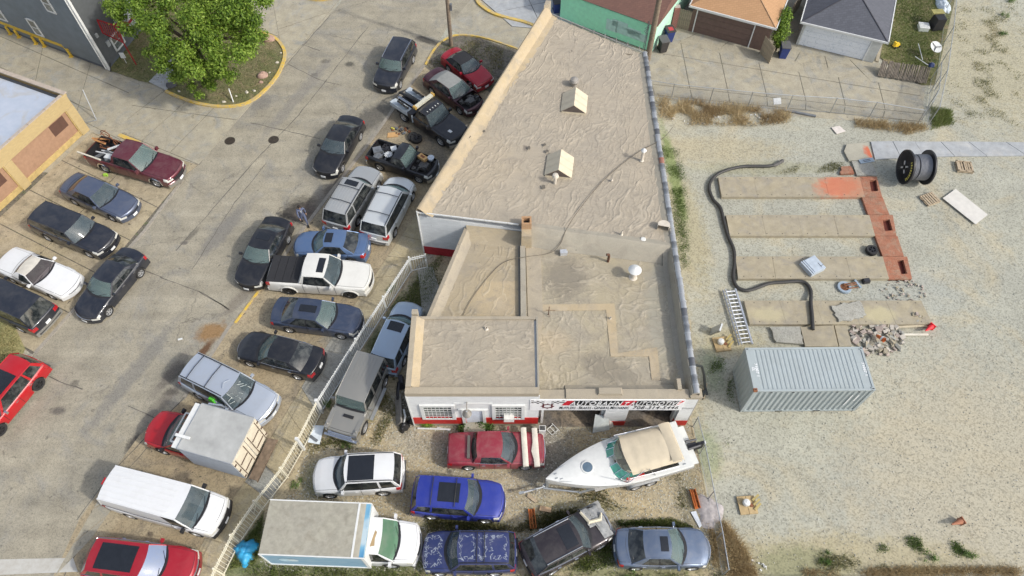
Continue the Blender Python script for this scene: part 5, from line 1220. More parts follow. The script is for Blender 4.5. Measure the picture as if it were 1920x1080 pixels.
for j in range(11):a=j*math.pi*2/11;m.box((.19*math.cos(a),.19*math.sin(a),.9),(.17,.07,.03),rz=a+.35)
m.lathe([(.09,.85),(.09,.95),(.001,.95)],n=10);put(m,'white_fan',SCR[2],'white bladed fan rotor in the small pickup bed next to the cab','fan',loc=(q[0],q[1],.12))
m=MB();m.box(W5(-.88,.42,1.0),(.38,.38,.16),rz=.3);put(m,'white_case',SCR[2],'white flat case in the bed corner behind the black cab','box')
m=MB()
for k in range(12):m.box(W5(rng.uniform(-1.9,-.8),rng.uniform(-.65,.1),rng.uniform(.75,.95)),(rng.uniform(.08,.3),rng.uniform(.05,.2),.08),rz=rng.uniform(0,3))
stuff(put(m,'scrap_pieces',SCR[0],'loose grey scrap pieces over the small pickup bed floor','scrap'))
m=MB();q=W5(1.22,.42,1.02);m.box((0,0,.0),(.62,.34,.22));m.box((0,0,.115),(.30,.16,.02),mi=1);put(m,'wooden_crate',[pm('orange_wood2',(.52,.32,.13),.7),SCR[1]],'small orange wooden box standing on the open engine bay','box',loc=q,rot=(0,0,R(-40)))
m=MB();q=W5(1.75,.55,1.02);m.lathe([(.16,-.1),(.22,.12),(.2,.12),(.001,.02)],n=14);put(m,'pale_basin',pm('pale_blue_plastic',(.50,.56,.62),.5),'pale blue plastic basin on the nose of the small black pickup','basin',smooth=True,loc=q)
i=INFO[v14.name];ht_=.80
m=MB()
for s in(-1,1):
 m.box((-2.0,s*.72,.98),(1.75,.50,.30));m.box((-.95,s*.74,1.0),(.45,.48,.42),mi=1);m.box((-.71,s*.98,.9),(.05,.10,.6))
m.build('side_deck',[pm('pale_blue_deck',(.42,.47,.50),.5),SCR[3]],v14)
m=MB();m.box((-1.9,0,.82),(1.9,.90,.08));m.build('deck_floor',BLACK,v14)
m=MB()
for y in(-.34,-.24):m.tube([(-2.7,y,1.22),(-1.0,y,1.22)],.04,6)
m.build('wheel_lift_rail',CHROME,v14)
m=MB();m.tube([(-2.9,-.9,1.0),(-2.85,0,1.3),(-2.9,.9,1.0)],.06,6);m.tube([(-2.85,0,1.3),(-1.2,0,1.55)],.09,6);m.box((-2.0,.15,1.15),(.9,.2,.2));m.tube([(-2.9,.4,.95),(-3.1,.5,.3)],.05,5);m.tube([(-2.9,-.4,.95),(-3.1,-.5,.3)],.05,5);m.build('tow_boom',BLACK,v14,True)
tmn,rmn=wheel_mesh(.24,.14,'dolly')
for k,(x,y,lab)in enumerate(((-2.05,-.72,'rear small dolly wheel on the near deck of the tow truck'),(-1.5,-.76,'front small dolly wheel on the near deck of the tow truck'),(-2.05,.72,'rear small dolly wheel on the far deck of the tow truck'),(-1.5,.72,'front small dolly wheel on the far deck of the tow truck'))):
 tt=linkmesh('dolly_wheel',tmn,None,W5(0,0,0));tt.location=wloc(v14,x,y,1.36);tt.rotation_euler=(R(35),0,v14.rotation_euler[2]);tag(tt,lab,'wheel','dolly wheels on the tow truck');linkmesh('rim',rmn,tt)
m=MB();m.box((i['xr']-.10,0,i['H']+.10),(.26,1.75,.15));m.build('light_bar',pm('light_bar_lens',(.55,.53,.42),.3,coat=.5),v14)
m=MB()
for s in(-1,1):m.box((i['xr']-.10,s*.84,i['H']+.12),(.28,.14,.18),mi=0)
m.build('light_bar_end',pm('amber_lens',(.45,.28,.06),.3,coat=.5),v14)
m=MB()
for k in range(5):y=lerp(-.5,.5,k/4);m.box((i['xf']-.22,y,i['H']+.02),(.10,.05,.04))
m.build('cab_marker_light',HLAMP,v14)
m=MB();m.box((i['xc']+1.05,-.3,i['ztop'](i['xc']+1.05,.3)+.022),(.28,.20,.01));put(m,'paper_sheet',SCR[2],'small white paper lying on the tow truck hood','paper',loc=v14.location,rot=v14.rotation_euler)
# ============================================================ box trucks
def boxtruck(name,label,cabpaint,fr,ang,cabL,W,box,boxmat,roofm,gz=.012,stickout=0.0,**kw):
 pass
ra,rb_,rc=at(376,763,2.95),at(474,790,2.95),at(323,846,2.95)
hd_=math.atan2((ra-rb_).y,(ra-rb_).x)
fpt=at(272,812,.8)
Lb=(ra-rb_).length;Wb=(ra-rc).length
ctr_r=(rb_+at(440,865,2.95))/2;ctr_f=(ra+rc)/2
fwd=Vector((math.cos(hd_),math.sin(hd_),0))
lenA=(Vector((fpt.x,fpt.y,0))-Vector((ctr_r.x,ctr_r.y,0))).dot(fwd)
cA=Vector((ctr_r.x,ctr_r.y,0))+fwd*(lenA/2)
bt=vehicle('box_truck','box truck with red cab, grey box and cream rear doors','box truck','hoodtruck',cA,None,0,C_RED,W=1.98,L=lenA,head=hd_,group=CENT,dims=dict(cowl=.285,rf=.125,rr=.04,rb=.01,ht=.7,hb=1.15,H=1.9,bf=.30,wb=.6),mirror=BLACK,plate=(1,0),openbed='flat',cabonly=True)
bx0,bx1=-lenA/2+.05,-lenA/2+.05+Lb;wb2=Wb/2;zt_,zb_=2.95,.85
gbox=pm('box_side_grey',(.37,.40,.44),.6,var=.08);groof=pm('box_roof_grey',(.36,.365,.35),.7,var=.18,scale=1.2,bump=.15,bscale=6)
m=MB();m.box(((bx0+bx1)/2,0,(zt_+zb_)/2),(bx1-bx0,Wb,zt_-zb_));m.build('cargo_box',gbox,bt)
m=MB();m.box(((bx0+bx1)/2,0,zt_+.02),(bx1-bx0+.03,Wb+.03,.035));m.build('box_roof',groof,bt)
for s in(-1,1):
 m=MB();m.tube([(bx0,s*(wb2+.01),zt_+.02),(bx1,s*(wb2+.01),zt_+.02)],.03,4);m.build('box_edge',STEEL,bt)
crm=pm('cream_door_panel',(.60,.54,.42),.6,var=.12,scale=2);rustm=pm('rusty_bar',(.10,.06,.04),.7)
for s in(-1,1):
 m=MB();m.box((bx0-.03,s*wb2/2,(zt_+zb_)/2),(.05,wb2-.04,zt_-zb_-.08));d_=m.build('rear_door',crm,bt)
 m=MB()
 for y in(.18,.82):m.tube([(bx0-.09,s*wb2*y,zb_+.05),(bx0-.09,s*wb2*y,zt_-.08)],.02,5)
 for z in(1.35,2.1):m.box((bx0-.09,s*wb2*.5,z),(.03,wb2*.55,.04))
 for z in(1.1,1.9,2.6):m.box((bx0-.08,s*wb2*.94,z),(.04,.14,.07))
 m.build('lock_rod',rustm,d_)
m=MB();m.box((bx0-.29,0,.60),(.48,Wb*.92,.06));m.box((bx0-.53,0,.56),(.04,Wb*.96,.12));m.build('rear_platform',pm('rusty_platform',(.17,.125,.085),.8,var=.4),bt)
m=MB();m.box((bx1+.16,.0,zt_-.12),(.42,Wb*.98,.12));m.box((bx1+.02,wb2*.5,zt_+.09),(.75,.14,.06));m.build('box_visor',WHITEP,bt)
m=MB()
for s in(-1,1):m.tube([(bx1+.35,s*.75,2.2),(bx1+.95,s*.75,2.2)],.04,5)
m.tube([(bx1+.95,-.75,2.2),(bx1+.95,.75,2.2)],.04,5);m.tube([(bx1+.38,-.75,2.2),(bx1+.38,.75,2.2)],.04,5)
for s in(-1,1):m.tube([(bx1+.92,s*.75,2.2),(bx1+.92,s*.75,1.88)],.03,4)
m.build('roof_basket',WHITEP,bt)
m=MB()
for k in range(22):m.box((bx1+rng.uniform(.45,.88),rng.uniform(-.68,.68),rng.uniform(2.0,2.2)),(rng.uniform(.05,.3),rng.uniform(.05,.14),.07),rz=rng.uniform(0,3))
stuff(put(m,'basket_clutter',SCR[1],'dark clutter of parts in the white basket over the red cab','clutter',loc=bt.location,rot=bt.rotation_euler))
r1,r2,r3,r4=at(507,934,2.9),at(678,942,2.9),at(485,1043,2.9),at(678,1049,2.9)
rear=(r1+r3)/2;frn=(r2+r4)/2;hd_=math.atan2((frn-rear).y,(frn-rear).x);Lb=(frn-rear).length+.25;Wb=2.35
nose=at(789,1008,.8);fwd=Vector((math.cos(hd_),math.sin(hd_),0));lenB=(nose-rear).dot(fwd)
lenB=Vector((nose.x-rear.x,nose.y-rear.y,0)).dot(fwd)
cB=Vector((rear.x,rear.y,0))+fwd*(lenB/2)
bt2=vehicle('box_truck','box truck with white cab and blue painted sides, against the white fence','box truck','hoodtruck',cB,None,0,C_WHITE,W=2.0,L=lenB,head=hd_,group=YARD,dims=dict(cowl=.355,rf=.26,rr=.12,rb=.10,hn=1.0,ht=.7,hb=1.2,hc=1.2,H=2.05,bf=.22,wb=.55,r=.38),ws=glass('green_windshield',(.14,.27,.17),.6),openbed='flat',plate=(1,0),cabonly=True)
bx0=-lenB/2;bx1=bx0+Lb;zt_,zb_=2.9,.95;wb2=Wb/2
bluem=NG('blue_wave_print');n_=bluem.n('TexWave',{'bands_direction':'Z'},Vector=bluem.map(scale=(.35,.35,1.6)),Scale=1.2,Distortion=6.0,Detail=3.0).outputs[1]
bluem.set(Base_Color=bluem.ramp(n_,(.0,(.06,.22,.40)),(.5,(.16,.36,.50)),(.8,(.42,.52,.56))),Roughness=.5);bluem=bluem.mat
m=MB();m.box(((bx0+bx1)/2,0,(zt_+zb_)/2),(Lb,Wb,zt_-zb_));m.build('cargo_box',bluem,bt2)
broof=groundmat('box_roof_canvas',(.33,.315,.255),(.305,.29,.24),(.27,.25,.20),grain=30,gvar=.06,bump=.05,pscale=.6)
m=MB();rows=[[(lerp(bx0,bx1-.5,k/12),lerp(-wb2,wb2,j/8),zt_+.02+.02*math.sin(math.pi*j/8)+(.004 if k%3 else .0))for j in range(9)]for k in range(13)];m.grid(rows,flip=True);m.build('box_roof',broof,bt2,'all')
m=MB();rows=[[(x,lerp(-wb2,wb2,j/6),z)for j in range(7)]for x,z in((bx1-.5,zt_+.02),(bx1-.22,zt_+.01),(bx1-.05,zt_-.08),(bx1+.02,zt_-.28))];m.grid(rows,flip=True);m.build('nose_fairing',pm('fairing_beige',(.33,.31,.25),.6),bt2,True)
m=MB();m.box((bx1-.5,0,zt_+.035),(.09,Wb,.02));m.box((bx1+.015,0,(zt_+zb_)/2-.1),(.03,Wb+.02,zt_-zb_-.3))
for s in(-1,1):m.box(((bx0+bx1)/2,s*(wb2+.01),zt_+.0),(Lb+.02,.05,.06));m.box(((bx0+bx1)/2,s*(wb2+.01),zb_+.03),(Lb+.02,.05,.08))
for s in(-1,1):m.box((bx0+.02,s*(wb2+.01),(zt_+zb_)/2),(.06,.05,zt_-zb_));m.box((bx1-.03,s*(wb2+.01),(zt_+zb_)/2),(.14,.05,zt_-zb_))
m.build('box_frame',WHITEP,bt2)
for k in range(2):
 m=MB();m.lathe([(.001,0),(.30-.07*k,0)],n=20,axis='y');o=m.build('printed_disc',pm('print_pale_blue%d'%k,(.45+.1*k,.62+.05*k,.70),.5),bt2,loc=(bx0+.95+.35*k,-wb2-.02-.006*k,2.0))
m=MB();i=INFO[bt2.name];q=i['rp']((i['xf']+i['xr'])/2+.1,-.15,.006);m.add([(q.x+a,q.y+b,q.z)for a,b in((-.1,-.35),(.1,-.3),(.08,.0),(.14,.3),(.05,.38),(-.02,.1),(-.06,-.1))],[tuple(range(7))]);m.build('rust_patch',pm('beige_rust',(.33,.24,.13),.9),bt2)
# ============================================================ things of the gravel lot
def T(m,nm,mat,lab,cat,group=None,smooth=False,**k):return tag(m.build(nm,mat,smooth=smooth,**k),lab,cat,group)
con=thing('shipping_container','pale grey blue corrugated shipping container standing on the gravel','container',(12.079,14.881,.02),.010)
CL,CW_,CH=6.06,2.44,2.59
cg=NG('container_paint');_f=cg.ramp(cg.noise(1.4,6,.65),(.42,0.),(.75,.5));_r=cg.ramp(cg.noise(5,5,.7),(.70,0.),(.76,.8))
cg.set(Base_Color=cg.mix(_r,cg.mix(_f,(.35,.395,.40),(.28,.31,.305)),(.22,.15,.10)),Roughness=.5);cg=cg.mat
rustc=pm('rust_patch_paint',(.26,.10,.04),.85,var=.4)
def corr(m,p0,ux,n,L_,z0,z1,out,pitch=.278):
 k=max(2,int(L_/pitch));pts=[]
 for i in range(k):
  b=L_*i/k;w_=L_/k
  pts+=[(b,0),(b+w_*.28,0),(b+w_*.5,-.045),(b+w_*.78,-.045)]
 pts.append((L_,0));p0=Vector(p0);ux=Vector(ux);o=Vector(out)
 rows=[[tuple(p0+ux*a+o*d+Vector((0,0,z)))for a,d in pts]for z in(z0,z1)]
 m.grid(rows)
for p0,ux,o,L_,nm in(((.1,0,0),(1,0,0),(0,-1,0),CL-.2,'side_wall'),((CL-.1,CW_,0),(-1,0,0),(0,1,0),CL-.2,'side_wall'),((0,CW_-.1,0),(0,-1,0),(-1,0,0),CW_-.2,'end_wall'),((CL,.1,0),(0,1,0),(1,0,0),CW_-.2,'end_wall')):
 m=MB();corr(m,p0,ux,0,L_,.15,CH-.12,o);m.build(nm,cg,con)
m=MB();rows=[[],[]]
n_=23;x=.42;st_=(CL-.84)/n_
pr=[(.02,0)]
for i in range(n_):b=.42+i*st_;pr+=[(b,0),(b+.02,-.022),(b+st_*.42,-.022),(b+st_*.42+.02,0)]
pr.append((CL-.02,0))
m.grid([[(a,.10,CH-.03+d)for a,d in pr],[(a,CW_-.10,CH-.03+d)for a,d in pr]]);m.build('container_roof',cg,con)
m=MB()
for y in(.05,CW_-.05):m.box((CL/2,y,CH-.06),(CL-.2,.11,.12));m.box((CL/2,y,.08),(CL-.2,.11,.15))
for x in(.05,CL-.05):m.box((x,CW_/2,CH-.06),(.11,CW_-.2,.12));m.box((x,CW_/2,.08),(.11,CW_-.2,.15))
for x in(.07,CL-.07):
 for y in(.07,CW_-.07):m.box((x,y,CH/2),(.15,.15,CH-.24))
m.build('frame',cg,con)
for x in(.085,CL-.085):
 for y in(.08,CW_-.08):
  for z in(.06,CH-.055):
   m=MB();m.box((x,y,z),(.18,.17,.13));m.box((x,y,z+.067),(.10,.05,.012),mi=1)
   m.build('corner_casting',[rustc if(x<1 and y<1 and z>1)else cg,BLACK],con)
for x in(2.0,4.0):
 m=MB();m.box((x,-.012,.07),(.36,.012,.09));m.build('fork_pocket',BLACK,con)
for x in(.9,2.0,3.1,4.2,5.3):
 m=MB();m.box((x,-.02,CH-.14),(.10,.04,.03));m.build('lashing_ring',BLACK,con)
wl_=pm('stencil_white',(.75,.76,.76),.6)
for x,s in((.30,-1),(5.78,-1)):
 for k,(tx,dx,sz,ww)in enumerate((('71007 1',0,.20,.72),('GL',.17*(1 if x<3 else-1)*-1,.20,.22))):
  Mx=Matrix.Translation((x+dx,1.55 if k==0 else 1.35,CH-.02))@Matrix.Rotation(-math.pi/2,4,'Z')
  text_on('stencil_text',tx,wl_,con,Mx,ww,sz,0,.006)
m=MB();m.box((5.1,-.05,1.5),(.05,.012,1.2));m.box((5.42,-.05,1.75),(.05,.012,.7));m.build('white_marking',wl_,con)
ORG=(.55,.13,.06)
def spb(u,v,rx,ry,a,col,st):return spz(u,v,.2,rx,ry,a,col,st)
beam_m=groundmat('beam_concrete',(.36,.315,.22),(.32,.285,.215),(.29,.265,.215),grain=34,gvar=.10,bump=.12,stain=.12,crack=.15,pscale=.35,patch=spots(spb(1572,350,1.9,1.2,10,ORG,.7),spb(1608,350,1.5,1.2,40,(.45,.19,.11),.55),spb(1640,335,1.2,.4,0,(.48,.22,.13),.6),spb(1440,590,1.4,.6,0,(.47,.42,.27),.7),spb(1650,590,1.2,.7,0,(.47,.42,.26),.7)))
redc=groundmat('red_stained_concrete',(.34,.135,.08),(.31,.16,.105),(.31,.215,.15),grain=24,gvar=.25,bump=.2,stain=.3,pscale=.6)
fnd=thing('beam_foundation','row of concrete foundation beams joined by a red stained cross strip','foundation',(0,0,0))
BEAMS=[((1346.6,331.6),(1353,369),(1612,331.6),(1622,369)),((1361,403),(1368.5,442),(1630,403),(1641,442)),((1379,480.5),(1384,522.5),(1655,481),(1667,522.5)),((1395,563.5),(1406,608),(1727,563.5),(1749,608))]
hol=pm('bolt_hole_dark',(.07,.06,.045),.9)
for k,(tl,bl,tr,br)in enumerate(BEAMS):
 q=[at(u,v,.2)for u,v in(bl,br,tr,tl)];nseg=4 if k!=3 else 5
 for s in range(nseg):
  a,b=s/nseg,(s+1)/nseg;P_=[bilerp([(p.x,p.y)for p in q],a,0),bilerp([(p.x,p.y)for p in q],b,0),bilerp([(p.x,p.y)for p in q],b,1),bilerp([(p.x,p.y)for p in q],a,1)]
  m=MB();m.prism(inset(P_,.004),-.05,.2+rng.uniform(-.006,.006),bottom=False);m.build('beam_segment',beam_m,fnd)
 m=MB()
 for s in range(10):
  for t_ in(.10,.90):
   p=bilerp([(p.x,p.y)for p in q],(s+.5)/10+rng.uniform(-.015,.015),t_);r_=.035
   m.add([(p[0]+r_*math.cos(a),p[1]+r_*math.sin(a),.210)for a in[j*math.pi/3 for j in range(6)]],[tuple(range(6))])
 stuff(m.build('bolt_hole',hol,fnd))
def bar4(px,z,hole=None,nm='cross_strip'):
 q=[at(u,v,z)for u,v in px];m=MB();pts=[(p.x,p.y)for p in q]
 if not hole:m.prism(inset(pts,.004),-.05,z,bottom=False)
 else:
  h=[at(u,v,z)for u,v in hole];h=[(p.x,p.y)for p in h];m.prism(pts,-.05,.03,mi=1,bottom=False)
  for i in range(4):j=(i+1)%4;m.prism([pts[i],pts[j],h[j],h[i]],-.05,z,bottom=False)
 return m.build(nm,[redc,pm('pit_red',(.10,.02,.012),.9)],fnd)
bar4([(1641,442),(1681,442),(1674,403),(1630,403)],.205,[(1659,433),(1674,432),(1668,411),(1655,412)])
bar4([(1622,369),(1654,369),(1644,331),(1612,331)],.205,[(1634,359),(1647,358),(1643,337),(1630,338)])
bar4([(1667,522.5),(1710,522.5),(1701,481),(1655,481)],.205,[(1690,514),(1701,513),(1694,487),(1682,488)])
bar4([(1628,402.5),(1668,402.5),(1655,369.5),(1616,369.5)],.16);bar4([(1655,480.5),(1695,480.5),(1683,442.5),(1641,442.5)],.16)
def slabthing(px,z0,z1,mat,lab,nm='concrete_slab',cat='concrete slab',group=None,rough=0):
 q=[at(u,v,z1)for u,v in px];pts=[(p.x,p.y)for p in q]
 if rough:
  o=[]
  for i in range(len(pts)):
   a,b=Vector(pts[i]),Vector(pts[(i+1)%len(pts)]);n_=5 if(i%2 or rough>1)else 1
   for k in range(n_):p=a.lerp(b,k/n_);o.append((p.x+(rng.uniform(-.07,.07)if k else 0),p.y+(rng.uniform(-.07,.07)if k else 0)))
  pts=o
 a=sum(pts[i][0]*pts[(i+1)%len(pts)][1]-pts[(i+1)%len(pts)][0]*pts[i][1]for i in range(len(pts)))
 if a<0:pts=pts[::-1]
 m=MB();m.prism(pts,z0,z1);return T(m,nm,mat,lab,cat,group)
slabthing([(1559,573),(1600,566),(1612,564),(1625,590),(1612,597),(1573,603)],.205,.30,oldg_m,'broken grey concrete slab lying on the fourth beam',rough=2)
slabthing([(1443,613),(1500,612),(1507,645),(1456,641)],0,.16,oldg_m,'grey slab under the hose end, left of the tan slab by the container',rough=1)
slabthing([(1501,613),(1563,610),(1572,649),(1510,649)],0,.18,beam_m,'tan concrete slab just behind the container, middle of three')
slabthing([(1565,610),(1587,610),(1597,648),(1574,649)],0,.13,beam_m,'narrow tan slab just behind the container, right of the wide tan slab')
slabthing([(1588,270),(1625,268),(1638,300),(1592,301),(1583,283)],0,.12,groundmat('sprayed_slab',(.38,.36,.29),(.36,.34,.28),grain=30,gvar=.12,bump=.15,patch=spots(spb(1634,285,.5,.8,20,ORG,.9))),'grey slab sprayed orange at its right end, left end of the pale walk')
slabthing([(1597,302),(1634,302),(1646,329),(1607,329)],-.02,.10,oldg_m,'grey green slab between the sprayed slab and the first beam')
slabthing([(1578,312),(1595,311),(1602,325),(1577,326)],0,.14,redc,'small red stained slab left of the red strip start',rough=1)
g0=pm('blue_grey_steel',(.30,.37,.43),.5,.2)
m=MB();q=at(1625,301,.16);m.box((0,0,.15),(1.0,.34,.04));m.box((0,.05,.172),(.5,.04,.006),mi=1);m.box((0,-.06,.172),(.5,.04,.006),mi=1);T(m,'steel_plate',[g0,BLACK],'blue grey steel plate with two slots across the grey slabs','plate',loc=(q.x,q.y,0),rot=(0,0,R(12)))
hp=[(460,75),(430,92),(380,100),(300,100),(230,103),(150,120),(80,150),(40,195),(32,240),(55,300),(98,350),(122,440),(145,520),(178,600),(184,680),(175,760),(195,820),(250,845),(310,832),(390,803),(480,795),(570,790),(615,805),(640,850),(640,920),(648,1000),(652,1080)]
P_=[]
for x,y in hp:u,v=1320+x/3.195,280+y/3.195;z=.12 if not(560<v<612)else .30;z=.28 if v>608 else z;q=at(u,v,z);P_.append((q.x,q.y,z))
P_=smoothpath(P_,6);m=MB();m.tube(P_,.105,8);T(m,'hose',pm('black_hose',(.035,.034,.032),.55,bump=.5,bscale=40),'thick black hose winding round the beam ends on the gravel','hose',smooth=True)
m=MB();m.tube(P_[:9],[.115]*9,8);m.tube([P_[0],tuple(Vector(P_[0])+(Vector(P_[0])-Vector(P_[1])).normalized()*.2)],[.13,.12],8)
T(m,'hose_sleeve',pm('hose_sleeve_grey',(.10,.095,.09),.8),'grey sleeve around the upper end of the black hose','hose sleeve',smooth=True)
la,lb,lc,ld=at(1357,541,.3),at(1381,538,.3),at(1413,640,.3),at(1388,646,.3)
top_=(la+lb)/2;bot_=(lc+ld)/2;ang=math.atan2((top_-bot_).y,(top_-bot_).x);LL=(top_-bot_).length
for k,(w_,z0,dl,lab)in enumerate(((.78,.10,0,'wider aluminium ladder on the gravel left of the beams, underneath the other'),(.56,.24,-.05,'narrower aluminium ladder lying on top of the wider one'))):
 ld_=thing('ladder',lab,'ladder',((top_.x+bot_.x)/2,(top_.y+bot_.y)/2,z0),ang,'aluminium ladders left of the beams')
 for s in(-1,1):m=MB();m.box((dl,s*w_/2,0),(LL,.035,.11));m.build('rail',pm('aluminium',(.62,.65,.70),.35,.6),ld_)
 for j in range(14):m=MB();m.tube([(lerp(-LL/2+.15,LL/2-.15,j/13)+dl,-w_/2,0),(lerp(-LL/2+.15,LL/2-.15,j/13)+dl,w_/2,0)],.024,6);m.build('rung',MC['aluminium'],ld_)
q=at(1524,498,.4);cb_=thing('metal_cabinet','grey blue metal cabinet lying on the third beam','cabinet',(q.x,q.y,.2),R(28))
gb=pm('cabinet_paint',(.44,.50,.56),.45,.1)
m=MB();m.box((0,0,.15),(1.05,1.02,.30));m.build('body',gb,cb_);m=MB();m.box((.08,.0,.315),(.72,.94,.03));m.build('door',gb,cb_)
m=MB();m.box((-.42,0,.31),(.02,1.0,.012));m.box((.30,-.2,.335),(.02,.35,.012));m.box((.38,-.28,.335),(.25,.02,.012));m.build('seam',BLACK,cb_)
rl,rr_=at(1698,313.5,1.1),at(1737.5,314,1.1);ax=(rr_-rl);wid=ax.length;ang=math.atan2(ax.y,ax.x);c=(rl+rr_)/2
reel=thing('cable_reel','large black steel cable reel wound with grey cable','cable reel',(c.x,c.y,0),ang)
rb=pm('reel_black',(.022,.022,.024),.45,var=.3)
for s in(-1,1):
 m=MB();x=s*wid/2
 m.lathe([(.20,-.02),(1.08,-.02),(1.11,-.05),(1.11,.05),(1.08,.02),(.20,.02),(.20,-.02)],(0,0,0),40,axis='x')
 m.v=[(p[0]+x,p[1],p[2]+1.11)for p in m.v]
 for k in range(40):
  a=2*math.pi*k/40;M_=Matrix.Rotation(a,3,'X');p=M_@Vector((0,0,.66));m.box((x+s*.035,p.y,p.z+1.11),(.04,.03,.72),rot=M_)
 fl=m.build('flange',rb,reel,True)
m=MB();m.lathe([(.24,-wid/2),(.24,wid/2)],(0,0,1.11),16,axis='x');m.lathe([(.10,-wid/2-.10),(.24,-wid/2-.08),(.24,-wid/2)],(0,0,1.11),16,axis='x')
for k in range(4):a=k*math.pi/2+.7;M_=Matrix.Rotation(a,3,'X');p=M_@Vector((0,0,.28));m.box((-wid/2-.08,p.y,p.z+1.11),(.05,.10,.24),rot=M_,mi=1)
m.build('hub',[rb,pm('hub_plate',(.42,.42,.40),.5)],reel,True)
m=MB();prof=[];nturn=15
for k in range(nturn):
 x0=lerp(-wid/2+.04,wid/2-.04,k/nturn);w_=(wid-.08)/nturn
 rw=.80 if not k==5 else .66
 for j in range(5):prof.append((rw+.03*math.sin(math.pi*j/4),x0+w_*j/4))
m.lathe(prof,(0,0,1.11),36,axis='x');m.build('wound_cable',pm('cable_grey',(.22,.225,.24),.45,.2),reel,True)
m=MB()
for k in range(9):
 a=R(25+11*k);M_=Matrix.Rotation(a,3,'X');p=M_@Vector((0,0,.84));m.box((-wid/2-.07,p.y,p.z+1.11),(.012,.055+.03*(k%2),.16),rot=M_)
 if k%3:p=M_@Vector((0,0,.78));m.box((-wid/2-.07,p.y,p.z+1.11),(.012,.12,.035),rot=M_)
m.build('yellow_lettering',pm('yellow_stencil',(.55,.50,.10),.6),reel)
wood=pm('pallet_wood',(.40,.32,.22),.85,var=.25,scale=9)
def pallet(u,v,L_,W_,rz,lab,upright=False,nb=6,group='pallets on the gravel'):
 q=at(u,v,.1);p=thing('pallet',lab,'pallet',(q.x,q.y,0),rz,group)
 for y in(-W_/2+.04,0,W_/2-.04):m=MB();m.box((0,y,.07),(L_,.07,.10));m.build('runner',wood,p)
 for k in range(nb):
  x=lerp(-L_/2+.05,L_/2-.05,k/(nb-1));m=MB();m.box((x,0,.135),(.09+.02*(k%2),W_,.022));m.build('deck_board',wood,p)
 for x in(-L_/2+.06,0,L_/2-.06):m=MB();m.box((x,0,.012),(.1,W_,.02));m.build('bottom_board',wood,p)
 return p
pallet(1744,373,.95,.85,R(22),'weathered pallet with gaps between its boards, near the big white board',nb=6)
pl=pallet(1808,313,1.0,.9,R(-8),'boxlike pallet with two slotted windows near the pale walk',nb=7)
m=MB()
for s in(-1,0,1):m.box((s*.44,0,.17),(.10 if s else .08,.9,.05))
for s in(-1,1):m.box((0,s*.42,.17),(.98,.08,.05))
m.build('frame',wood,pl)
slabthing([(1767.8,371.4),(1791.9,354),(1852.3,402.4),(1829.6,420.5)],.06,.10,pm('pale_plywood',(.58,.56,.51),.7,var=.08,scale=3),'long white sheet board lying on the gravel right of the pallet','sheet_board','board')
slabthing([(1559,239),(1574,235.5),(1586,246),(1569,251)],.03,.05,pm('pinkish_board',(.60,.55,.50),.7),'small pinkish square board near the alley fence','sheet_board','board')
slabthing([(1450,184),(1464,183),(1465,195),(1451,196)],.02,.04,WHITEP,'small white sheet on the alley pavement','sheet_board','board')
def tyre(u,v,r_,wd_,lab,z=0,rim=True,tilt=(0,0,0),group='loose tyres',hub=None):
 tm_,rm_=wheel_mesh(r_,wd_,'dark');q=at(u,v,z+.1)
 o=linkmesh('tyre',tm_,None,(q.x,q.y,z+wd_/2+.01),(math.pi/2+tilt[0],tilt[1],tilt[2]));tag(o,lab,'tyre',group)
 if rim:linkmesh('rim',rm_,o)
 return o
tyre(1634,470,.36,.24,'black tyre on the gravel between the second and third beam')
tyre(775,258,.36,.24,'upright leaning wheel, left of two by the small black pickup',tilt=(.5,0,0));tyre(781,261,.40,.26,'wheel lying flat between the tow truck and small black pickup',z=.0)
q=at(1624,527,.1);m=MB();m.box((q.x,q.y,.12),(.42,.28,.24),rz=.15,taper=.85);T(m,'dark_block',SCR[3],'dark lump at the end of the third beam','block')
q=at(1583,539,.05);vf=thing('pipe_valve','blue grey ring flange with rusty bolts on the gravel','pipe fitting',(q.x,q.y,0),R(5))
m=MB();m.lathe([(.26,.0),(.26,.12),(.40,.12),(.42,0)],n=20);m.build('flange',g0,vf,True);m=MB()
for y in(-.15,.05,.17):m.tube([(.0,y,.15),(.75,y+.03,.16)],.035,6)
m.build('rusty_bolt',SCR[1],vf,True);m=MB();m.box((.85,.15,.1),(.12,.6,.08),rz=.3);m.build('strap',g0,vf)
m=MB();m.lathe([(.26,.04),(.001,.05)],n=18);m.build('rusty_plate',SCR[1],vf)
def rubble(nm,lab,u,v,rx,ry,n,mats,smin=.08,smax=.3,h=.25,cat='rubble',seed=1):
 r_=random.Random(seed);q=at(u,v);m=MB()
 for k in range(n):
  a=r_.uniform(0,6.28);d=math.sqrt(r_.random());x,y=q.x+rx*d*math.cos(a),q.y+ry*d*math.sin(a);s=r_.uniform(smin,smax)
  M_=Matrix.Rotation(r_.uniform(0,3.1),3,'Z')@Matrix.Rotation(r_.uniform(-.5,.5),3,'X')
  m.box((x,y,s*.2+h*(1-d)*r_.random()),(s,s*r_.uniform(.4,.9),s*r_.uniform(.2,.45)),rot=M_,mi=r_.randrange(len(mats)),taper=r_.uniform(.6,1))
 return stuff(T(m,nm,mats,lab,cat))
rub=[oldg_m,beam_m,pm('pale_rubble',(.40,.37,.32),.9,var=.2),pm('pinkish_rubble',(.36,.30,.26),.9,var=.2)]
rubble('rubble_pile','pile of broken concrete slabs behind the container right end',1642,627,1.7,.9,150,rub,.06,.42,.12,seed=3)
rubble('rubble_pile','rubble scattered along the container top right corner',1645,655,1.3,.35,40,rub,.08,.35,.15,seed=4)
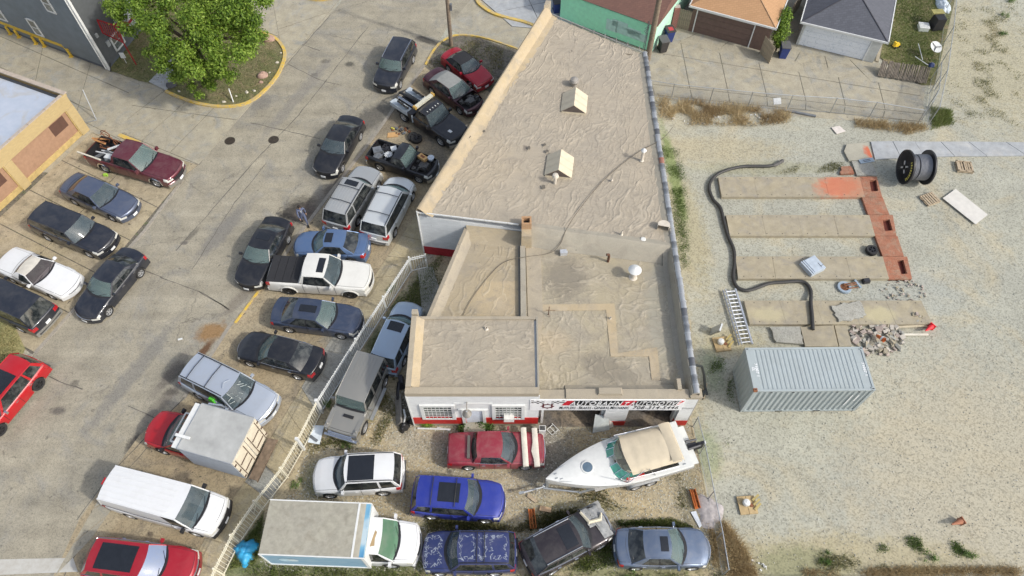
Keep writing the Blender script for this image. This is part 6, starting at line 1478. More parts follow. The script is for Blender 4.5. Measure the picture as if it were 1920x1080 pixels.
rubble('rubble_pile','small rubble heap on the right end of the fourth beam',1716,593,.45,.7,40,rub,.08,.28,.45,seed=5)
rubble('rubble_pile','grey rubble between third and fourth beams at the right',1695,545,1.4,.8,90,rub,.04,.16,.08,seed=6)
m=MB();q=at(1645,628,.4);m.lathe([(.08,0),(.14,.5)],n=10);m.lathe([(.145,.3),(.15,.4)],n=10,mi=1);T(m,'old_traffic_cone',[SCR[4],WHITEP],'dirty orange white cone tipped over in the rubble pile','cone',loc=(q.x,q.y,.35),rot=(R(70),0,R(30)),smooth=True)
m=MB();a,b=at(1696,627,.1),at(1741,627,.1);m.box(((a.x+b.x)/2,(a.y+b.y)/2,.08),((b-a).length,.12,.05),rz=math.atan2((b-a).y,(b-a).x));T(m,'white_plank',pm('pale_wood2',(.62,.58,.48),.8),'straight pale plank on the gravel below the fourth beam, lower one','plank')
m=MB();a,b=at(1686,613,.1),at(1738,610,.1);m.box(((a.x+b.x)/2,(a.y+b.y)/2,.08),((b-a).length,.12,.05),rz=math.atan2((b-a).y,(b-a).x));T(m,'pale_plank',pm('pale_wood3',(.48,.42,.30),.8),'tan plank touching the fourth beam edge beside the orange cone','plank')
def cone(u,v,rot,lab,mat,h=.72):
 q=at(u,v,.15);c_=thing('traffic_cone',lab,'traffic cone',(q.x,q.y,.17),0);c_.rotation_euler=rot
 m=MB();m.box((0,0,.02),(.36,.36,.04));m.build('base',mat,c_)
 m=MB();m.lathe([(.15,.04),(.03,h),(.001,h)],n=16);m.build('cone_body',mat,c_,True)
 m=MB();m.lathe([(.098,.30),(.072,.44)],n=16);m.build('reflective_band',WHITEP,c_,True)
cone(1747,612,(R(75),0,R(-55)),'bright red traffic cone tipped over at the end of the fourth beam',pm('cone_red',(.75,.02,.03),.5))
cone(1803,977,(R(75),0,R(-72)),'faded brownish orange cone lying alone in the gravel lot',pm('cone_faded',(.32,.13,.07),.8))
for k,(u,v,rz,lab)in enumerate(((1403,947,R(4),'wooden base with white ball bollard, alone in front of the container'),(1355,645,R(8),'wooden base with white ball bollard beside the ladders'))):
 q=at(u,v,.05);b_=thing('bollard_base',lab,'bollard',(q.x,q.y,0),rz,'wooden bases with white balls')
 for s in(-1,1):m=MB();m.box((s*.22-.05,0,.05),(.42,.88,.08));m.build('base_board',pm('base_plywood',(.42,.31,.16),.8,var=.15),b_)
 m=MB();m.lathe([(.001,.10),(.17,.12),(.19,.24),(.15,.34),(.001,.38)],(-.12,.08,0),18);m.build('white_ball',WHITEP,b_,True)
 m=MB();m.lathe([(.09,.09),(.09,.14),(.001,.14)],(.14,-.04,0),12);m.build('hub',SCR[1],b_)
 for j in range(3):m=MB();M_=Matrix.Rotation(R(35+3*j),3,'Z')@Matrix.Rotation(R(-20),3,'Y');m.box((.40,.30-.22*j,.2),(.42,.11,.05),rot=M_);m.build('wooden_wedge',pm('yellow_wood',(.48,.38,.15),.8),b_)
q=at(1340,625,.05);m=MB();m.box((q.x,q.y+.05,.4),(.10,.5,.9),rot=Matrix.Rotation(R(-25),3,'Z')@Matrix.Rotation(R(25),3,'Y'))
T(m,'sheet_metal',STEEL,'pale leaning metal panel between the ladder and the white ball bollard','panel')
ds=thing('black_downspout','black drain pipe bent away from the shop east wall','drain pipe',(0,0,0))
m=MB();pts=[at(1302,684,2.2),at(1316,687,1.8),at(1320,702,1.0),at(1322,727,.35),at(1326,740,.1)]
m.tube([tuple(p)for p in pts],.07,6);m.build('pipe',pm('black_pipe',(.03,.035,.035),.5),ds,True)
m=MB();q=at(1322,740,.1);m.box((q.x,q.y+.2,.12),(.12,.9,.20),rz=R(-18));m.box((q.x-.12,q.y,.25),(.25,.5,.4),rz=R(-30),mi=1,taper=.5);m.build('wooden_prop',[wood,MC['black_pipe']],ds)
# ============================================================ chain-link fences
link=NG('chain_link_wire')
def wave(ang):
 return link.n('TexWave',{'wave_type':'BANDS','bands_direction':'X'},Vector=link.map(0,(1,1,1)),Scale=1.0).outputs[1]
def chainfence(name,lab,pts,h,bottom=True,posts=True,r=.03,mesh=True,top=True,step=2.6):
 f=thing(name,lab,'fence',(0,0,0));P_=[Vector(p)for p in pts]
 if top:
  m=MB();m.tube([(p.x,p.y,h)for p in P_],r*.8,6);m.build('top_rail',STEEL,f)
 if bottom:m=MB();m.tube([(p.x,p.y,.08)for p in P_],r*.4,4);m.build('bottom_wire',STEEL,f)
 if posts:
  for a,b in zip(P_,P_[1:]):
   n_=max(1,round((b-a).length/step))
   for k in range(n_+(1 if b is P_[-1]else 0)):
    p=a.lerp(b,k/n_);m=MB();m.tube([(p.x,p.y,-.05),(p.x,p.y,h+.04)],r,6);m.build('post',STEEL,f)
 if mesh:
  m=MB();d=.11
  for a,b in zip(P_,P_[1:]):
   L_=(b-a).length;u_=(b-a)/L_;n_=int(L_/d);k_=int(h/d)
   nrm=Vector((-u_.y,u_.x))*.003
   for s in(-1,1):
    for i in range(-k_ if s>0 else 0,n_+(0 if s>0 else k_)):
     t0,t1=i*d,i*d+s*(h-.1);z0,z1=.06,h-.02
     def cl(t,z,tt,zz):return(t,z)
     A_,B_=[t0,z0],[t1,z1]
     if(A_[0]<0 and B_[0]<0)or(A_[0]>L_ and B_[0]>L_):continue
     for P0,P1 in((A_,B_),(B_,A_)):
      for lim,less in((0,True),(L_,False)):
       if(P0[0]<lim)if less else(P0[0]>lim):
        f_=(lim-P0[0])/(P1[0]-P0[0])if P1[0]!=P0[0]else 0;P0[1]=P0[1]+f_*(P1[1]-P0[1]);P0[0]=lim
     p=a+u_*A_[0];q=a+u_*B_[0];w_=.0035
     dirv=Vector((q.x-p.x,q.y-p.y,B_[1]-A_[1]));
     if dirv.length<.02:continue
     dirv.normalize();sd_=dirv.cross(Vector((nrm.x,nrm.y,0)).normalized())*w_
     p3,q3=Vector((p.x,p.y,A_[1])),Vector((q.x,q.y,B_[1]));m.add([p3-sd_,q3-sd_,q3+sd_,p3+sd_],[(0,1,2,3)])
  stuff(m.build('wire_mesh',STEEL,f))
 return f
def g2(u,v,z=0):q=at(u,v,z);return(q.x,q.y)
H_=1.35
chainfence('chain_link_fence','chain link fence along the near edge of the alley',[g2(1222,151,H_),g2(1265,158,H_),g2(1412,173,H_),g2(1487,179,H_),g2(1570,184,H_),g2(1645,192,H_),g2(1736,207,H_)],H_)
chainfence('chain_link_fence','tall chain link fence between the back lawn and the gravel lot',[g2(1736,240),g2(1752,170),g2(1764,90),g2(1772,20),g2(1783,-70)],1.9,step=3.2,mesh=True)
chainfence('chain_link_gate','leaning gate frame where the two alley fences meet',[g2(1728,225),g2(1740,200),g2(1745,150)],1.6,mesh=True,step=1.5)
chainfence('chain_link_fence','chain link fence from the shop corner down to the bottom corner post',[g2(1299,800),g2(1312,850),g2(1328,935),g2(1343,1010),g2(1354,1078)],1.25,step=2.8)
chainfence('chain_link_fence','chain link fence along the bottom picture edge',[g2(1356,1086),g2(1500,1088),g2(1640,1088),g2(1780,1088),g2(1950,1089)],.42,step=2.8,mesh=False)
# ============================================================ white picket fence
pf=thing('white_picket_fence','white steel picket fence bending along the sidewalk','fence',(0,0,0))
FB=[(772,510),(675,660),(605,772),(570,843),(540,896),(493,956),(451,1018),(421,1079),(400,1130)]
FB=[Vector(P3(*p))for p in FB];fwm=pm('fence_white',(.72,.73,.70),.5,var=.06);fym=pm('fence_cream',(.70,.66,.52),.55,var=.1)
pk=MB();pk.tube([(0,0,0),(0,0,1.45),(0,0,1.52)],[.013,.013,.002],4);pkm=pk.mesh('picket',fwm);pk2=MB();pk2.tube([(0,0,0),(0,0,1.45),(0,0,1.52)],[.013,.013,.002],4);pkm2=pk2.mesh('picket',fym)
tot=0
for i,(a,b)in enumerate(zip(FB,FB[1:])):
 L_=(b-a).length;u_=(b-a)/L_;an=math.atan2(u_.y,u_.x);mt=fwm if i<2 else fym
 for z in(.14,1.22,1.38):m=MB();m.box(((a.x+b.x)/2,(a.y+b.y)/2,z),(L_,.035,.04),rz=an);m.build('rail',mt,pf)
 n_=int(L_/.155)
 for k in range(n_):p=a+u_*(k+.5)*L_/n_;linkmesh('picket',pkm if i<2 else pkm2,pf,(p.x+rng.uniform(-.004,.004),p.y,.06+rng.uniform(-.01,.01)),(rng.uniform(-.012,.012),rng.uniform(-.012,.012),0));tot+=1
 np_=max(1,round(L_/2.6))
 for k in range(np_):
  p=a+u_*k*L_/np_;m=MB();m.box((p.x,p.y,.76),(.065,.065,1.52));m.lathe([(.001,1.60),(.05,1.57),(.05,1.53),(.001,1.50)],(p.x,p.y,0),8);m.build('post',mt,pf)
  m=MB();M_=Matrix.Rotation(an,3,'Z');q=M_@Vector((.0,-.35,0));m.tube([(p.x,p.y,1.1),(p.x-u_.y*-.45*-1*-1,p.y+u_.x*.45,.02)],.02,4);m.build('brace',mt,pf)
for(u,v)in((605,773),(570,843)):
 p=P3(u,v);m=MB();m.box((p[0],p[1],.80),(.14,.14,1.6));m.build('gate_post',WHITEP,pf)
gt=thing('picket_gate','open white steel gate at the head of the picket fence','gate',(FB[0].x,FB[0].y,0),math.atan2(at(812,500).y-FB[0].y,at(814,500).x-FB[0].x))
GL=.98
for z in(.14,1.22,1.38):m=MB();m.box((GL/2,0,z),(GL,.035,.04));m.build('rail',fwm,gt)
for x in(0,GL):m=MB();m.box((x,0,.76),(.05,.05,1.45));m.build('stile',fwm,gt)
for k in range(7):linkmesh('picket',pkm,gt,((k+.5)*GL/7,0,.06))
m=MB();m.box((GL-.04,-.05,.9),(.1,.06,.12));m.build('latch',fwm,gt)
slabthing([(588,797),(608,798),(599,833),(577,829)],.10,.14,pm('white_board',(.66,.72,.76),.5),'white board leaning flat behind the gate post of the picket fence','sheet_board','board')
m=MB();q=at(588,822,.2);m.box((q.x,q.y,.18),(.5,.14,.05),rz=R(-35));T(m,'grey_plank',SCR[0],'short grey plank on the white board by the picket fence','plank')
def heap(nm,lab,cat,u,v,rx,ry,h,mat,n=18,fr=3.2,seed=0,amp=.35):
 q=at(u,v);rows=[];r_=random.Random(seed);ph=[r_.uniform(0,6)for _ in range(6)]
 for i in range(n+1):
  t=i/n;row=[]
  for j in range(2*n):
   a=math.pi*j/n;wob=1+.16*math.sin(3*a+ph[0])+.08*math.sin(7*a+ph[1]);x,y=q.x+rx*t*wob*math.cos(a),q.y+ry*t*wob*math.sin(a)
   z=h*(1-t*t)+amp*h*(abs(math.sin(x*fr+ph[2]+1.5*math.sin(y*2+ph[3])))+abs(math.sin(y*fr*1.2+ph[4]+x)))*(1-t**4)*.6;row.append((x,y,max(.0,z)))
  row.append(row[0]);rows.append(row)
 m=MB();m.grid(rows);return T(m,nm,mat,lab,cat,smooth=55)
heap('blue_tarp','crumpled bright blue tarp heaped behind the white box truck','tarp',462,1034,.55,.62,.35,pm('blue_tarp_plastic',(.035,.33,.58),.45,var=.15),seed=2,fr=9)
heap('black_bag','shiny black plastic bag at the office corner','bag',757,800,.28,.34,.30,pm('black_bag_plastic',(.02,.02,.022),.3),seed=4,fr=9);
heap('black_bag','dark sack against the red wall base at the office corner','bag',774,790,.30,.22,.25,pm('black_bag_plastic',(.02,.02,.022),.3),seed=5,fr=9)
m=MB();q=at(748,770,.1);m.box((q.x,q.y,.25),(.10,1.6,.5),rot=Matrix.Rotation(R(8),3,'Z')@Matrix.Rotation(R(35),3,'Y'));T(m,'leaning_sheet',pm('weathered_panel',(.24,.225,.20),.85,var=.25,scale=8),'weathered grey panel leaning along the office side wall','panel')
m=MB();rows=[]
pts=[at(757,768,.5),at(760,780,.6),at(758,790,.3),at(753,796,.1)];m.tube([tuple(p)for p in pts],.05,6);T(m,'white_hose',WHITEP,'curved white trim strip beside the weathered grey panel','trim',smooth=True)
m=MB();q=at(747,735,.3);
for k in range(21):pass
m.tube([(q.x+.1*math.sin(k*.3),q.y+.45*math.cos(k*math.pi/10),.5+.45*math.sin(k*math.pi/10))for k in range(21)],.06,6,cap=False);T(m,'wheel_hoop',SCR[3],'black hoop standing by the office side wall behind the grey panel','hoop',smooth=True)
m=MB();q=at(752,715,.3);m.box((q.x,q.y,.3),(.3,.7,.6),rz=.2,taper=.7);T(m,'dark_bin',SCR[3],'dark bin squeezed behind the office corner beside the wagon','bin')
for k,(a,b,r_)in enumerate((((783,803),(845,805),.05),((820,801),(843,807),.035))):
 m=MB();m.tube([tuple(at(*a,.06)),tuple(at(*b,.06))],r_,6);T(m,'white_pipe',WHITEP,('long white pipe on the ground before the red wall base','shorter thin white pipe crossing the end of the long pipe')[k],'pipe')
cf=thing('step_stool_frame','small white metal frame on the gravel right of the maroon sedan','frame',tuple(at(1036,807)),R(42));m=MB()
for a,b in(((-.22,-.2),(-.22,.2)),((.22,-.28),(.22,.28)),((-.22,-.2),(.22,-.2)),((-.22,.2),(.22,.2)),((0,-.2),(0,.2))):m.tube([(a[0],a[1],.1),(b[0],b[1],.1)],.02,4)
m.build('tube_frame',WHITEP,cf)
slabp=thing('white_door_panel','pale panel leaning at the pier between the garage doors','panel',(0,0,0));m=MB()
a,b,c_,d=at(1111,812,.05),at(1143,806,.05),at(1141,783,.95),at(1116,779,.95)
off_=Vector((0,.06,.02));vs=[a,b,c_,d]+[p+off_ for p in(a,b,c_,d)];m.add(vs,[(0,1,2,3),(7,6,5,4),(0,4,5,1),(1,5,6,2),(2,6,7,3),(3,7,4,0)]);m.build('panel',pm('pale_green_grey',(.55,.58,.56),.5),slabp)
m=MB();a,b,c_,d=at(1143,803,.05),at(1150,800,.05),at(1148,780,.9),at(1142,784,.8);vs=[a,b,c_,d]+[p+off_ for p in(a,b,c_,d)];m.add(vs,[(0,1,2,3),(7,6,5,4),(0,4,5,1),(1,5,6,2),(2,6,7,3),(3,7,4,0)]);T(m,'pinkish_panel',pm('pinkish_board',(.50,.42,.36),.7),'narrow pinkish panel leaning on the pier beside the pale panel','panel')
def beamo(u,v,L_,W_,rz,lab,mat,h=.18):
 q=at(u,v,.1);m=MB();m.box((0,0,.02),(L_,W_,.03));m.box((0,W_/2,h/2),(L_,.03,h));m.box((0,-W_/2,h/2),(L_,.03,h));m.box((0,0,.06),(L_*.9,.05,.06))
 for k in range(4):m.lathe([(.03,.09),(.001,.10)],(lerp(-L_*.4,L_*.4,k/3),.08,0),6,1)
 T(m,'steel_channel',[mat,BLACK],lab,'steel channel','orange steel channels in the yard',loc=(q.x,q.y,0),rot=(0,0,rz))
och=pm('orange_steel',(.50,.15,.03),.6,var=.2)
beamo(1303,935,.95,.26,R(-82),'orange steel channel lying along the right chain link fence',och);beamo(998,972,.95,.28,R(-84),'orange steel channel between the blue SUV and the tarped crossover',och)
slabthing([(1013,948),(1034,952),(1033,961),(1011,957)],.02,.12,pm('brick_tan_box',(.48,.33,.20),.8),'tan flat box with a white end in the yard above the crossover','flat_box','box')
slabthing([(990,925),(1008,938),(1004,943),(988,931)],.02,.08,wood,'short brown plank near the boat trailer tongue','plank','plank')
slabthing([(1295,960),(1305,958),(1316,985),(1312,990)],.03,.05,pm('white_debris',(.62,.66,.70),.6),'white sheet debris below the orange channel by the fence','sheet','debris')
heap('debris_sheet','crumpled grey pink sheet caught under the chain link fence','debris',1330,960,.62,.8,.10,pm('grey_pink_sheet',(.38,.35,.34),.8,var=.25,scale=5),seed=8,fr=8)
rubble('paper_litter','white litter scattered around the lower fence corner',1400,1060,1.0,.35,26,[WHITEP,pm('litter_grey',(.5,.5,.48),.8)],.05,.2,.08,'litter',11)
rubble('paper_litter','small white litter along the alley fence weeds',1420,220,2.0,.35,60,[WHITEP,pm('litter_tan',(.55,.48,.38),.8)],.04,.13,.04,'litter',12)
rubble('paper_litter','pale litter along the left part of the alley fence',1320,225,2.4,.45,40,[WHITEP,pm('litter_grey',(.5,.5,.48),.8)],.04,.14,.04,'litter',13)
rubble('engine_parts','greasy engine parts and tools on the ground by the tow truck',752,246,.6,.45,26,[SCR[1],SCR[3],SCR[0]],.06,.22,.08,'car parts',14)
slabthing([(727,249),(745,247),(747,256),(726,258)],.02,.04,pm('cardboard_orange',(.55,.33,.14),.9),'orange cardboard sheet beside the small black pickup bed','cardboard','cardboard')
m=MB();q=at(734,240,.05);m.lathe([(.06,0),(.06,.22),(.02,.26)],n=8);T(m,'yellow_bottle',pm('yellow_plastic',(.60,.55,.08),.4),'small yellow bottle lying by the engine parts','bottle',loc=(q.x,q.y,.07),rot=(R(90),0,R(60)))
m=MB();q=at(198,328,.1);m.box((q.x,q.y,.1),(.25,.14,.18));T(m,'lime_bottle',pm('lime_plastic',(.35,.60,.08),.4),'lime green jug on the ground by the red pickup rear wheel','jug')
m=MB();q=at(338,636,.02);m.box((q.x,q.y,.03),(.24,.10,.03),rz=.3);T(m,'paper_scrap',WHITEP,'white scrap on the open street left of the rusty stain','litter')
m=MB();a,b=at(1468,205,.1),at(1530,217,.1);m.box(((a.x+b.x)/2,(a.y+b.y)/2,.06),((b-a).length,.16,.10),rz=math.atan2((b-a).y,(b-a).x));T(m,'timber',SCR[0],'grey timber lying along the alley fence','timber')
# ============================================================ boat and trailer
bow_,stern=at(1023,902,1.35),at(1283,832,1.35);hdg=math.atan2((bow_-stern).y,(bow_-stern).x);BLn=(bow_-stern).length
bc=(bow_+stern)/2;BX=.0
boat=thing('motor_boat','white cabin motor boat with beige canvas on a trailer','boat',(bc.x,bc.y,.0),hdg)
gel=pm('gelcoat_white',(.64,.65,.62),.3,var=.04,coat=.4);geld=pm('deck_white',(.60,.61,.59),.5,var=.06)
hwB=1.28
def hw_(s):
 return hwB*(1-max(0,(s-.32)/.68)**2.1)*(1-.06*(1-s)**2)+.02
zg=lambda s:1.42+.28*s**2
m=MB();rows=[];NS=26
for i in range(NS+1):
 s=i/NS;x=lerp(-BLn/2,BLn/2,s);w_=hw_(s);kz=.45+.75*max(0,s-.55)**1.6*2.2;kz=min(kz,zg(s)-.15);row=[]
 for sg in(1,-1):
  pts=[(w_,zg(s)),(w_*.985,zg(s)-.10),(w_*1.0,zg(s)-.14),(w_*.93,lerp(zg(s),kz,.55)),(w_*.80,lerp(zg(s),kz,.80)),(0,kz)]
  pts=[(x,sg*a,b)for a,b in pts];row+=pts if sg>0 else pts[::-1][1:]
 rows.append(row)
m.grid(rows,flip=True);m.add(rows[0],[tuple(range(len(rows[0])))]);m.build('hull',gel,boat,50)
m=MB()
for sg in(1,-1):m.tube([(lerp(-BLn/2,BLn/2,i/NS),sg*(hw_(i/NS)+.015),zg(i/NS)-.12)for i in range(NS+1)],.022,5)
m.build('rub_rail',pm('rub_rail_grey',(.30,.29,.27),.5),boat,True)
m=MB();rows=[]
s0=.52
for i in range(15):
 s=lerp(s0,1,i/14);x=lerp(-BLn/2,BLn/2,s);row=[]
 for j in range(13):f=lerp(-1,1,j/12);row.append((x-(.55*(1-f*f)if False else 0),f*hw_(s)*.99,zg(s)+.02+.16*math.cos(f*math.pi/2)**.7*min(1,(1-s)*5)))
 rows.append(row)
m.grid(rows,flip=True);m.build('foredeck',geld,boat,'all')
m=MB()
for sg in(1,-1):
 rows=[[(lerp(-BLn/2,BLn/2,s),sg*hw_(s)*f,zg(s)+dz)for f,dz in((.995,.0),(.97,.05),(.80,.06),(.78,-.35))]for s in[lerp(.0,s0+.02,k/10)for k in range(11)]]
 m.grid(rows,flip=(sg<0))
m.box((-BLn/2+.35,0,1.36),(.68,2.3,.24));m.build('side_deck',gel,boat,45)
m=MB();m.box((-.35,0,1.0),(BLn*.48,2.05,.06));m.build('cockpit_floor',pm('cockpit_grey',(.36,.35,.33),.7),boat)
for k,(x,y)in enumerate(((.2,.5),(-.5,.5),(.05,-.55))):m=MB();m.box((x,y,1.22),(.5,.5,.35));m.box((x-.25,y,1.5),(.12,.5,.4));m.build('seat',WHITEP,boat,True)
wx0=BLn*(s0-.5)-.05;gl_=glass('boat_green_glass',(.10,.38,.30),.62)
arc=[(-.55,1.05),(.05,.93),(.30,.62),(.42,.22),(.42,-.22),(.30,-.62),(.05,-.93),(-.55,-1.05)]
for k in range(7):
 if k==3:continue
 a,b=arc[k],arc[k+1];m=MB();zb_=zg(s0)+.12
 m.grid([[(wx0+a[0],a[1],zb_),(wx0+b[0],b[1],zb_)],[(wx0+a[0]-.42,a[1]*.90,zb_+.34),(wx0+b[0]-.42,b[1]*.90,zb_+.34)]]);m.build('windshield_pane',gl_,boat)
m=MB();zb_=zg(s0)+.12
m.tube([(wx0+a[0],a[1],zb_)for a in arc],.022,5);m.tube([(wx0+a[0]-.42,a[1]*.9,zb_+.34)for a in arc],.02,5)
for a in arc:m.tube([(wx0+a[0],a[1],zb_),(wx0+a[0]-.42,a[1]*.9,zb_+.34)],.02,5)
m.build('windshield_frame',CHROME,boat)
m=MB();m.box((wx0-.1,-.45,zb_-.02),(.7,.8,.14),taper=.8);m.build('dashboard',WHITEP,boat,True);m=MB();m.tube([(wx0-.42+.05*math.sin(a),-.5+.19*math.cos(a),zb_+.12+.17*math.sin(a))for a in[k*math.pi/7 for k in range(15)]],.02,5);m.build('steering_wheel',BLACK,boat)
m=MB();hx=BLn*.21;m.lathe([(.33,.02),(.31,.07),(.25,.08)],n=28);m.build('hatch_ring',gel,boat,True,loc=(hx,0,zg(.71)+.16));m=MB();m.lathe([(.25,.06),(.001,.085)],n=28);m.build('hatch_glass',pm('smoked_blue',(.10,.15,.20),.15,coat=.5),boat,True,loc=(hx,0,zg(.71)+.165))
canvas=pm('beige_canvas',(.50,.435,.32),.85,var=.07,scale=2.5,bump=.15,bscale=20)
m=MB();rows=[]
cx0,cx1=wx0-.50,-BLn/2+.62
for i in range(29):
 t=i/28;x=lerp(cx0,cx1,t);row=[]
 ribz=.035*abs(math.sin(t*math.pi*5))
 for j in range(13):
  f=lerp(-1,1,j/12);sag=.06*math.sin(t*math.pi*9)*(1-abs(f))*.3
  row.append((x+.16*(1-f*f)*(1-t),f*(1.02-.06*t),2.34-.18*abs(f)**3-.12*t**3-ribz*.6+sag-(0.12 if j in(0,12)else 0)))
 rows.append(row)
m.grid(rows,flip=True);m.build('canvas_top',canvas,boat,'all')
m=MB();rows=[[(x,lerp(-.98,.98,j/8),z)for j in range(9)]for x,z in((cx1+.55,2.26),(cx1+.3,2.33),(cx1+.05,2.28),(cx1-.08,2.10),(cx1-.10,1.95))];m.grid(rows,flip=True);m.build('folded_canvas',canvas,boat,True)
clv=glass('clear_vinyl_curtain',(.36,.34,.27),.35,.15)
m=MB();rows=[[(wx0+a[0]-.44,a[1]*.9,zb_+.35),(lerp(wx0+a[0]-.44,cx0,.95)+.1,a[1]*.93,2.24)]for a in arc];m.grid(rows,flip=True);m.build('clear_curtain',clv,boat)
m=MB()
for sg in(1,-1):
 for x0,x1 in((-.2,.5),(-.2,-1.0),(-.2,-.2),(-1.6,-1.2)):m.tube([(x0,sg*1.16,1.5),(x1,sg*1.0,2.26)],.02,5)
 m.tube([(wx0-.3,sg*1.12,1.95),(-BLn/2+.8,sg*1.12,1.75)],.018,5)
m.build('canvas_frame',CHROME,boat)
m=MB();m.box((-.6,1.0,1.62),(.9,.12,.12));m.build('red_cushion',pm('red_cloth',(.55,.04,.03),.8),boat,True)
m=MB()
for sg in(1,-1):m.tube([(lerp(-BLn/2,BLn/2,s),sg*hw_(s)*.86,zg(s)+.04+dz)for s,dz in((.60,0.),(.62,.02),(.9,.02),(.92,0.))],.014,4)
for x,y in((BLn*.43,.12),(BLn*.43,-.10),(BLn*.40,.2),(-BLn*.44,1.0),(-BLn*.44,-1.0)):m.box((x,y,zg((x+BLn/2)/BLn)+.07),(.14,.05,.05))
m.build('deck_cleat',STEEL,boat)
m=MB();m.box((-BLn/2-.22,0,.95),(.45,2.0,.07));m.build('swim_platform',gel,boat)
m=MB();m.box((-BLn/2-.45,.1,.85),(.55,.34,.55),taper=.8);m.box((-BLn/2-.9,.1,.75),(.40,.14,.75));m.tube([(-BLn/2-.1,.3,1.3),(-BLn/2-.75,.25,1.25),(-BLn/2-1.0,.1,.9)],.07,6);m.tube([(-BLn/2-.1,-.1,1.3),(-BLn/2-.7,-.1,1.2)],.06,6);m.box((-BLn/2-1.12,.1,1.0),(.12,.14,.14),mi=1);m.build('outdrive',[SCR[3],WHITEP],boat,True)
tr=thing('boat_trailer','galvanised twin axle trailer carrying the white boat','trailer',(bc.x,bc.y,0),hdg)
m=MB()
for sg in(1,-1):m.box((-.6,sg*.75,.52),(BLn*.75,.09,.12));m.tube([(BLn*.27,sg*.75,.52),(BLn*.5+.1,0.05*sg,.50)],.055,6)
for x in(-2.2,-1.0,.6,1.6):m.box((x,0,.50),(.09,1.5,.09))
m.build('trailer_frame',STEEL,tr)
m=MB();m.tube([(BLn*.5,0,.50),(BLn*.5+1.15,0,.48)],.055,6);m.tube([(BLn*.5+.5,.10,.1),(BLn*.5+.5,.10,.85)],.035,6);m.box((BLn*.5+1.2,0,.5),(.25,.12,.10));m.box((BLn*.5-.1,0,1.0),(.12,.12,1.0));m.build('tongue',STEEL,tr)
tmn,rmn=wheel_mesh(.33,.2,'steel')
for x in(-1.55,-.75):
 for sg in(1,-1):o=linkmesh('wheel',tmn,tr,(x,sg*1.12,.33));linkmesh('rim',rmn,o)
for sg in(1,-1):
 m=MB();rows=[]
 for k in range(13):
  a=math.pi*k/12;x=-1.15+.86*math.cos(a);z=.36+.44*min(1,math.sin(a)*1.6);rows.append([(x,sg*1.0,z),(x,sg*1.26,z)])
 m.grid(rows,flip=(sg>0));m.build('mudguard',pm('mudguard_grey',(.40,.41,.41),.5,.3),tr,True)
for sg in(1,-1):m=MB();m.box((-.6,sg*.55,.62),(BLn*.6,.12,.10));m.build('bunk_rail',SCR[0],tr)
# ============================================================ the walking man
q=at(573,420)
def skinfig(name,verts,edges,radii,mat,parent,root=0,sub=1):
 me=bpy.data.meshes.new(name);me.from_pydata(verts,edges,[]);me.materials.append(mat)
 o=bpy.data.objects.new(name,me);COL.objects.link(o);mo=o.modifiers.new('s','SKIN');mo.use_smooth_shade=True
 for v,r_ in zip(me.skin_vertices[0].data,radii):v.radius=(r_,r_)if not isinstance(r_,tuple)else r_
 me.skin_vertices[0].data[root].use_root=True
 su=o.modifiers.new('u','SUBSURF');su.levels=sub;su.render_levels=sub
 dg=bpy.context.evaluated_depsgraph_get();dg.update();nm=bpy.data.meshes.new_from_object(o.evaluated_get(dg));o.modifiers.clear();o.data=nm
 nm.polygons.foreach_set('use_smooth',[True]*len(nm.polygons));o.parent=parent;return o
man=thing('person','man in grey blue suit walking between the street and parked cars','person',(q.x,q.y,.02),R(-62))
suit=pm('suit_cloth',(.10,.12,.19),.85,var=.15);skinm=pm('skin',(.42,.25,.17),.6,var=.05);hair=pm('dark_hair',(.02,.015,.012),.8)
V=[(0,0,.93),(0,0,1.10),(.02,0,1.30),(.03,0,1.45),(.02,.19,1.43),(.02,-.19,1.43),(-.10,.25,1.16),(.14,-.25,1.17),(-.02,.25,.93),(.30,-.22,1.0),(0,.10,.88),(0,-.10,.88),(.20,.10,.50),(-.02,-.10,.49),(.28,.10,.12),(-.32,-.10,.16)]
E_=[(0,1),(1,2),(2,3),(3,4),(3,5),(4,6),(5,7),(6,8),(7,9),(0,10),(0,11),(10,12),(11,13),(12,14),(13,15)]
skinfig('body',V,E_,[(.15,.11),(.155,.11),(.18,.12),(.10,.09),.07,.07,.052,.052,.04,.04,.10,.10,.07,.07,.05,.05],suit,man)
skinfig('head',[(.03,0,1.46),(.045,0,1.54),(.06,0,1.62),(.065,0,1.71),(.06,0,1.76)],[(0,1),(1,2),(2,3),(3,4)],[.055,.05,(.075,.085),(.085,.095),(.06,.07)],skinm,man)
m=MB();m.lathe([(.001,.13),(.06,.115),(.095,.06),(.10,.0),(.085,-.03)],n=14);m.build('hair',hair,man,True,loc=(.045,0,1.70))
m=MB();m.box((.155,0,1.655),(.03,.03,.04),taper=.6);m.build('nose',skinm,man,True);
m=MB()
for s in(-1,1):m.box((.06,s*.088,1.66),(.03,.015,.05))
m.build('ears',skinm,man,True)
m=MB()
for s in(-1,1):m.box((.145,s*.033,1.675),(.012,.022,.012))
m.box((.145,0,1.60),(.012,.05,.010));m.build('eyes_and_mouth',hair,man)
m=MB();m.add([(.155,-.06,1.46),(.155,.06,1.46),(.165,0,1.18)],[(0,1,2),(2,1,0)]);m.build('shirt_front',WHITEP,man)
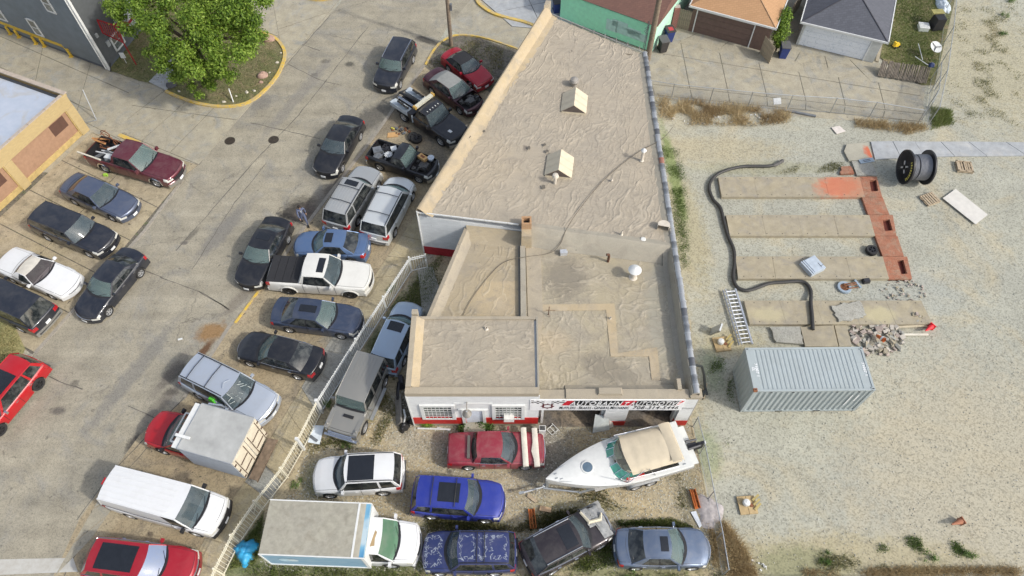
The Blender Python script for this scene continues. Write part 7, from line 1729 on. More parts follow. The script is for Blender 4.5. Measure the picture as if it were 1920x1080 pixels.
for s,(x,z,a)in((1,(.02,.90,0)),(-1,(.35,.97,.5))):
 y=.25 if s>0 else-.22;vv=[(x-.02,y,z+.04),(x,y,z-.03)];ee=[(0,1)];rr=[.028,.032]
 for k in range(4):n0=len(vv);vv+=[(x+.025-.016*k,y,z-.07),(x+.035-.016*k,y-.01*s,z-.115+.006*abs(k-1)),(x+.03-.016*k,y-.02*s,z-.14+.008*abs(k-1))];ee+=[(1,n0),(n0,n0+1),(n0+1,n0+2)];rr+=[.011,.0095,.008]
 n0=len(vv);vv+=[(x+.045,y-.015*s,z-.045),(x+.06,y-.02*s,z-.08)];ee+=[(1,n0),(n0,n0+1)];rr+=[.011,.009]
 skinfig('hand',vv,ee,rr,skinm,man,1,1)
for s,(x,z,pit)in((1,(.33,.06,-.25)),(-1,(-.33,.10,.55))):
 m=MB();m.box((0,0,0),(.27,.095,.075),taper=.8);m.build('shoe',pm('black_shoe',(.015,.013,.012),.4),man,True,loc=(x,s*.10,z),rot=(0,pit,0))
# ============================================================ surrounding buildings
siding=NG('grey_lap_siding');sx=siding.n('SeparateXYZ',Vector=siding.co)
_w=siding.math('FRACT',siding.math('MULTIPLY',sx.outputs[2],6.5));siding.set(Base_Color=siding.mix(siding.ramp(_w,(.0,1.),(.14,0.)),siding.ramp(siding.noise(1.2,5,.6),(.3,(.135,.155,.185)),(.7,(.165,.185,.215))),(.07,.08,.10)),Roughness=.7,Normal=siding.bump(_w,.5,.03));siding=siding.mat
def boardwall(m,a,b,z0,z1,pitch=.15,dp=.018):
 """lap siding as real overlapping boards between ground points a and b"""
 a,b=Vector(a),Vector(b);d=(b-a).normalized();n_=Vector((d.y,-d.x));k=int((z1-z0)/pitch)
 for i in range(k):
  za,zb_=z0+i*pitch,z0+(i+1)*pitch;o1,o2=n_*dp,n_*.002
  m.add([(a.x+o1.x,a.y+o1.y,za),(b.x+o1.x,b.y+o1.y,za),(b.x+o2.x,b.y+o2.y,zb_),(a.x+o2.x,a.y+o2.y,zb_),(a.x+o2.x,a.y+o2.y,za),(b.x+o2.x,b.y+o2.y,za)],[(0,1,2,3),(4,5,1,0)])
hs_=thing('grey_house','tall grey sided house with white windows at the top left','house',(0,0,0))
hc=Vector(P3(205,131));hl_=Vector(P3(-2,52));hr=Vector(P3(262,62));dl=(hl_-hc).normalized();dr=(hr-hc).normalized()
HA=hc+dl*13;HB=hc+dr*5.5;HC=HA+dr*5.5;HH=6.6
m=MB();m.prism([hc-dl*-.03,HB,HC,HA],0,HH);m.build('wall_core',pm('siding_core',(.10,.115,.135),.8),hs_)
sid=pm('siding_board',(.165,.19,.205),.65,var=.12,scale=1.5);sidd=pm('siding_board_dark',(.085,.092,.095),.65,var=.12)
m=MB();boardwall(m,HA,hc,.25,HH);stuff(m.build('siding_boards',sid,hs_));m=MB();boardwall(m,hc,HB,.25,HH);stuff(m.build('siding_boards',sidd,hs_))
m=MB();m.box((hc.x,hc.y,HH/2),(.16,.16,HH),rz=math.atan2(dl.y,dl.x));m.build('corner_board',WHITEP,hs_)
m=MB();m.tube([(hc.x-dl.x*-.15-dr.x*.12,hc.y-dl.y*-.15-dr.y*.12,z)for z in(.1,5.9)],.045,6);m.build('downpipe',WHITEP,hs_)
ed_=HH-.05
q=[hc-dl*.5-dr*.5,HB-dl*.5+dr*.5,HC+dl*.5+dr*.5,HA+dl*.5-dr*.5];rdg0=(hc+HB)/2;rdg1=(HA+HC)/2
m=MB();m.add([(p.x,p.y,HH)for p in q]+[(rdg0.x,rdg0.y,HH+1.6),(rdg1.x,rdg1.y,HH+1.6)],[(0,3,5,4),(1,4,5,2),(0,4,1),(2,5,3)]);m.build('roof',pm('house_shingle',(.07,.07,.075),.9),hs_)
ang=math.atan2(dl.y,dl.x);nl=Vector((dl.y,-dl.x));nl=nl if nl.dot(dr)<0 else-nl
def hwin(s,z,w_=.75,h=1.25,base=hc,d=dl,nrm=None,angg=None):
 nrm=nrm or nl;p=base+d*s+nrm*.03;a_=angg if angg is not None else ang
 m=MB();M_=Matrix.Rotation(a_,3,'Z')
 for dx,dz,sx_,sz in((-w_/2,0,.11,h+.2),(w_/2,0,.11,h+.2),(0,h/2+.04,w_+.1,.12),(0,-h/2-.04,w_+.1,.12),(0,0,w_,.06)):
  c_=Vector((p.x,p.y,z))+M_@Vector((dx,0,0))+Vector((0,0,dz));m.box(c_,(sx_,.10,sz),rz=a_)
 o=m.build('window',WHITEP,hs_)
 for k,dz in enumerate((h/4,-h/4)):m=MB();m.box((p.x,p.y,z+dz),(w_-.1,.05,h/2-.06),rz=a_);m.build('pane',wglass if k else pm('blind',(.16,.16,.13),.5,coat=.3),o)
def wallpt(u,v,base,nrm):
 a_,b_=at(u,v,0),at(u,v,8);t0=(base-Vector((a_.x,a_.y))).dot(nrm)/(Vector((b_.x,b_.y))-Vector((a_.x,a_.y))).dot(nrm);p=a_.lerp(b_,t0);return p
for(u,v)in((66,51),(-3,22),(88,6)):
 p=wallpt(u,v,hc,nl);s=(Vector((p.x,p.y))-hc).dot(dl);hwin(s,p.z)
nr_=Vector((dr.y,-dr.x));nr_=nr_ if nr_.dot(dl)<0 else-nr_
hwin(2.0,1.1,1.1,1.0,hc,dr,nr_,math.atan2(dr.y,dr.x));
for p_,w_,h_ in((1.0,.3,.42),(.2,.2,.3)):
 pp=hc+dr*(1.1 if w_>.25 else .55)+nr_*.05;m=MB();m.box((pp.x,pp.y,1.5 if w_>.25 else 2.6),(w_,.10,h_),rz=math.atan2(dr.y,dr.x));m.build('meter_box',pm('meter_grey',(.35,.37,.37),.5),hs_)
m=MB();pp=hc+dr*3.6+nr_*.5;m.box((pp.x,pp.y,3.4),(2.0,1.4,3.0),rz=math.atan2(dr.y,dr.x));m.build('pale_bay',pm('pale_siding',(.50,.53,.53),.7),hs_)
rs=thing('red_stair','dark red wooden stair and railing on the grey house corner','stairs',(0,0,0));rd=pm('red_stain_wood',(.30,.015,.018),.6,var=.2)
b0=wallpt(190,42,hc+nr_*.9,nr_);
fo=at(257,122);top=at(228,78,1.2);
m=MB();m.tube([tuple(at(256,122,0)),tuple(at(229,76,2.2)),tuple(at(213,50,3.3))],.045,4);m.build('newel_post',rd,rs)
for k in range(9):a,b=lerp(0,1,k/8),0;p0,p1=at(lerp(184,222,a),lerp(38,52,a),3.4),at(lerp(194,228,a),lerp(60,76,a),2.5);m=MB();m.tube([tuple(p0),tuple(p1)],.028,4);m.build('baluster',rd,rs)
for pa,pb,za,zb_ in(((182,37),(222,50),3.45,3.45),((193,62),(230,79),2.5,2.5),((182,37),(193,62),3.45,2.5),((222,50),(230,79),3.45,2.5)):m=MB();m.tube([tuple(at(*pa,za)),tuple(at(*pb,zb_))],.05,4);m.build('rail',rd,rs)
m=MB();a,b=at(222,42,2.4),at(244,40,2.4);m.box(((a.x+b.x)/2,(a.y+b.y)/2,2.4),(1.2,.9,.08),rz=math.atan2(dr.y,dr.x));m.build('deck',rd,rs)
yr=thing('yellow_guard_rail','yellow steel guard rail on posts along the grey house wall','guard rail',(0,0,0));ym=pm('safety_yellow',(.62,.42,.05),.55,var=.15)
pts=[at(-40,24,.75),at(-2,40,.75),at(65,66,.75),at(117,85,.75)];m=MB()
for a,b in zip(pts,pts[1:]):m.box(((a.x+b.x)/2,(a.y+b.y)/2,.75),((b-a).length+.02,.14,.26),rz=math.atan2((b-a).y,(b-a).x))
m.build('beam',ym,yr);m=MB();a,b=at(117,85,.72),at(134,104,.06);m.tube([tuple(a),tuple(b)],.09,4);m.build('end_brace',ym,yr)
for u,v in((20,64),(36,70),(68,82),(84,87),(134,106)):
 p=at(u,v);m=MB();m.box((p.x,p.y,.34),(.13,.13,.68));m.box((p.x,p.y,.015),(.3,.3,.03));m.build('post',ym,yr)
yb=brickmat('yellow_brick',(.47,.35,.16),(.40,.33,.20));copc=pm('stone_coping',(.40,.34,.28),.8,var=.15)
yg=thing('yellow_brick_garage','flat roofed yellow brick garage with brown filled doors at the left edge','garage',(0,0,0))
c0=Vector(P3(168,243));f1=Vector(P3(-40,436));df=(f1-c0).normalized();ds_=Vector(P3(-60,160))-Vector(P3(125,243));s1=at(0,130,3.2);s0_=at(124,174,3.2);dsd=Vector((s1.x-s0_.x,s1.y-s0_.y)).normalized();nf=Vector((df.y,-df.x));nf=nf if nf.dot(dsd)<0 else-nf
GH=3.2;LF=15;LS=13
m=MB();m.prism([c0-nf*.22,c0+df*LF-nf*.22,c0+df*LF+dsd*LS,c0+dsd*LS],0,2.9);m.build('wall',yb,yg)
def onf(s):return c0+df*s
def fbox(m,s0,s1,z0,z1,t=.22,off=0.0):a,b=onf(s0),onf(s1);c_=(a+b)/2-nf*(t/2-off);m.box((c_.x,c_.y,(z0+z1)/2),((b-a).length,t,z1-z0),rz=math.atan2(df.y,df.x))
m=MB();fbox(m,0,LF,2.25,GH);m.build('brick_lintel',yb,yg)
bay=5.35;pw=.62
for k in range(3):
 m=MB();fbox(m,k*bay,k*bay+pw,0,2.245,.26,.03);m.build('brick_pier',yb,yg)
 m=MB();fbox(m,k*bay+pw,(k+1)*bay,0,.42,.06,-.08);m.build('sill_course',pm('ochre_render',(.46,.34,.14),.8,var=.2),yg)
 m=MB();fbox(m,k*bay+pw,(k+1)*bay,.42,2.245,.06,-.12);m.build('door_panel',pm('brown_stucco',(.33,.20,.125),.85,var=.12,bump=.3),yg)
 m=MB();fbox(m,k*bay+pw+.35,k*bay+pw+1.55,1.25,2.1,.03,-.10);m.build('dark_window',pm('dark_brown_panel',(.10,.05,.035),.7),yg)
 m=MB();fbox(m,k*bay+pw,k*bay+pw+.06,.1,2.24,.16,-.02);m.build('reveal_trim',pm('ochre_render',(.46,.34,.14),.8),yg)
gr=NG('blue_white_membrane');gr.set(Base_Color=gr.mix(gr.ramp(gr.noise(.5,5,.6,1.),(.52,0.),(.7,.8)),gr.ramp(gr.noise(2,5,.6),(.3,(.36,.41,.49)),(.7,(.42,.46,.53))),(.38,.34,.27)),Roughness=.5,Normal=gr.bump(gr.noise(20),.1,.01));gr=gr.mat
i0=c0+df*.25+dsd*.25-nf*0;m=MB();P_=[c0+df*.3+dsd*.3,c0+df*(LF-.3)+dsd*.3,c0+df*(LF-.3)+dsd*(LS-.3),c0+df*.3+dsd*(LS-.3)];m.prism(P_,2.5,2.98);m.build('membrane_roof',gr,yg)
m=MB();a,b=c0+dsd*.12,c0+dsd*LS;c_=(a+b)/2;m.box((c_.x,c_.y,3.05),((b-a).length,.24,.26),rz=math.atan2(dsd.y,dsd.x));m.build('side_parapet',yb,yg)
for k in range(9):
 s=k*1.45;a,b=c0+dsd*(s+.01)-nf*0,c0+dsd*(s+1.43);c_=(a+b)/2;m=MB();m.box((c_.x,c_.y,3.215),((b-a).length,.30,.07),rz=math.atan2(dsd.y,dsd.x));m.build('coping_stone',copc,yg)
 a,b=onf(.25+s+.01)-nf*.1,onf(.25+s+1.43)-nf*.1;c_=(a+b)/2;m=MB();m.box((c_.x,c_.y,3.225),((b-a).length,.20,.06),rz=math.atan2(df.y,df.x));m.build('coping_stone',copc,yg)
m=MB()
for d_,nn_,o_ in((dsd,df,.32),(df,dsd,.32)):
 a,b=c0+d_*.3+nn_*o_,c0+d_*12.5+nn_*o_;c_=(a+b)/2;m.box((c_.x,c_.y,3.02),((b-a).length,.16,.12),rz=math.atan2(d_.y,d_.x))
m.build('tar_flashing',pm('black_tar',(.03,.032,.035),.6),yg)
def quadface(m,pts):m.add(pts,[tuple(range(len(pts)))])
def shingles(name,c1,c2):
 g=NG(name);b=g.n('TexBrick',Vector=g.co,Scale=1.0,Mortar_Size=.012,Brick_Width=.30,Row_Height=.16,Color1=c1,Color2=c2,Mortar=tuple(x*.6 for x in c1)).outputs
 g.set(Base_Color=g.mix(.4,b[0],g.ramp(g.noise(6,5,.7),(.3,c2),(.7,c1))),Roughness=.9,Normal=g.bump(b[1],-.5,.03));return g.mat
def garage(name,label,fl,fr,zf,depth,ov,roofm,wallm,doorm,d0,d1,dh,peak,hip=True,door_frame=None,trim=WHITEP):
 """fl, fr: front base corners; walls, framed door, hip roof"""
 t=thing(name,label,'garage',(0,0,0));a,b=Vector(fl),Vector(fr);d=(b-a).normalized();n_=Vector((-d.y,d.x));W_=(b-a).length;an=math.atan2(d.y,d.x)
 C=lambda s,o,z:(a.x+d.x*s+n_.x*o,a.y+d.y*s+n_.y*o,z)
 m=MB();m.prism([C(0,.06,0)[:2],C(W_,.06,0)[:2],C(W_,depth,0)[:2],C(0,depth,0)[:2]],0,zf);m.build('wall',wallm,t)
 m=MB()
 def fb(s0,s1,z0,z1,tk=.06,o=.03):p=C((s0+s1)/2,o,(z0+z1)/2);m.box(p,(s1-s0,tk,z1-z0),rz=an)
 fb(0,d0,0,zf);fb(d1,W_,0,zf);fb(d0,d1,dh,zf);m.build('front_wall',wallm,t)
 m=MB();n4=4
 dr_=None
 for k in range(n4):m=MB();z0,z1=lerp(0.02,dh,k/n4)+.008,lerp(.02,dh,(k+1)/n4)-.008;p=C((d0+d1)/2,.05,(z0+z1)/2);m.box(p,(d1-d0-.02,.03,z1-z0),rz=an);m.build('door_panel',doorm,t)
 m=MB();fb(d0-.05,d0+.03,0,dh,.05,-.01);fb(d1-.03,d1+.05,0,dh,.05,-.01);fb(d0-.05,d1+.05,dh-.02,dh+.08,.05,-.01);m.build('door_frame',door_frame or trim,t)
 E4=[C(-ov,-ov,zf),C(W_+ov,-ov,zf),C(W_+ov,depth+ov,zf),C(-ov,depth+ov,zf)];hw2=(W_+2*ov)/2
 if hip:r0,r1=C(hw2-ov,hw2*.95-ov,zf+peak),C(hw2-ov,depth+ov-hw2*.3,zf+peak)
 else:r0,r1=C(hw2-ov,-ov,zf+peak),C(hw2-ov,depth+ov,zf+peak)
 m=MB();quadface(m,[E4[0],E4[1],r0]);quadface(m,[E4[1],E4[2],r1,r0]);quadface(m,[E4[2],E4[3],r1]);quadface(m,[E4[3],E4[0],r0,r1]);quadface(m,E4[::-1]);m.build('roof',roofm,t)
 m=MB();ring=E4+[E4[0]];
 for p,q_ in zip(ring,ring[1:]):
  pv,qv=Vector(p),Vector(q_);c_=(pv+qv)/2;m.box((c_.x,c_.y,zf-.02),((qv-pv).length+.06,.07,.14),rz=math.atan2((qv-pv).y,(qv-pv).x))
 m.build('fascia_gutter',trim,t)
 if hip:
  m=MB();m.tube([E4[0],r0],.05,4);m.tube([E4[1],r0],.05,4);m.tube([r0,r1],.05,4);m.build('ridge_cap',pm(name+'_ridge',(.06,.06,.07)if 'grey' in name else(.40,.25,.14),.9),t)
 return t,C,W_
gdoor=NG('door_with_scrawl');n_=gdoor.noise(1.4,3,.5,3.0);k_=gdoor.ramp(gdoor.math('ABSOLUTE',gdoor.math('SUBTRACT',n_,.5)),(.0,.8),(.02,0.));gdoor.set(Base_Color=gdoor.mix(k_,(.72,.75,.78),(.38,.44,.50)),Roughness=.55);gdoor=gdoor.mat
garage('grey_roof_garage','garage with dark grey hip roof and scrawled white door',P3(1492,83),P3(1636,118),2.05,6.5,.28,shingles('grey_shingles',(.105,.11,.13),(.075,.08,.095)),pm('pale_vinyl',(.52,.53,.50),.7),gdoor,.18,4.9,1.75,1.5)
garage('tan_roof_garage','garage with tan shingle roof and brown door',P3(1290,58),P3(1432,97),2.3,7,.30,shingles('tan_shingles',(.46,.27,.14),(.38,.22,.11)),pm('brown_garage_wall',(.14,.09,.07),.8),pm('brown_door',(.13,.085,.07),.7,var=.12),.35,4.65,1.98,1.5)
gg=thing('green_garage','mint green sided garage with brown shingle roof behind the long roof','garage',(0,0,0))
fa,fb_=at(1052,28,0),at(1213,112,0)
fa=at(1050,30,.2);a=Vector((fa.x,fa.y));b=Vector(P3(1222,98));d=(b-a).normalized();n_=Vector((-d.y,d.x));GZ=2.35;dep=7
grn=pm('mint_siding',(.33,.76,.50),.6,var=.08);grl=pm('pale_mint_siding',(.42,.68,.52),.6,var=.06)
m=MB();m.prism([tuple(a+n_*.05),tuple(b+n_*.05-d*.03),tuple(b+n_*dep-d*.03),tuple(a+n_*dep)],0,GZ);m.build('wall_core',grl,gg)
m=MB();boardwall(m,a,b,.05,GZ-.05,.12,.016);stuff(m.build('siding_boards',grn,gg));m=MB();boardwall(m,b,b+n_*dep,.05,GZ-.05,.12,.016);stuff(m.build('siding_boards',grl,gg))
pp=a.lerp(b,.66);m=MB();
for s0,s1,z0,z1 in((.50,.62,.55,1.5),(.56,.72,1.1,1.65),(.60,.93,.6,1.25),(.72,.86,.85,1.4)):
 p=a.lerp(b,(s0+s1)/2)-n_*.02;m.box((p.x,p.y,(z0+z1)/2),((b-a).length*(s1-s0),.012,z1-z0),rz=math.atan2(d.y,d.x))
m.build('painted_over_patch',pm('grey_mint_patch',(.42,.62,.55),.7),gg)
ov=.3;E4=[a-d*ov-n_*.12,b+d*.1-n_*.12,b+d*.1+n_*(dep+ov),a-d*ov+n_*(dep+ov)];r0=(a-d*ov)+n_*dep/2;r1=(b+d*.1)+n_*dep/2
m=MB();quadface(m,[(E4[0].x,E4[0].y,GZ),(E4[1].x,E4[1].y,GZ),(r1.x,r1.y,GZ+1.7),(r0.x,r0.y,GZ+1.7)]);quadface(m,[(E4[2].x,E4[2].y,GZ),(E4[3].x,E4[3].y,GZ),(r0.x,r0.y,GZ+1.7),(r1.x,r1.y,GZ+1.7)]);quadface(m,[(E4[1].x,E4[1].y,GZ),(E4[2].x,E4[2].y,GZ),(r1.x,r1.y,GZ+1.7)]);m.build('roof',shingles('brown_shingles',(.19,.10,.075),(.14,.075,.06)),gg)
def pole(u,v,h,r0_,r1_,lab,lean=(0,0),extra=None):
 p=at(u,v);t=thing('utility_pole',lab,'pole',(p.x,p.y,0));m=MB();m.tube([(lean[0]*k/6,lean[1]*k/6,h*k/6)for k in range(7)],[lerp(r0_,r1_,k/6)for k in range(7)],10);m.build('pole',pm('weathered_pole',(.20,.155,.11),.9,var=.3,scale=6,bump=.4,bscale=25),t,True)
 if extra:extra(t)
def ex1(t):m=MB();m.box((.22,0,3.35),(.16,.2,.5));m.tube([(0,0,3.5),(.22,0,3.5)],.03,5);m.build('utility_box',SCR[0],t)
pole(846,86,8.5,.15,.12,'wooden pole on the weedy corner by the red convertible',extra=ex1)
def ex2(t):
 m=MB();m.tube([(-.35,.1,.0),(-.35,.1,3.2)],.03,6);m.tube([(-.45,.1,1.0),(-.42,.1,3.3)],.02,5)
 for k in range(4):m.tube([(-.35,.1,2+.2*k),(-.5-.1*(k%2),.12,2.3+.1*k),(-.32,.1,2.7+.1*k)],.015,4)
 m.build('service_conduit',SCR[0],t)
pole(1214,112,8.5,.22,.17,'thick wooden utility pole between the green garage and the roof corner',extra=ex2)
def bin_(u,v,rz,lab,body,lid,s=1.0,stick=None):
 p=at(u,v);t=thing('wheelie_bin',lab,'bin',(p.x,p.y,.02),rz,'wheelie bins by the garages');m=MB()
 m.add([(-.24*s,-.28*s,0),(.24*s,-.28*s,0),(.24*s,.24*s,0),(-.24*s,.24*s,0),(-.3*s,-.38*s,1.0*s),(.3*s,-.38*s,1.0*s),(.3*s,.34*s,1.0*s),(-.3*s,.34*s,1.0*s)],[(3,2,1,0),(4,5,6,7),(0,1,5,4),(1,2,6,5),(2,3,7,6),(3,0,4,7)]);m.build('bin_body',body,t)
 m=MB();m.box((0,-.02,1.03*s),(.66*s,.80*s,.06));m.box((0,.38*s,1.03*s),(.5*s,.06,.08));m.build('lid',lid,t)
 for x in(-.24,.24):m=MB();m.lathe([(.001,-.03),(.1,-.03),(.1,.03),(.001,.03)],(x*s,.3*s,.1),10,axis='x');m.build('wheel',RUBBER,t)
 if stick:m=MB();m.box((0.03,-.05,1.065*s),(.36,.4,.008));m.build('lid_sticker',stick,t)
bd=pm('bin_charcoal',(.045,.042,.04),.6);bl_=pm('bin_blue',(.02,.04,.17),.5);blid=pm('bin_grey_lid',(.10,.10,.10),.6)
bin_(1241,95,R(15),'charcoal wheelie bin nearest the pole by the green garage',bd,blid);bin_(1252,76,R(15),'dark blue wheelie bin with red label by the green garage',bl_,bd,stick=pm('red_label',(.45,.05,.06),.6))
bin_(1466,106,R(-5),'blue wheelie bin right of the leafy shrub',bl_,blid,1.0);bin_(1043,22,R(10),'dark blue bin behind the roof corner by the green garage',bl_,bd,.9)
fw=pm('old_fence_wood',(.30,.25,.18),.9,var=.3,scale=8)
def boardfence(nm,lab,p0,p1,h,mat=fw,bw=.14,cat='fence'):
 a,b=Vector(p0),Vector(p1);L_=(b-a).length;d=(b-a)/L_;an=math.atan2(d.y,d.x);t=thing(nm,lab,cat,(a.x,a.y,0),an);n_=max(1,int(L_/bw));mm=MB();mm.box((0,0,h/2),(bw*.92,.03,h));me=mm.mesh('board',mat)
 for k in range(n_):linkmesh('board',me,t,((k+.5)*L_/n_,rng.uniform(-.01,.01),rng.uniform(-.03,.02)),(0,0,rng.uniform(-.03,.03)))
 m=MB();
 for z in(h*.25,h*.8):m.box((L_/2,.04,z),(L_,.04,.08))
 m.build('cross_rail',mat,t);return t
boardfence('wooden_gate','weathered wooden gate between the green and tan roofed garages',P3(1268,52),P3(1290,58),1.7,cat='gate')
boardfence('wooden_fence','leaning wooden fence panel beside the blue bin',P3(1424,98),P3(1442,120),1.5)
boardfence('wooden_fence','old wooden fence piece behind the leafy shrub',P3(1478,40),P3(1500,10),1.6)
bp=thing('brick_pier','red brick pier next to the wooden gate','pier',tuple(at(1262,50)),0)
m=MB();m.box((0,0,.9),(.42,.4,1.8));m.build('pier',brickmat('red_brick',(.36,.10,.07),(.42,.36,.32)),bp)
m=MB();q=at(1712,148);
def pile_wood():
 t=thing('brush_pile','grey woven brush screen lying at the lawn edge by the alley','screen',(q.x-.8,q.y+.2,0),R(-14))
 for k in range(34):m=MB();m.tube([(-1.7+k*.10,-.45+rng.uniform(-.05,.05),.12),(-1.65+k*.10+rng.uniform(-.05,.05),.42,.85+rng.uniform(-.05,.05))],.045,5);m.build('reed',pm('grey_reed',(.17,.145,.115),.9,var=.4),t)
pile_wood()
t=thing('toy_ride_on','yellow plastic toy on the back lawn','toy',tuple(at(1679,88)),.4);m=MB();m.box((0,0,.22),(.55,.28,.2),taper=.7);m.box((-.2,0,.4),(.12,.24,.2));m.build('body',pm('toy_yellow',(.75,.50,.03),.4),t,True)
for x in(-.2,.2):
 for y in(-.16,.16):m=MB();m.lathe([(.001,-.03),(.09,-.03),(.09,.03),(.001,.03)],(x,y,.09),10,axis='y');m.build('wheel',BLACK,t)
t=thing('white_crate','white slatted crate in the middle of the back lawn','crate',tuple(at(1729,55)),-.15)
for k in range(4):m=MB();m.box((0,-.28+.185*k,.36),(.75,.15,.03));m.build('slat',WHITEP,t)
m=MB();m.box((0,0,.17),(.7,.7,.34));m.build('crate_body',pm('crate_pale',(.55,.58,.54),.6),t)
t=thing('black_grill','black grill with olive shelf by the tall fence','grill',tuple(at(1752,52)),.1);m=MB();m.box((0,0,.5),(.8,.9,1.0),taper=.85);m.build('body',BLACK,t,True);m=MB();m.box((.0,.55,1.03),(.9,.5,.08));m.build('shelf',pm('olive_shelf',(.32,.29,.10),.7),t)
dish=thing('satellite_dish','round white and black disc leaning at the tall fence','dish',(0,0,0));q=at(1754,89,.9);m=MB();m.lathe([(.001,.0),(.3,.03),(.46,.09)],n=26);m.build('dish',WHITEP,dish,True,loc=tuple(q),rot=(R(20),R(10),0));m=MB()
for a in(.2,2.3,4.2):m.box((.22*math.cos(a),.22*math.sin(a),.07),(.42,.05,.02),rz=a)
m.build('arm',BLACK,dish,loc=tuple(q),rot=(R(20),R(10),0))
m=MB();m.tube([tuple(at(1722,82,.5)),tuple(at(1730,112,.3))],.03,5);m.tube([tuple(at(1716,106,.3)),tuple(at(1740,122,.3))],.03,5);T(m,'white_pole',WHITEP,'crossed thin white poles on the lawn corner by the reed screen','pole')
heap('blue_item','dark blue crumpled bag at the corner of the tall fence','bag',1745,124,.22,.25,.25,pm('navy_bag',(.03,.05,.15),.6),seed=9,fr=9)
heap('plastic_sheet','shiny crumpled plastic sheet by the fence at the top right','sheet',1765,8,.5,1.4,.35,pm('clear_sheet',(.50,.56,.60),.3,var=.4,scale=6),seed=12,fr=7)
for k,(x0,y0,x1,y1)in enumerate(((1656,0,1643,118),)):kerb('lawn_edging',[(1672,-10),(1644,116)],w_=.22,h=.08,mat=beam_m,smooth=False)
def boulder(u,v,s,lab,mat,seed,grp='boulders and stones along the yellow kerb'):
 r_=random.Random(seed);p=at(u,v);m=MB();n=9;rows=[]
 ph=[r_.uniform(0,6.28)for _ in range(4)]
 for i in range(n+1):
  t=math.pi*i/n/2*1.15;row=[]
  for j in range(14):a=2*math.pi*(j%14)/14;k=s*(1+.13*math.sin(2*a+ph[0])+.08*math.sin(3*a+ph[1]+t*2)+.06*math.sin(5*t+ph[2]+a));row.append((k*math.sin(t)*math.cos(a),k*.85*math.sin(t)*math.sin(a),k*.72*math.cos(t)+s*.1))
  row.append(row[0]);rows.append(row)
 m.grid(rows,flip=True);T(m,'boulder' if s>.2 else 'stone',mat,lab,'boulder' if s>.2 else 'stone',grp,smooth=50,loc=(p.x,p.y,.03))
pk_=pm('pink_granite',(.36,.24,.19),.85,var=.2,bump=.3);wk_=pm('pale_stone',(.50,.46,.38),.85,var=.2)
boulder(505,75,.40,'pink boulder at the top bend of the yellow kerb',pk_,1);boulder(493,143,.38,'pink boulder half way along the yellow kerb, below the tree',pk_,2);boulder(322,162,.34,'dark grey boulder under the left side of the tree',pm('dark_stone',(.09,.09,.095),.8),3)
boulder(490,155,.15,'small brown stone just below the middle pink boulder',pk_,4)
for k,(u,v,s,lab)in enumerate(((463,174,.14,'pale stone inside the kerb below the middle boulder'),(477,171,.11,'pale stone nearest the lower kerb bend'),(443,181,.09,'tiny pale stone right of the white stake'),(420,192,.13,'pale stone left of the white stake'),(506,137,.08,'tiny pale stone right of the middle pink boulder'),(520,118,.13,'pale stone on the kerb side between both pink boulders'),(527,100,.08,'tiny pale stone high on the kerb side'),(336,172,.10,'pale stone at the left start of the kerb'))):boulder(u,v,s,lab,wk_,10+k)
m=MB();m.tube([tuple(at(438,192,0)),tuple(at(429,166,.75))],.045,4);T(m,'white_stake',WHITEP,'short white stake leaning in the tree lawn','stake')
m=MB();m.tube([tuple(at(181,225,0)),tuple(at(155,168,1.9))],.035,5);m.tube([tuple(at(181,225,0.05)),tuple(at(150,232,.05))],.03,5);T(m,'steel_post',STEEL,'thin steel post at the corner of the yellow brick garage','post')
m=MB();m.tube([tuple(at(208,134,0)),tuple(at(206,118,.9))],.04,6);T(m,'black_pipe_end',SCR[3],'short black pipe at the foot of the grey house corner','pipe')
m=MB();q=at(231,107,.6);m.box((q.x,q.y,.75),(.34,.05,.45));m.tube([(q.x,q.y,0),(q.x,q.y,.6)],.02,4);T(m,'house_notice',WHITEP,'small white notice board beside the red stair','sign')
# ============================================================ vegetation
def npobj(name,verts,faces_n,mat,parent=None,colors=None,k=3):
 me=bpy.data.meshes.new(name);nv=len(verts);nf_=nv//k
 me.vertices.add(nv);me.vertices.foreach_set('co',verts.astype(np.float32).ravel());me.loops.add(nv);me.loops.foreach_set('vertex_index',np.arange(nv,dtype=np.int32))
 me.polygons.add(nf_);me.polygons.foreach_set('loop_start',np.arange(0,nv,k,dtype=np.int32));
 try:me.polygons.foreach_set('loop_total',np.full(nf_,k,dtype=np.int32))
 except Exception:pass
 if colors is not None:
  at_=me.attributes.new('tone','FLOAT','FACE');at_.data.foreach_set('value',colors.astype(np.float32))
 me.materials.append(mat);me.update();me.validate();o=bpy.data.objects.new(name,me);COL.objects.link(o)
 if parent is not None:o.parent=parent
 return o
def leafmat(name,*cols,rough=.55,trans=.25):
 g=NG(name);a=g.n('Attribute',{'attribute_name':'tone'}).outputs['Fac'];st=[(i/max(1,len(cols)-1),c)for i,c in enumerate(cols)]
 c=g.ramp(a,*st);g.set(Base_Color=c,Roughness=rough,Specular_IOR_Level=.3)
 if trans:
  tl=g.n('BsdfTranslucent',Color=c);mx=g.n('MixShader',Fac=trans);g.t.links.new(g.b.outputs[0],mx.inputs[1]);g.t.links.new(tl.outputs[0],mx.inputs[2]);g.t.links.new(mx.outputs[0],g.out.inputs[0])
 return g.mat
nr=np.random.default_rng(5)
def inpoly(P,x,y):
 n=len(P);c=np.zeros(len(x),bool);j=n-1
 for i in range(n):
  xi,yi=P[i];xj,yj=P[j];t=((yi>y)!=(yj>y))&(x<(xj-xi)*(y-yi)/(yj-yi+1e-12)+xi);c^=t;j=i
 return c
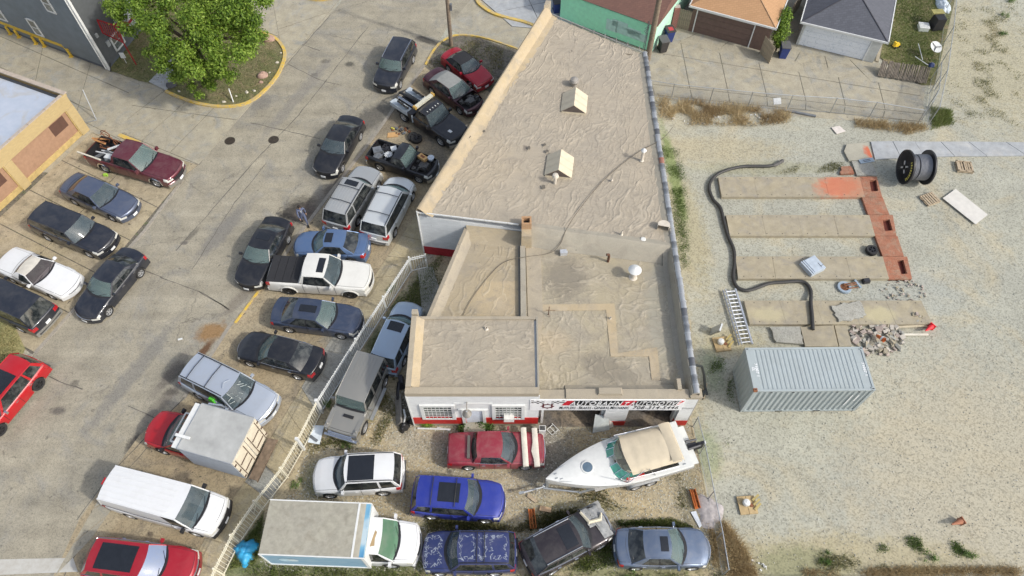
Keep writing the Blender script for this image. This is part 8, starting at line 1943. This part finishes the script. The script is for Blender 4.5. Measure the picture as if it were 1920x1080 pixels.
def vnoise(x,y,s,seed=0):
 r_=np.random.default_rng(seed);v=np.zeros_like(x)
 for k in range(6):a=r_.uniform(0,6.28);f=s*r_.uniform(.6,2.2);v+=np.sin(x*f*np.cos(a)+y*f*np.sin(a)+r_.uniform(0,6.28))
 return v/6
def tufts(name,px,n,h,mat,lab,w_=.018,lean=.6,thr=None,ns=1.0,z=0.0,seed=0,world=None,blades=1,cat='grass',feather=.5):
 P=world or[P3(u,v)for u,v in px];xs=[p[0]for p in P];ys=[p[1]for p in P];r_=np.random.default_rng(seed+100)
 x=r_.uniform(min(xs),max(xs),n*5);y=r_.uniform(min(ys),max(ys),n*5);k=inpoly(P,x,y)
 if thr is not None:k&=(vnoise(x,y,ns,seed)+r_.uniform(-.15,.15,len(x)))>thr
 x,y=x[k],y[k];dm=np.full(len(x),9.)
 for i in range(len(P)):
  (x0,y0),(x1,y1)=P[i-1],P[i];L2=(x1-x0)**2+(y1-y0)**2+1e-9;t=np.clip(((x-x0)*(x1-x0)+(y-y0)*(y1-y0))/L2,0,1);dm=np.minimum(dm,np.hypot(x-x0-t*(x1-x0),y-y0-t*(y1-y0)))
 k=r_.random(len(x))<(dm/feather)*(.6+.7*(vnoise(x,y,3.1,seed+3)+.5));x,y=x[k][:n],y[k][:n];n=len(x)
 if n==0:return
 a=r_.uniform(0,6.28,n);hh=h*r_.uniform(.45,1.25,n);ln=hh*lean*r_.uniform(.2,1.2,n);b=r_.uniform(0,6.28,n);ww=w_*r_.uniform(.6,1.5,n)
 V_=np.zeros((n,3,3));V_[:,0]=np.stack([x+ww*np.cos(a),y+ww*np.sin(a),np.full(n,z)],1);V_[:,1]=np.stack([x-ww*np.cos(a),y-ww*np.sin(a),np.full(n,z)],1);V_[:,2]=np.stack([x+ln*np.cos(b),y+ln*np.sin(b),z+hh],1)
 tn=np.clip(.5+.35*vnoise(x,y,1.3,seed+9)+r_.uniform(-.3,.3,n),0,1)
 o=npobj(name,V_.reshape(-1,3),3,mat,colors=tn);return tag(o,lab,cat,kind='stuff')
GR=leafmat('grass_blades',(.08,.115,.03),(.13,.18,.045),(.20,.24,.075),(.30,.30,.14));DRY=leafmat('dry_grass_blades',(.20,.14,.07),(.38,.28,.15),(.52,.42,.24),(.62,.52,.33),trans=.3)
WEED=leafmat('weed_leaves',(.08,.13,.03),(.13,.20,.05),(.20,.28,.08));MIXG=leafmat('mixed_blades',(.08,.10,.035),(.15,.17,.06),(.27,.24,.11),(.36,.31,.16))
LAWN=[(140,62),(207,135),(262,154),(285,159),(338,180),(368,190),(402,196),(438,196),(468,187),(492,168),(516,139),(527,108),(522,90),(488,66),(440,-20),(300,-60)]
tufts('lawn_grass',LAWN,16000,.08,MIXG,'short patchy grass under the big tree',z=.03,seed=1)
tufts('lawn_grass',[(1652,108),(1674,0),(1690,-60),(1800,-60),(1782,0),(1750,158),(1728,158),(1690,138)],16000,.10,GR,'green lawn behind the grey roofed garage',z=.03,seed=2)
tufts('lawn_grass',[(-40,580),(0,602),(30,616),(46,655),(28,688),(-30,740)],4000,.06,MIXG,'yellowed lawn patch at the left picture edge',z=.03,seed=3)
tufts('corner_weeds',[(800,122),(815,97),(837,75),(864,69),(900,74),(970,97),(900,300),(905,245),(930,190),(915,170),(826,150)],7000,.09,MIXG,'sparse weeds around the red convertible corner',thr=-.05,ns=1.8,seed=4)
tufts('yard_weeds',[(772,515),(800,500),(860,440),(858,470),(800,600),(740,720),(700,690),(640,760),(612,775),(672,668)],15000,.13,GR,'rough grass between the picket fence and the side wall',thr=-.15,ns=1.5,seed=5)
tufts('yard_weeds',[(575,830),(620,815),(720,730),(760,760),(750,830),(700,850),(600,850),(560,900),(545,905)],6500,.15,MIXG,'weeds around the boxy grey SUV',thr=.12,ns=1.7,seed=6)
tufts('yard_weeds',[(480,1055),(790,1060),(800,1075),(1360,1072),(1365,1140),(400,1140),(425,1075)],19000,.16,GR,'weed strip along the bottom of the yard',thr=-.25,ns=1.4,seed=7)
tufts('yard_weeds',[(425,1070),(455,1016),(497,955),(500,935),(490,1040),(480,1060)],4200,.2,GR,'grass between the picket fence and white box truck',seed=8)
tufts('yard_weeds',[(790,960),(970,985),(1000,960),(1080,950),(1160,985),(1150,1000),(960,1000),(800,1000)],8500,.16,MIXG,'weeds between the blue SUVs and the crossover',thr=-.1,ns=1.5,seed=9)
tufts('yard_weeds',[(1150,975),(1260,970),(1300,985),(1300,995),(1160,990)],3200,.15,GR,'green weeds above the steel blue sedan',seed=10)
tufts('yard_weeds',[(1140,995),(1165,1060),(1100,1080),(1060,1070)],2400,.17,GR,'weeds between the crossover and steel blue sedan',seed=26)
tufts('yard_weeds',[(990,910),(1080,915),(1290,880),(1295,960),(1200,960),(1000,960)],4200,.11,MIXG,'sparse weeds below the boat',thr=.22,ns=1.6,seed=11)
tufts('lot_weeds',[(1228,255),(1270,262),(1290,330),(1300,520),(1275,520),(1250,350)],4500,.08,WEED,'weed strip along the east wall coping',thr=-.15,ns=1.6,seed=12)
tufts('lot_weeds',[(1320,670),(1360,668),(1380,720),(1370,860),(1330,860),(1320,790)],3600,.10,WEED,'green weeds between the shop and container',thr=.2,ns=1.9,seed=13)
tufts('dry_grass',[(1228,182),(1300,186),(1470,206),(1500,218),(1490,232),(1400,240),(1300,238),(1236,222)],6500,.42,DRY,'tall dry brown grass against the alley fence',w_=.012,lean=1.2,thr=-.12,ns=2.4,seed=14)
tufts('dry_grass',[(1600,222),(1735,232),(1745,245),(1700,255),(1600,240)],2600,.35,DRY,'dry brown grass at the right end of the alley fence',w_=.012,lean=.9,thr=-.3,seed=15)
tufts('dry_grass',[(1345,975),(1365,980),(1400,1030),(1425,1085),(1362,1085)],5500,.45,DRY,'dry tangled grass at the lower fence corner',w_=.012,lean=1.1,seed=16)
tufts('dry_grass',[(1425,1060),(1560,1068),(1700,1060),(1930,1060),(1930,1084),(1425,1084)],6000,.22,DRY,'dry grass along the bottom fence',w_=.012,lean=1.0,thr=-.05,ns=1.0,seed=17)
tufts('dry_grass',[(1290,960),(1350,1000),(1350,1070),(1335,1070),(1325,990)],1800,.3,DRY,'dry weeds inside the chain link corner',w_=.012,lean=1.0,seed=18)
tufts('lot_weeds',[(1495,1030),(1640,1040),(1690,1075),(1480,1075)],3500,.11,MIXG,'olive weeds in the gravel near the bottom fence',thr=.05,ns=1.2,seed=19,feather=1.4)
tufts('lot_weeds',[(1640,1000),(1880,1010),(1890,1050),(1640,1040)],4500,.10,WEED,'small green weeds in a line near the bottom right',thr=.42,ns=2.2,seed=20)
tufts('lot_weeds',[(1785,0),(1930,0),(1930,250),(1760,240)],8000,.12,MIXG,'sparse weeds in the gravel at the top right',thr=.12,ns=2.6,seed=21,feather=2.5)
tufts('lot_weeds',[(1740,200),(1785,205),(1790,235),(1745,245)],2200,.3,GR,'green weeds at the gate end of the tall fence',seed=22)
0 and tufts('lot_weeds',[(1500,140),(1740,160),(1735,152),(1655,120),(1640,128)],0+1500,.15,GR,'grass edge along the back lawn and alley',seed=23)
tufts('joint_weeds',[(35,420),(60,428),(170,300),(150,285)],1600,.05,MIXG,'moss line where the yellow garage meets the slabs',thr=.0,ns=3,seed=24)
tufts('joint_weeds',[(440,610),(452,612),(520,530),(510,520)],700,.06,MIXG,'weeds along the yellow kerb by the white pickup',thr=.0,ns=3,seed=25)
tufts('joint_weeds',[(560,730),(570,738),(700,525),(690,520)],1500,.06,MIXG,'weeds in the joint between sidewalk and parking strip',thr=.12,ns=3,seed=27)
tufts('lot_weeds',[(1340,310),(1620,300),(1610,326),(1350,328)],3000,.07,MIXG,'thin weeds above the first foundation beam',thr=.25,ns=2,seed=28)
def leaves(name,centers,radii,n,size,mat,parent,seed=0,squash=1.0,shell=.35,low=None):
 r_=np.random.default_rng(seed);c=np.array(centers,float);R_=np.array(radii,float);wts=R_**2;wts/=wts.sum();k=r_.choice(len(c),n,p=wts)
 d=r_.normal(size=(n,3));d/=np.linalg.norm(d,axis=1)[:,None];rad=R_[k]*(1-shell*r_.random(n)**1.5)*(1+.12*r_.normal(size=n));p=c[k]+d*rad[:,None]*np.array([1,1,squash])
 if low is not None:p[:,2]=np.maximum(p[:,2],low)
 nrm=d+r_.normal(scale=.55,size=(n,3))+np.array([0,0,.5]);nrm/=np.linalg.norm(nrm,axis=1)[:,None];t=np.cross(nrm,r_.normal(size=(n,3)));t/=np.linalg.norm(t,axis=1)[:,None];b=np.cross(nrm,t);s=size*r_.uniform(.55,1.3,n)[:,None]
 V_=np.stack([p-t*s,p-b*s*.45,p+t*s,p+b*s*.45],1);tn=np.clip(.5+.28*r_.normal(size=n)+.55*(r_.random(len(c))[k]-.5),0,1)
 return npobj(name,V_.reshape(-1,3),4,mat,parent,tn,4)
LEAF=leafmat('maple_leaf',(.05,.10,.012),(.12,.205,.02),(.20,.30,.04),(.29,.39,.07),trans=.3);LEAFD=leafmat('dark_leaf',(.05,.095,.02),(.09,.16,.035),(.14,.22,.05))
bark=pm('bark',(.11,.085,.06),.95,var=.3,bump=.5,bscale=20)
tp=at(392,148);tree=thing('maple_tree','big bright green leafy tree between the grey house and street','tree',(tp.x,tp.y,0));TX,TY=0,0
crc=[];r_=random.Random(11)
CC=[(u,v,z,rr__)for u,v,z,rr__ in[(340,60,6.0,2.2),(300,20,6.3,2.0),(400,30,6.6,2.3),(440,70,5.6,2.0),(380,100,5.0,1.9),(330,110,4.2,1.5),(440,20,6.4,2.0),(250,30,5.6,1.5),(365,140,3.6,1.2),(430,110,4.6,1.5),(460,40,5.4,1.6),(370,-30,7,2.4),(300,-30,6.5,2.2),(440,-30,6.5,2.0),(225,5,5.4,1.2),(285,80,4.8,1.3),(378,165,2.2,.9),(345,135,3.0,1.1),(478,70,4.6,1.2),(470,10,5.6,1.5),(410,150,3.0,.9)]]
for u,v,z,rr__ in CC:q=at(u,v,z);crc.append((q.x-tp.x,q.y-tp.y,z,rr__))
sub_c,sub_r=[],[]
for x,y,z,rr__ in crc:
 for k in range(9):
  a,b=r_.uniform(0,6.28),r_.uniform(-.5,1.0);d_=rr__*.72;sub_c.append((x+d_*math.cos(a)*math.cos(b),y+d_*math.sin(a)*math.cos(b),z+d_*math.sin(b)*.8));sub_r.append(rr__*r_.uniform(.28,.46))
leaves('crown',sub_c,sub_r,74000,.096,LEAF,tree,3,.85,.8)
m=MB();m.tube([(0,0,0),(.05,.05,1.5),(.0,.15,3.0)],[.32,.26,.22],10);m.build('trunk',bark,tree,True)
m=MB()
for x,y,z,rr__ in crc:m.tube([(0,.15,2.8),(x*.4,y*.4+.1,2.8+(z-2.8)*.55),(x*.9,y*.9,z-.2)],[.14,.09,.03],6)
for c_,_ in list(zip(sub_c,sub_r))[::4]:
 n0=min(crc,key=lambda q:(q[0]-c_[0])**2+(q[1]-c_[1])**2+(q[2]-c_[2])**2);m.tube([(n0[0]*.8,n0[1]*.8,n0[2]-.5),c_],[.04,.015],4)
m.build('limbs',bark,tree,True)
def shrub(u,v,z0,lab,cs,n,size,mat,seed,nm='shrub',cat='shrub',grp=None,stems=True):
 p=at(u,v);t=thing(nm,lab,cat,(p.x,p.y,z0),0,grp);leaves('foliage',[c[:3]for c in cs],[c[3]for c in cs],n,size,mat,t,seed,1.0,.9,low=.01)
 if stems:
  m=MB()
  for c in cs:m.tube([(0,0,0),(c[0]*.6,c[1]*.6,c[2]*.5),(c[0],c[1],c[2])],[.035,.02,.01],5)
  m.build('stems',bark,t)
shrub(1455,96,0,'tall bright green shrub between the two garages',[(0,0,.9,.5),(.1,.3,1.5,.6),(-.1,.5,2.1,.55),(.2,.9,2.3,.5),(.2,.4,.5,.4),(-.3,.2,1.2,.4),(.3,1.4,2.4,.4)],4200,.08,LEAF,21)
shrub(904,802,0,'dense green weed bush by the office door step',[(0,0,.25,.35),(.35,0,.22,.32),(-.3,.05,.2,.28),(.1,.2,.35,.3)],1500,.06,LEAFD,22,grp='weed bushes along the office front');shrub(868,806,0,'green weed bush left of the office door step',[(0,0,.2,.28),(.25,-.1,.2,.26)],800,.06,LEAFD,23,grp='weed bushes along the office front')
shrub(800,797,0,'low yellowish weed bush at the left end of the office front',[(0,0,.18,.25),(.2,0,.15,.22),(-.2,.05,.14,.2)],600,.05,LEAF,24,grp='weed bushes along the office front')
for k,(u,v,lab)in enumerate(((695,775,'weed clump right of the boxy SUV bonnet'),(655,835,'weed clump in front of the boxy SUV'),(560,908,'weed clump at the picket fence above the white box truck'),(1008,1062,'weed clump at the bottom edge left of the crossover'),(1185,1072,'weed clump at the bottom edge below the steel blue sedan'),(760,1002,'weed clump between the white truck cab and the blue SUV'),(1750,222,'weed clump at the foot of the tall fence end'),(1545,1045,'dark weed clump alone in the gravel near the bottom'),(1822,1046,'larger weed clump in the line at the bottom right'),(1740,1044,'weed clump left in the line at the bottom right'),(618,760,'weed clump at the white gate posts'),(735,545,'weed clump inside the top of the picket fence'),(1886,30,'weed clump alone in the top right gravel'),(1882,66,'weed clump in the top right gravel below the other one'),(1900,5,'weed clump at the very top right'))):
 cs=[(rng.uniform(-.3,.3),rng.uniform(-.25,.25),rng.uniform(.05,.16),rng.uniform(.14,.26))for _ in range(4)];shrub(u,v,0,lab,cs,420,.035,LEAFD if k%2 else WEED,40+k,'weed_clump','weeds','weed clumps on the ground',stems=False)
def pebbles(name,lab,px,n,s0,s1,mat,seed,world=None):
 P=world or[P3(u,v)for u,v in px];r_=np.random.default_rng(seed);xs=[p[0]for p in P];ys=[p[1]for p in P];x=r_.uniform(min(xs),max(xs),n*2);y=r_.uniform(min(ys),max(ys),n*2);k=inpoly(P,x,y);x,y=x[k][:n],y[k][:n];n=len(x)
 base=np.array([(1,0,0),(0,1,0),(-1,0,0),(0,-1,0),(0,0,.7)]);F=[(0,1,4),(1,2,4),(2,3,4),(3,0,4)]
 s=s0+(s1-s0)*r_.random(n)**3;a=r_.uniform(0,6.28,n);jit=r_.uniform(.6,1.2,(n,5,3));V_=base[None]*jit*s[:,None,None];c,s_=np.cos(a)[:,None],np.sin(a)[:,None];X=V_[:,:,0]*c-V_[:,:,1]*s_+x[:,None];Y=V_[:,:,0]*s_+V_[:,:,1]*c+y[:,None];Z=V_[:,:,2]-.01
 W_=np.stack([X,Y,Z],2);T_=np.concatenate([W_[:,list(f)]for f in F],1).reshape(-1,3);tn=np.repeat(r_.random(n),4);return tag(npobj(name,T_,3,mat,colors=tn),lab,'gravel',kind='stuff')
PEB=leafmat('pebble_tones',(.27,.265,.22),(.36,.35,.29),(.44,.43,.37),(.54,.53,.47),trans=0,rough=.9)
pebbles('loose_gravel','loose gravel stones over the open lot',[(1310,245),(1930,250),(1930,1075),(1365,1075),(1310,800)],11000,.015,.045,PEB,3)
pebbles('loose_gravel','loose gravel stones over the fenced yard',[(600,800),(780,720),(790,800),(1300,800),(1345,1070),(480,1070),(560,880)],22000,.02,.06,PEB,4)
pebbles('loose_gravel','loose stones in the top right corner',[(1780,0),(1930,0),(1930,250),(1760,240)],1800,.015,.045,PEB,5)
def islands(me):
 n=len(me.vertices);p=list(range(n))
 def fd(a):
  while p[a]!=a:p[a]=p[p[a]];a=p[a]
  return a
 for e in me.edges:
  a,b=fd(e.vertices[0]),fd(e.vertices[1])
  if a!=b:p[a]=b
 g={}
 for f in me.polygons:g.setdefault(fd(f.vertices[0]),[]).append(f)
 return list(g.values())
SPLIT={'parapet_block':0,'door_pier':0,'pier_red_base':0,'door_jamb':0,'front_parapet':0,'office_parapet':'parapet','chequered_flags':'flag_square','door_handles':'door_handle','door_seams':'door_seam','window_trim':0,'door_frame':'frame_piece','white_marking':0,'canvas_frame':'canvas_pole','trailer_frame':'trailer_beam','front_wall':0,'red_base':0,'wall':0,'side_deck':0,'edge_flashing':0,'workshop_inner_wall':0,'frame':'frame_piece','box_frame':'frame_strip','light_bar_end':0,'deck_cleat':0,'black_stripe':0,'door_post':0,'wheel_lift_rail':0,'roof_basket':'basket_bar','ears':'ear','windshield_frame':'frame_bar','fender_ridge':0,'lashing_ring':0,'bunk_rail':0,'siding_boards':None}
def explode(o,nm):
 isl=islands(o.data)
 if len(isl)<2 or len(isl)>60:return
 me=o.data
 for k,fs in enumerate(isl):
  idx={};vs=[];fl=[];mi=[]
  for f in fs:
   q=[]
   for v in f.vertices:
    if v not in idx:idx[v]=len(vs);vs.append(me.vertices[v].co[:])
    q.append(idx[v])
   fl.append(q);mi.append(f.material_index)
  m2=bpy.data.meshes.new(nm);m2.from_pydata(vs,[],fl);m2.polygons.foreach_set('material_index',mi);m2.polygons.foreach_set('use_smooth',[f.use_smooth for f in fs])
  for mt in me.materials:m2.materials.append(mt)
  m2.update()
  if fs[0].use_smooth:m2.set_sharp_from_angle(angle=R(45))
  if k==0:o.data=m2;o.name=nm
  else:n_=bpy.data.objects.new(nm,m2);COL.objects.link(n_);n_.parent=o.parent;n_.matrix_local=o.matrix_local
for o in list(bpy.data.objects):
 b_=o.name.split('.')[0]
 if o.type=='MESH' and o.parent and b_ in SPLIT and SPLIT[b_]is not None and o.get('kind')!='stuff':explode(o,SPLIT[b_]or b_)
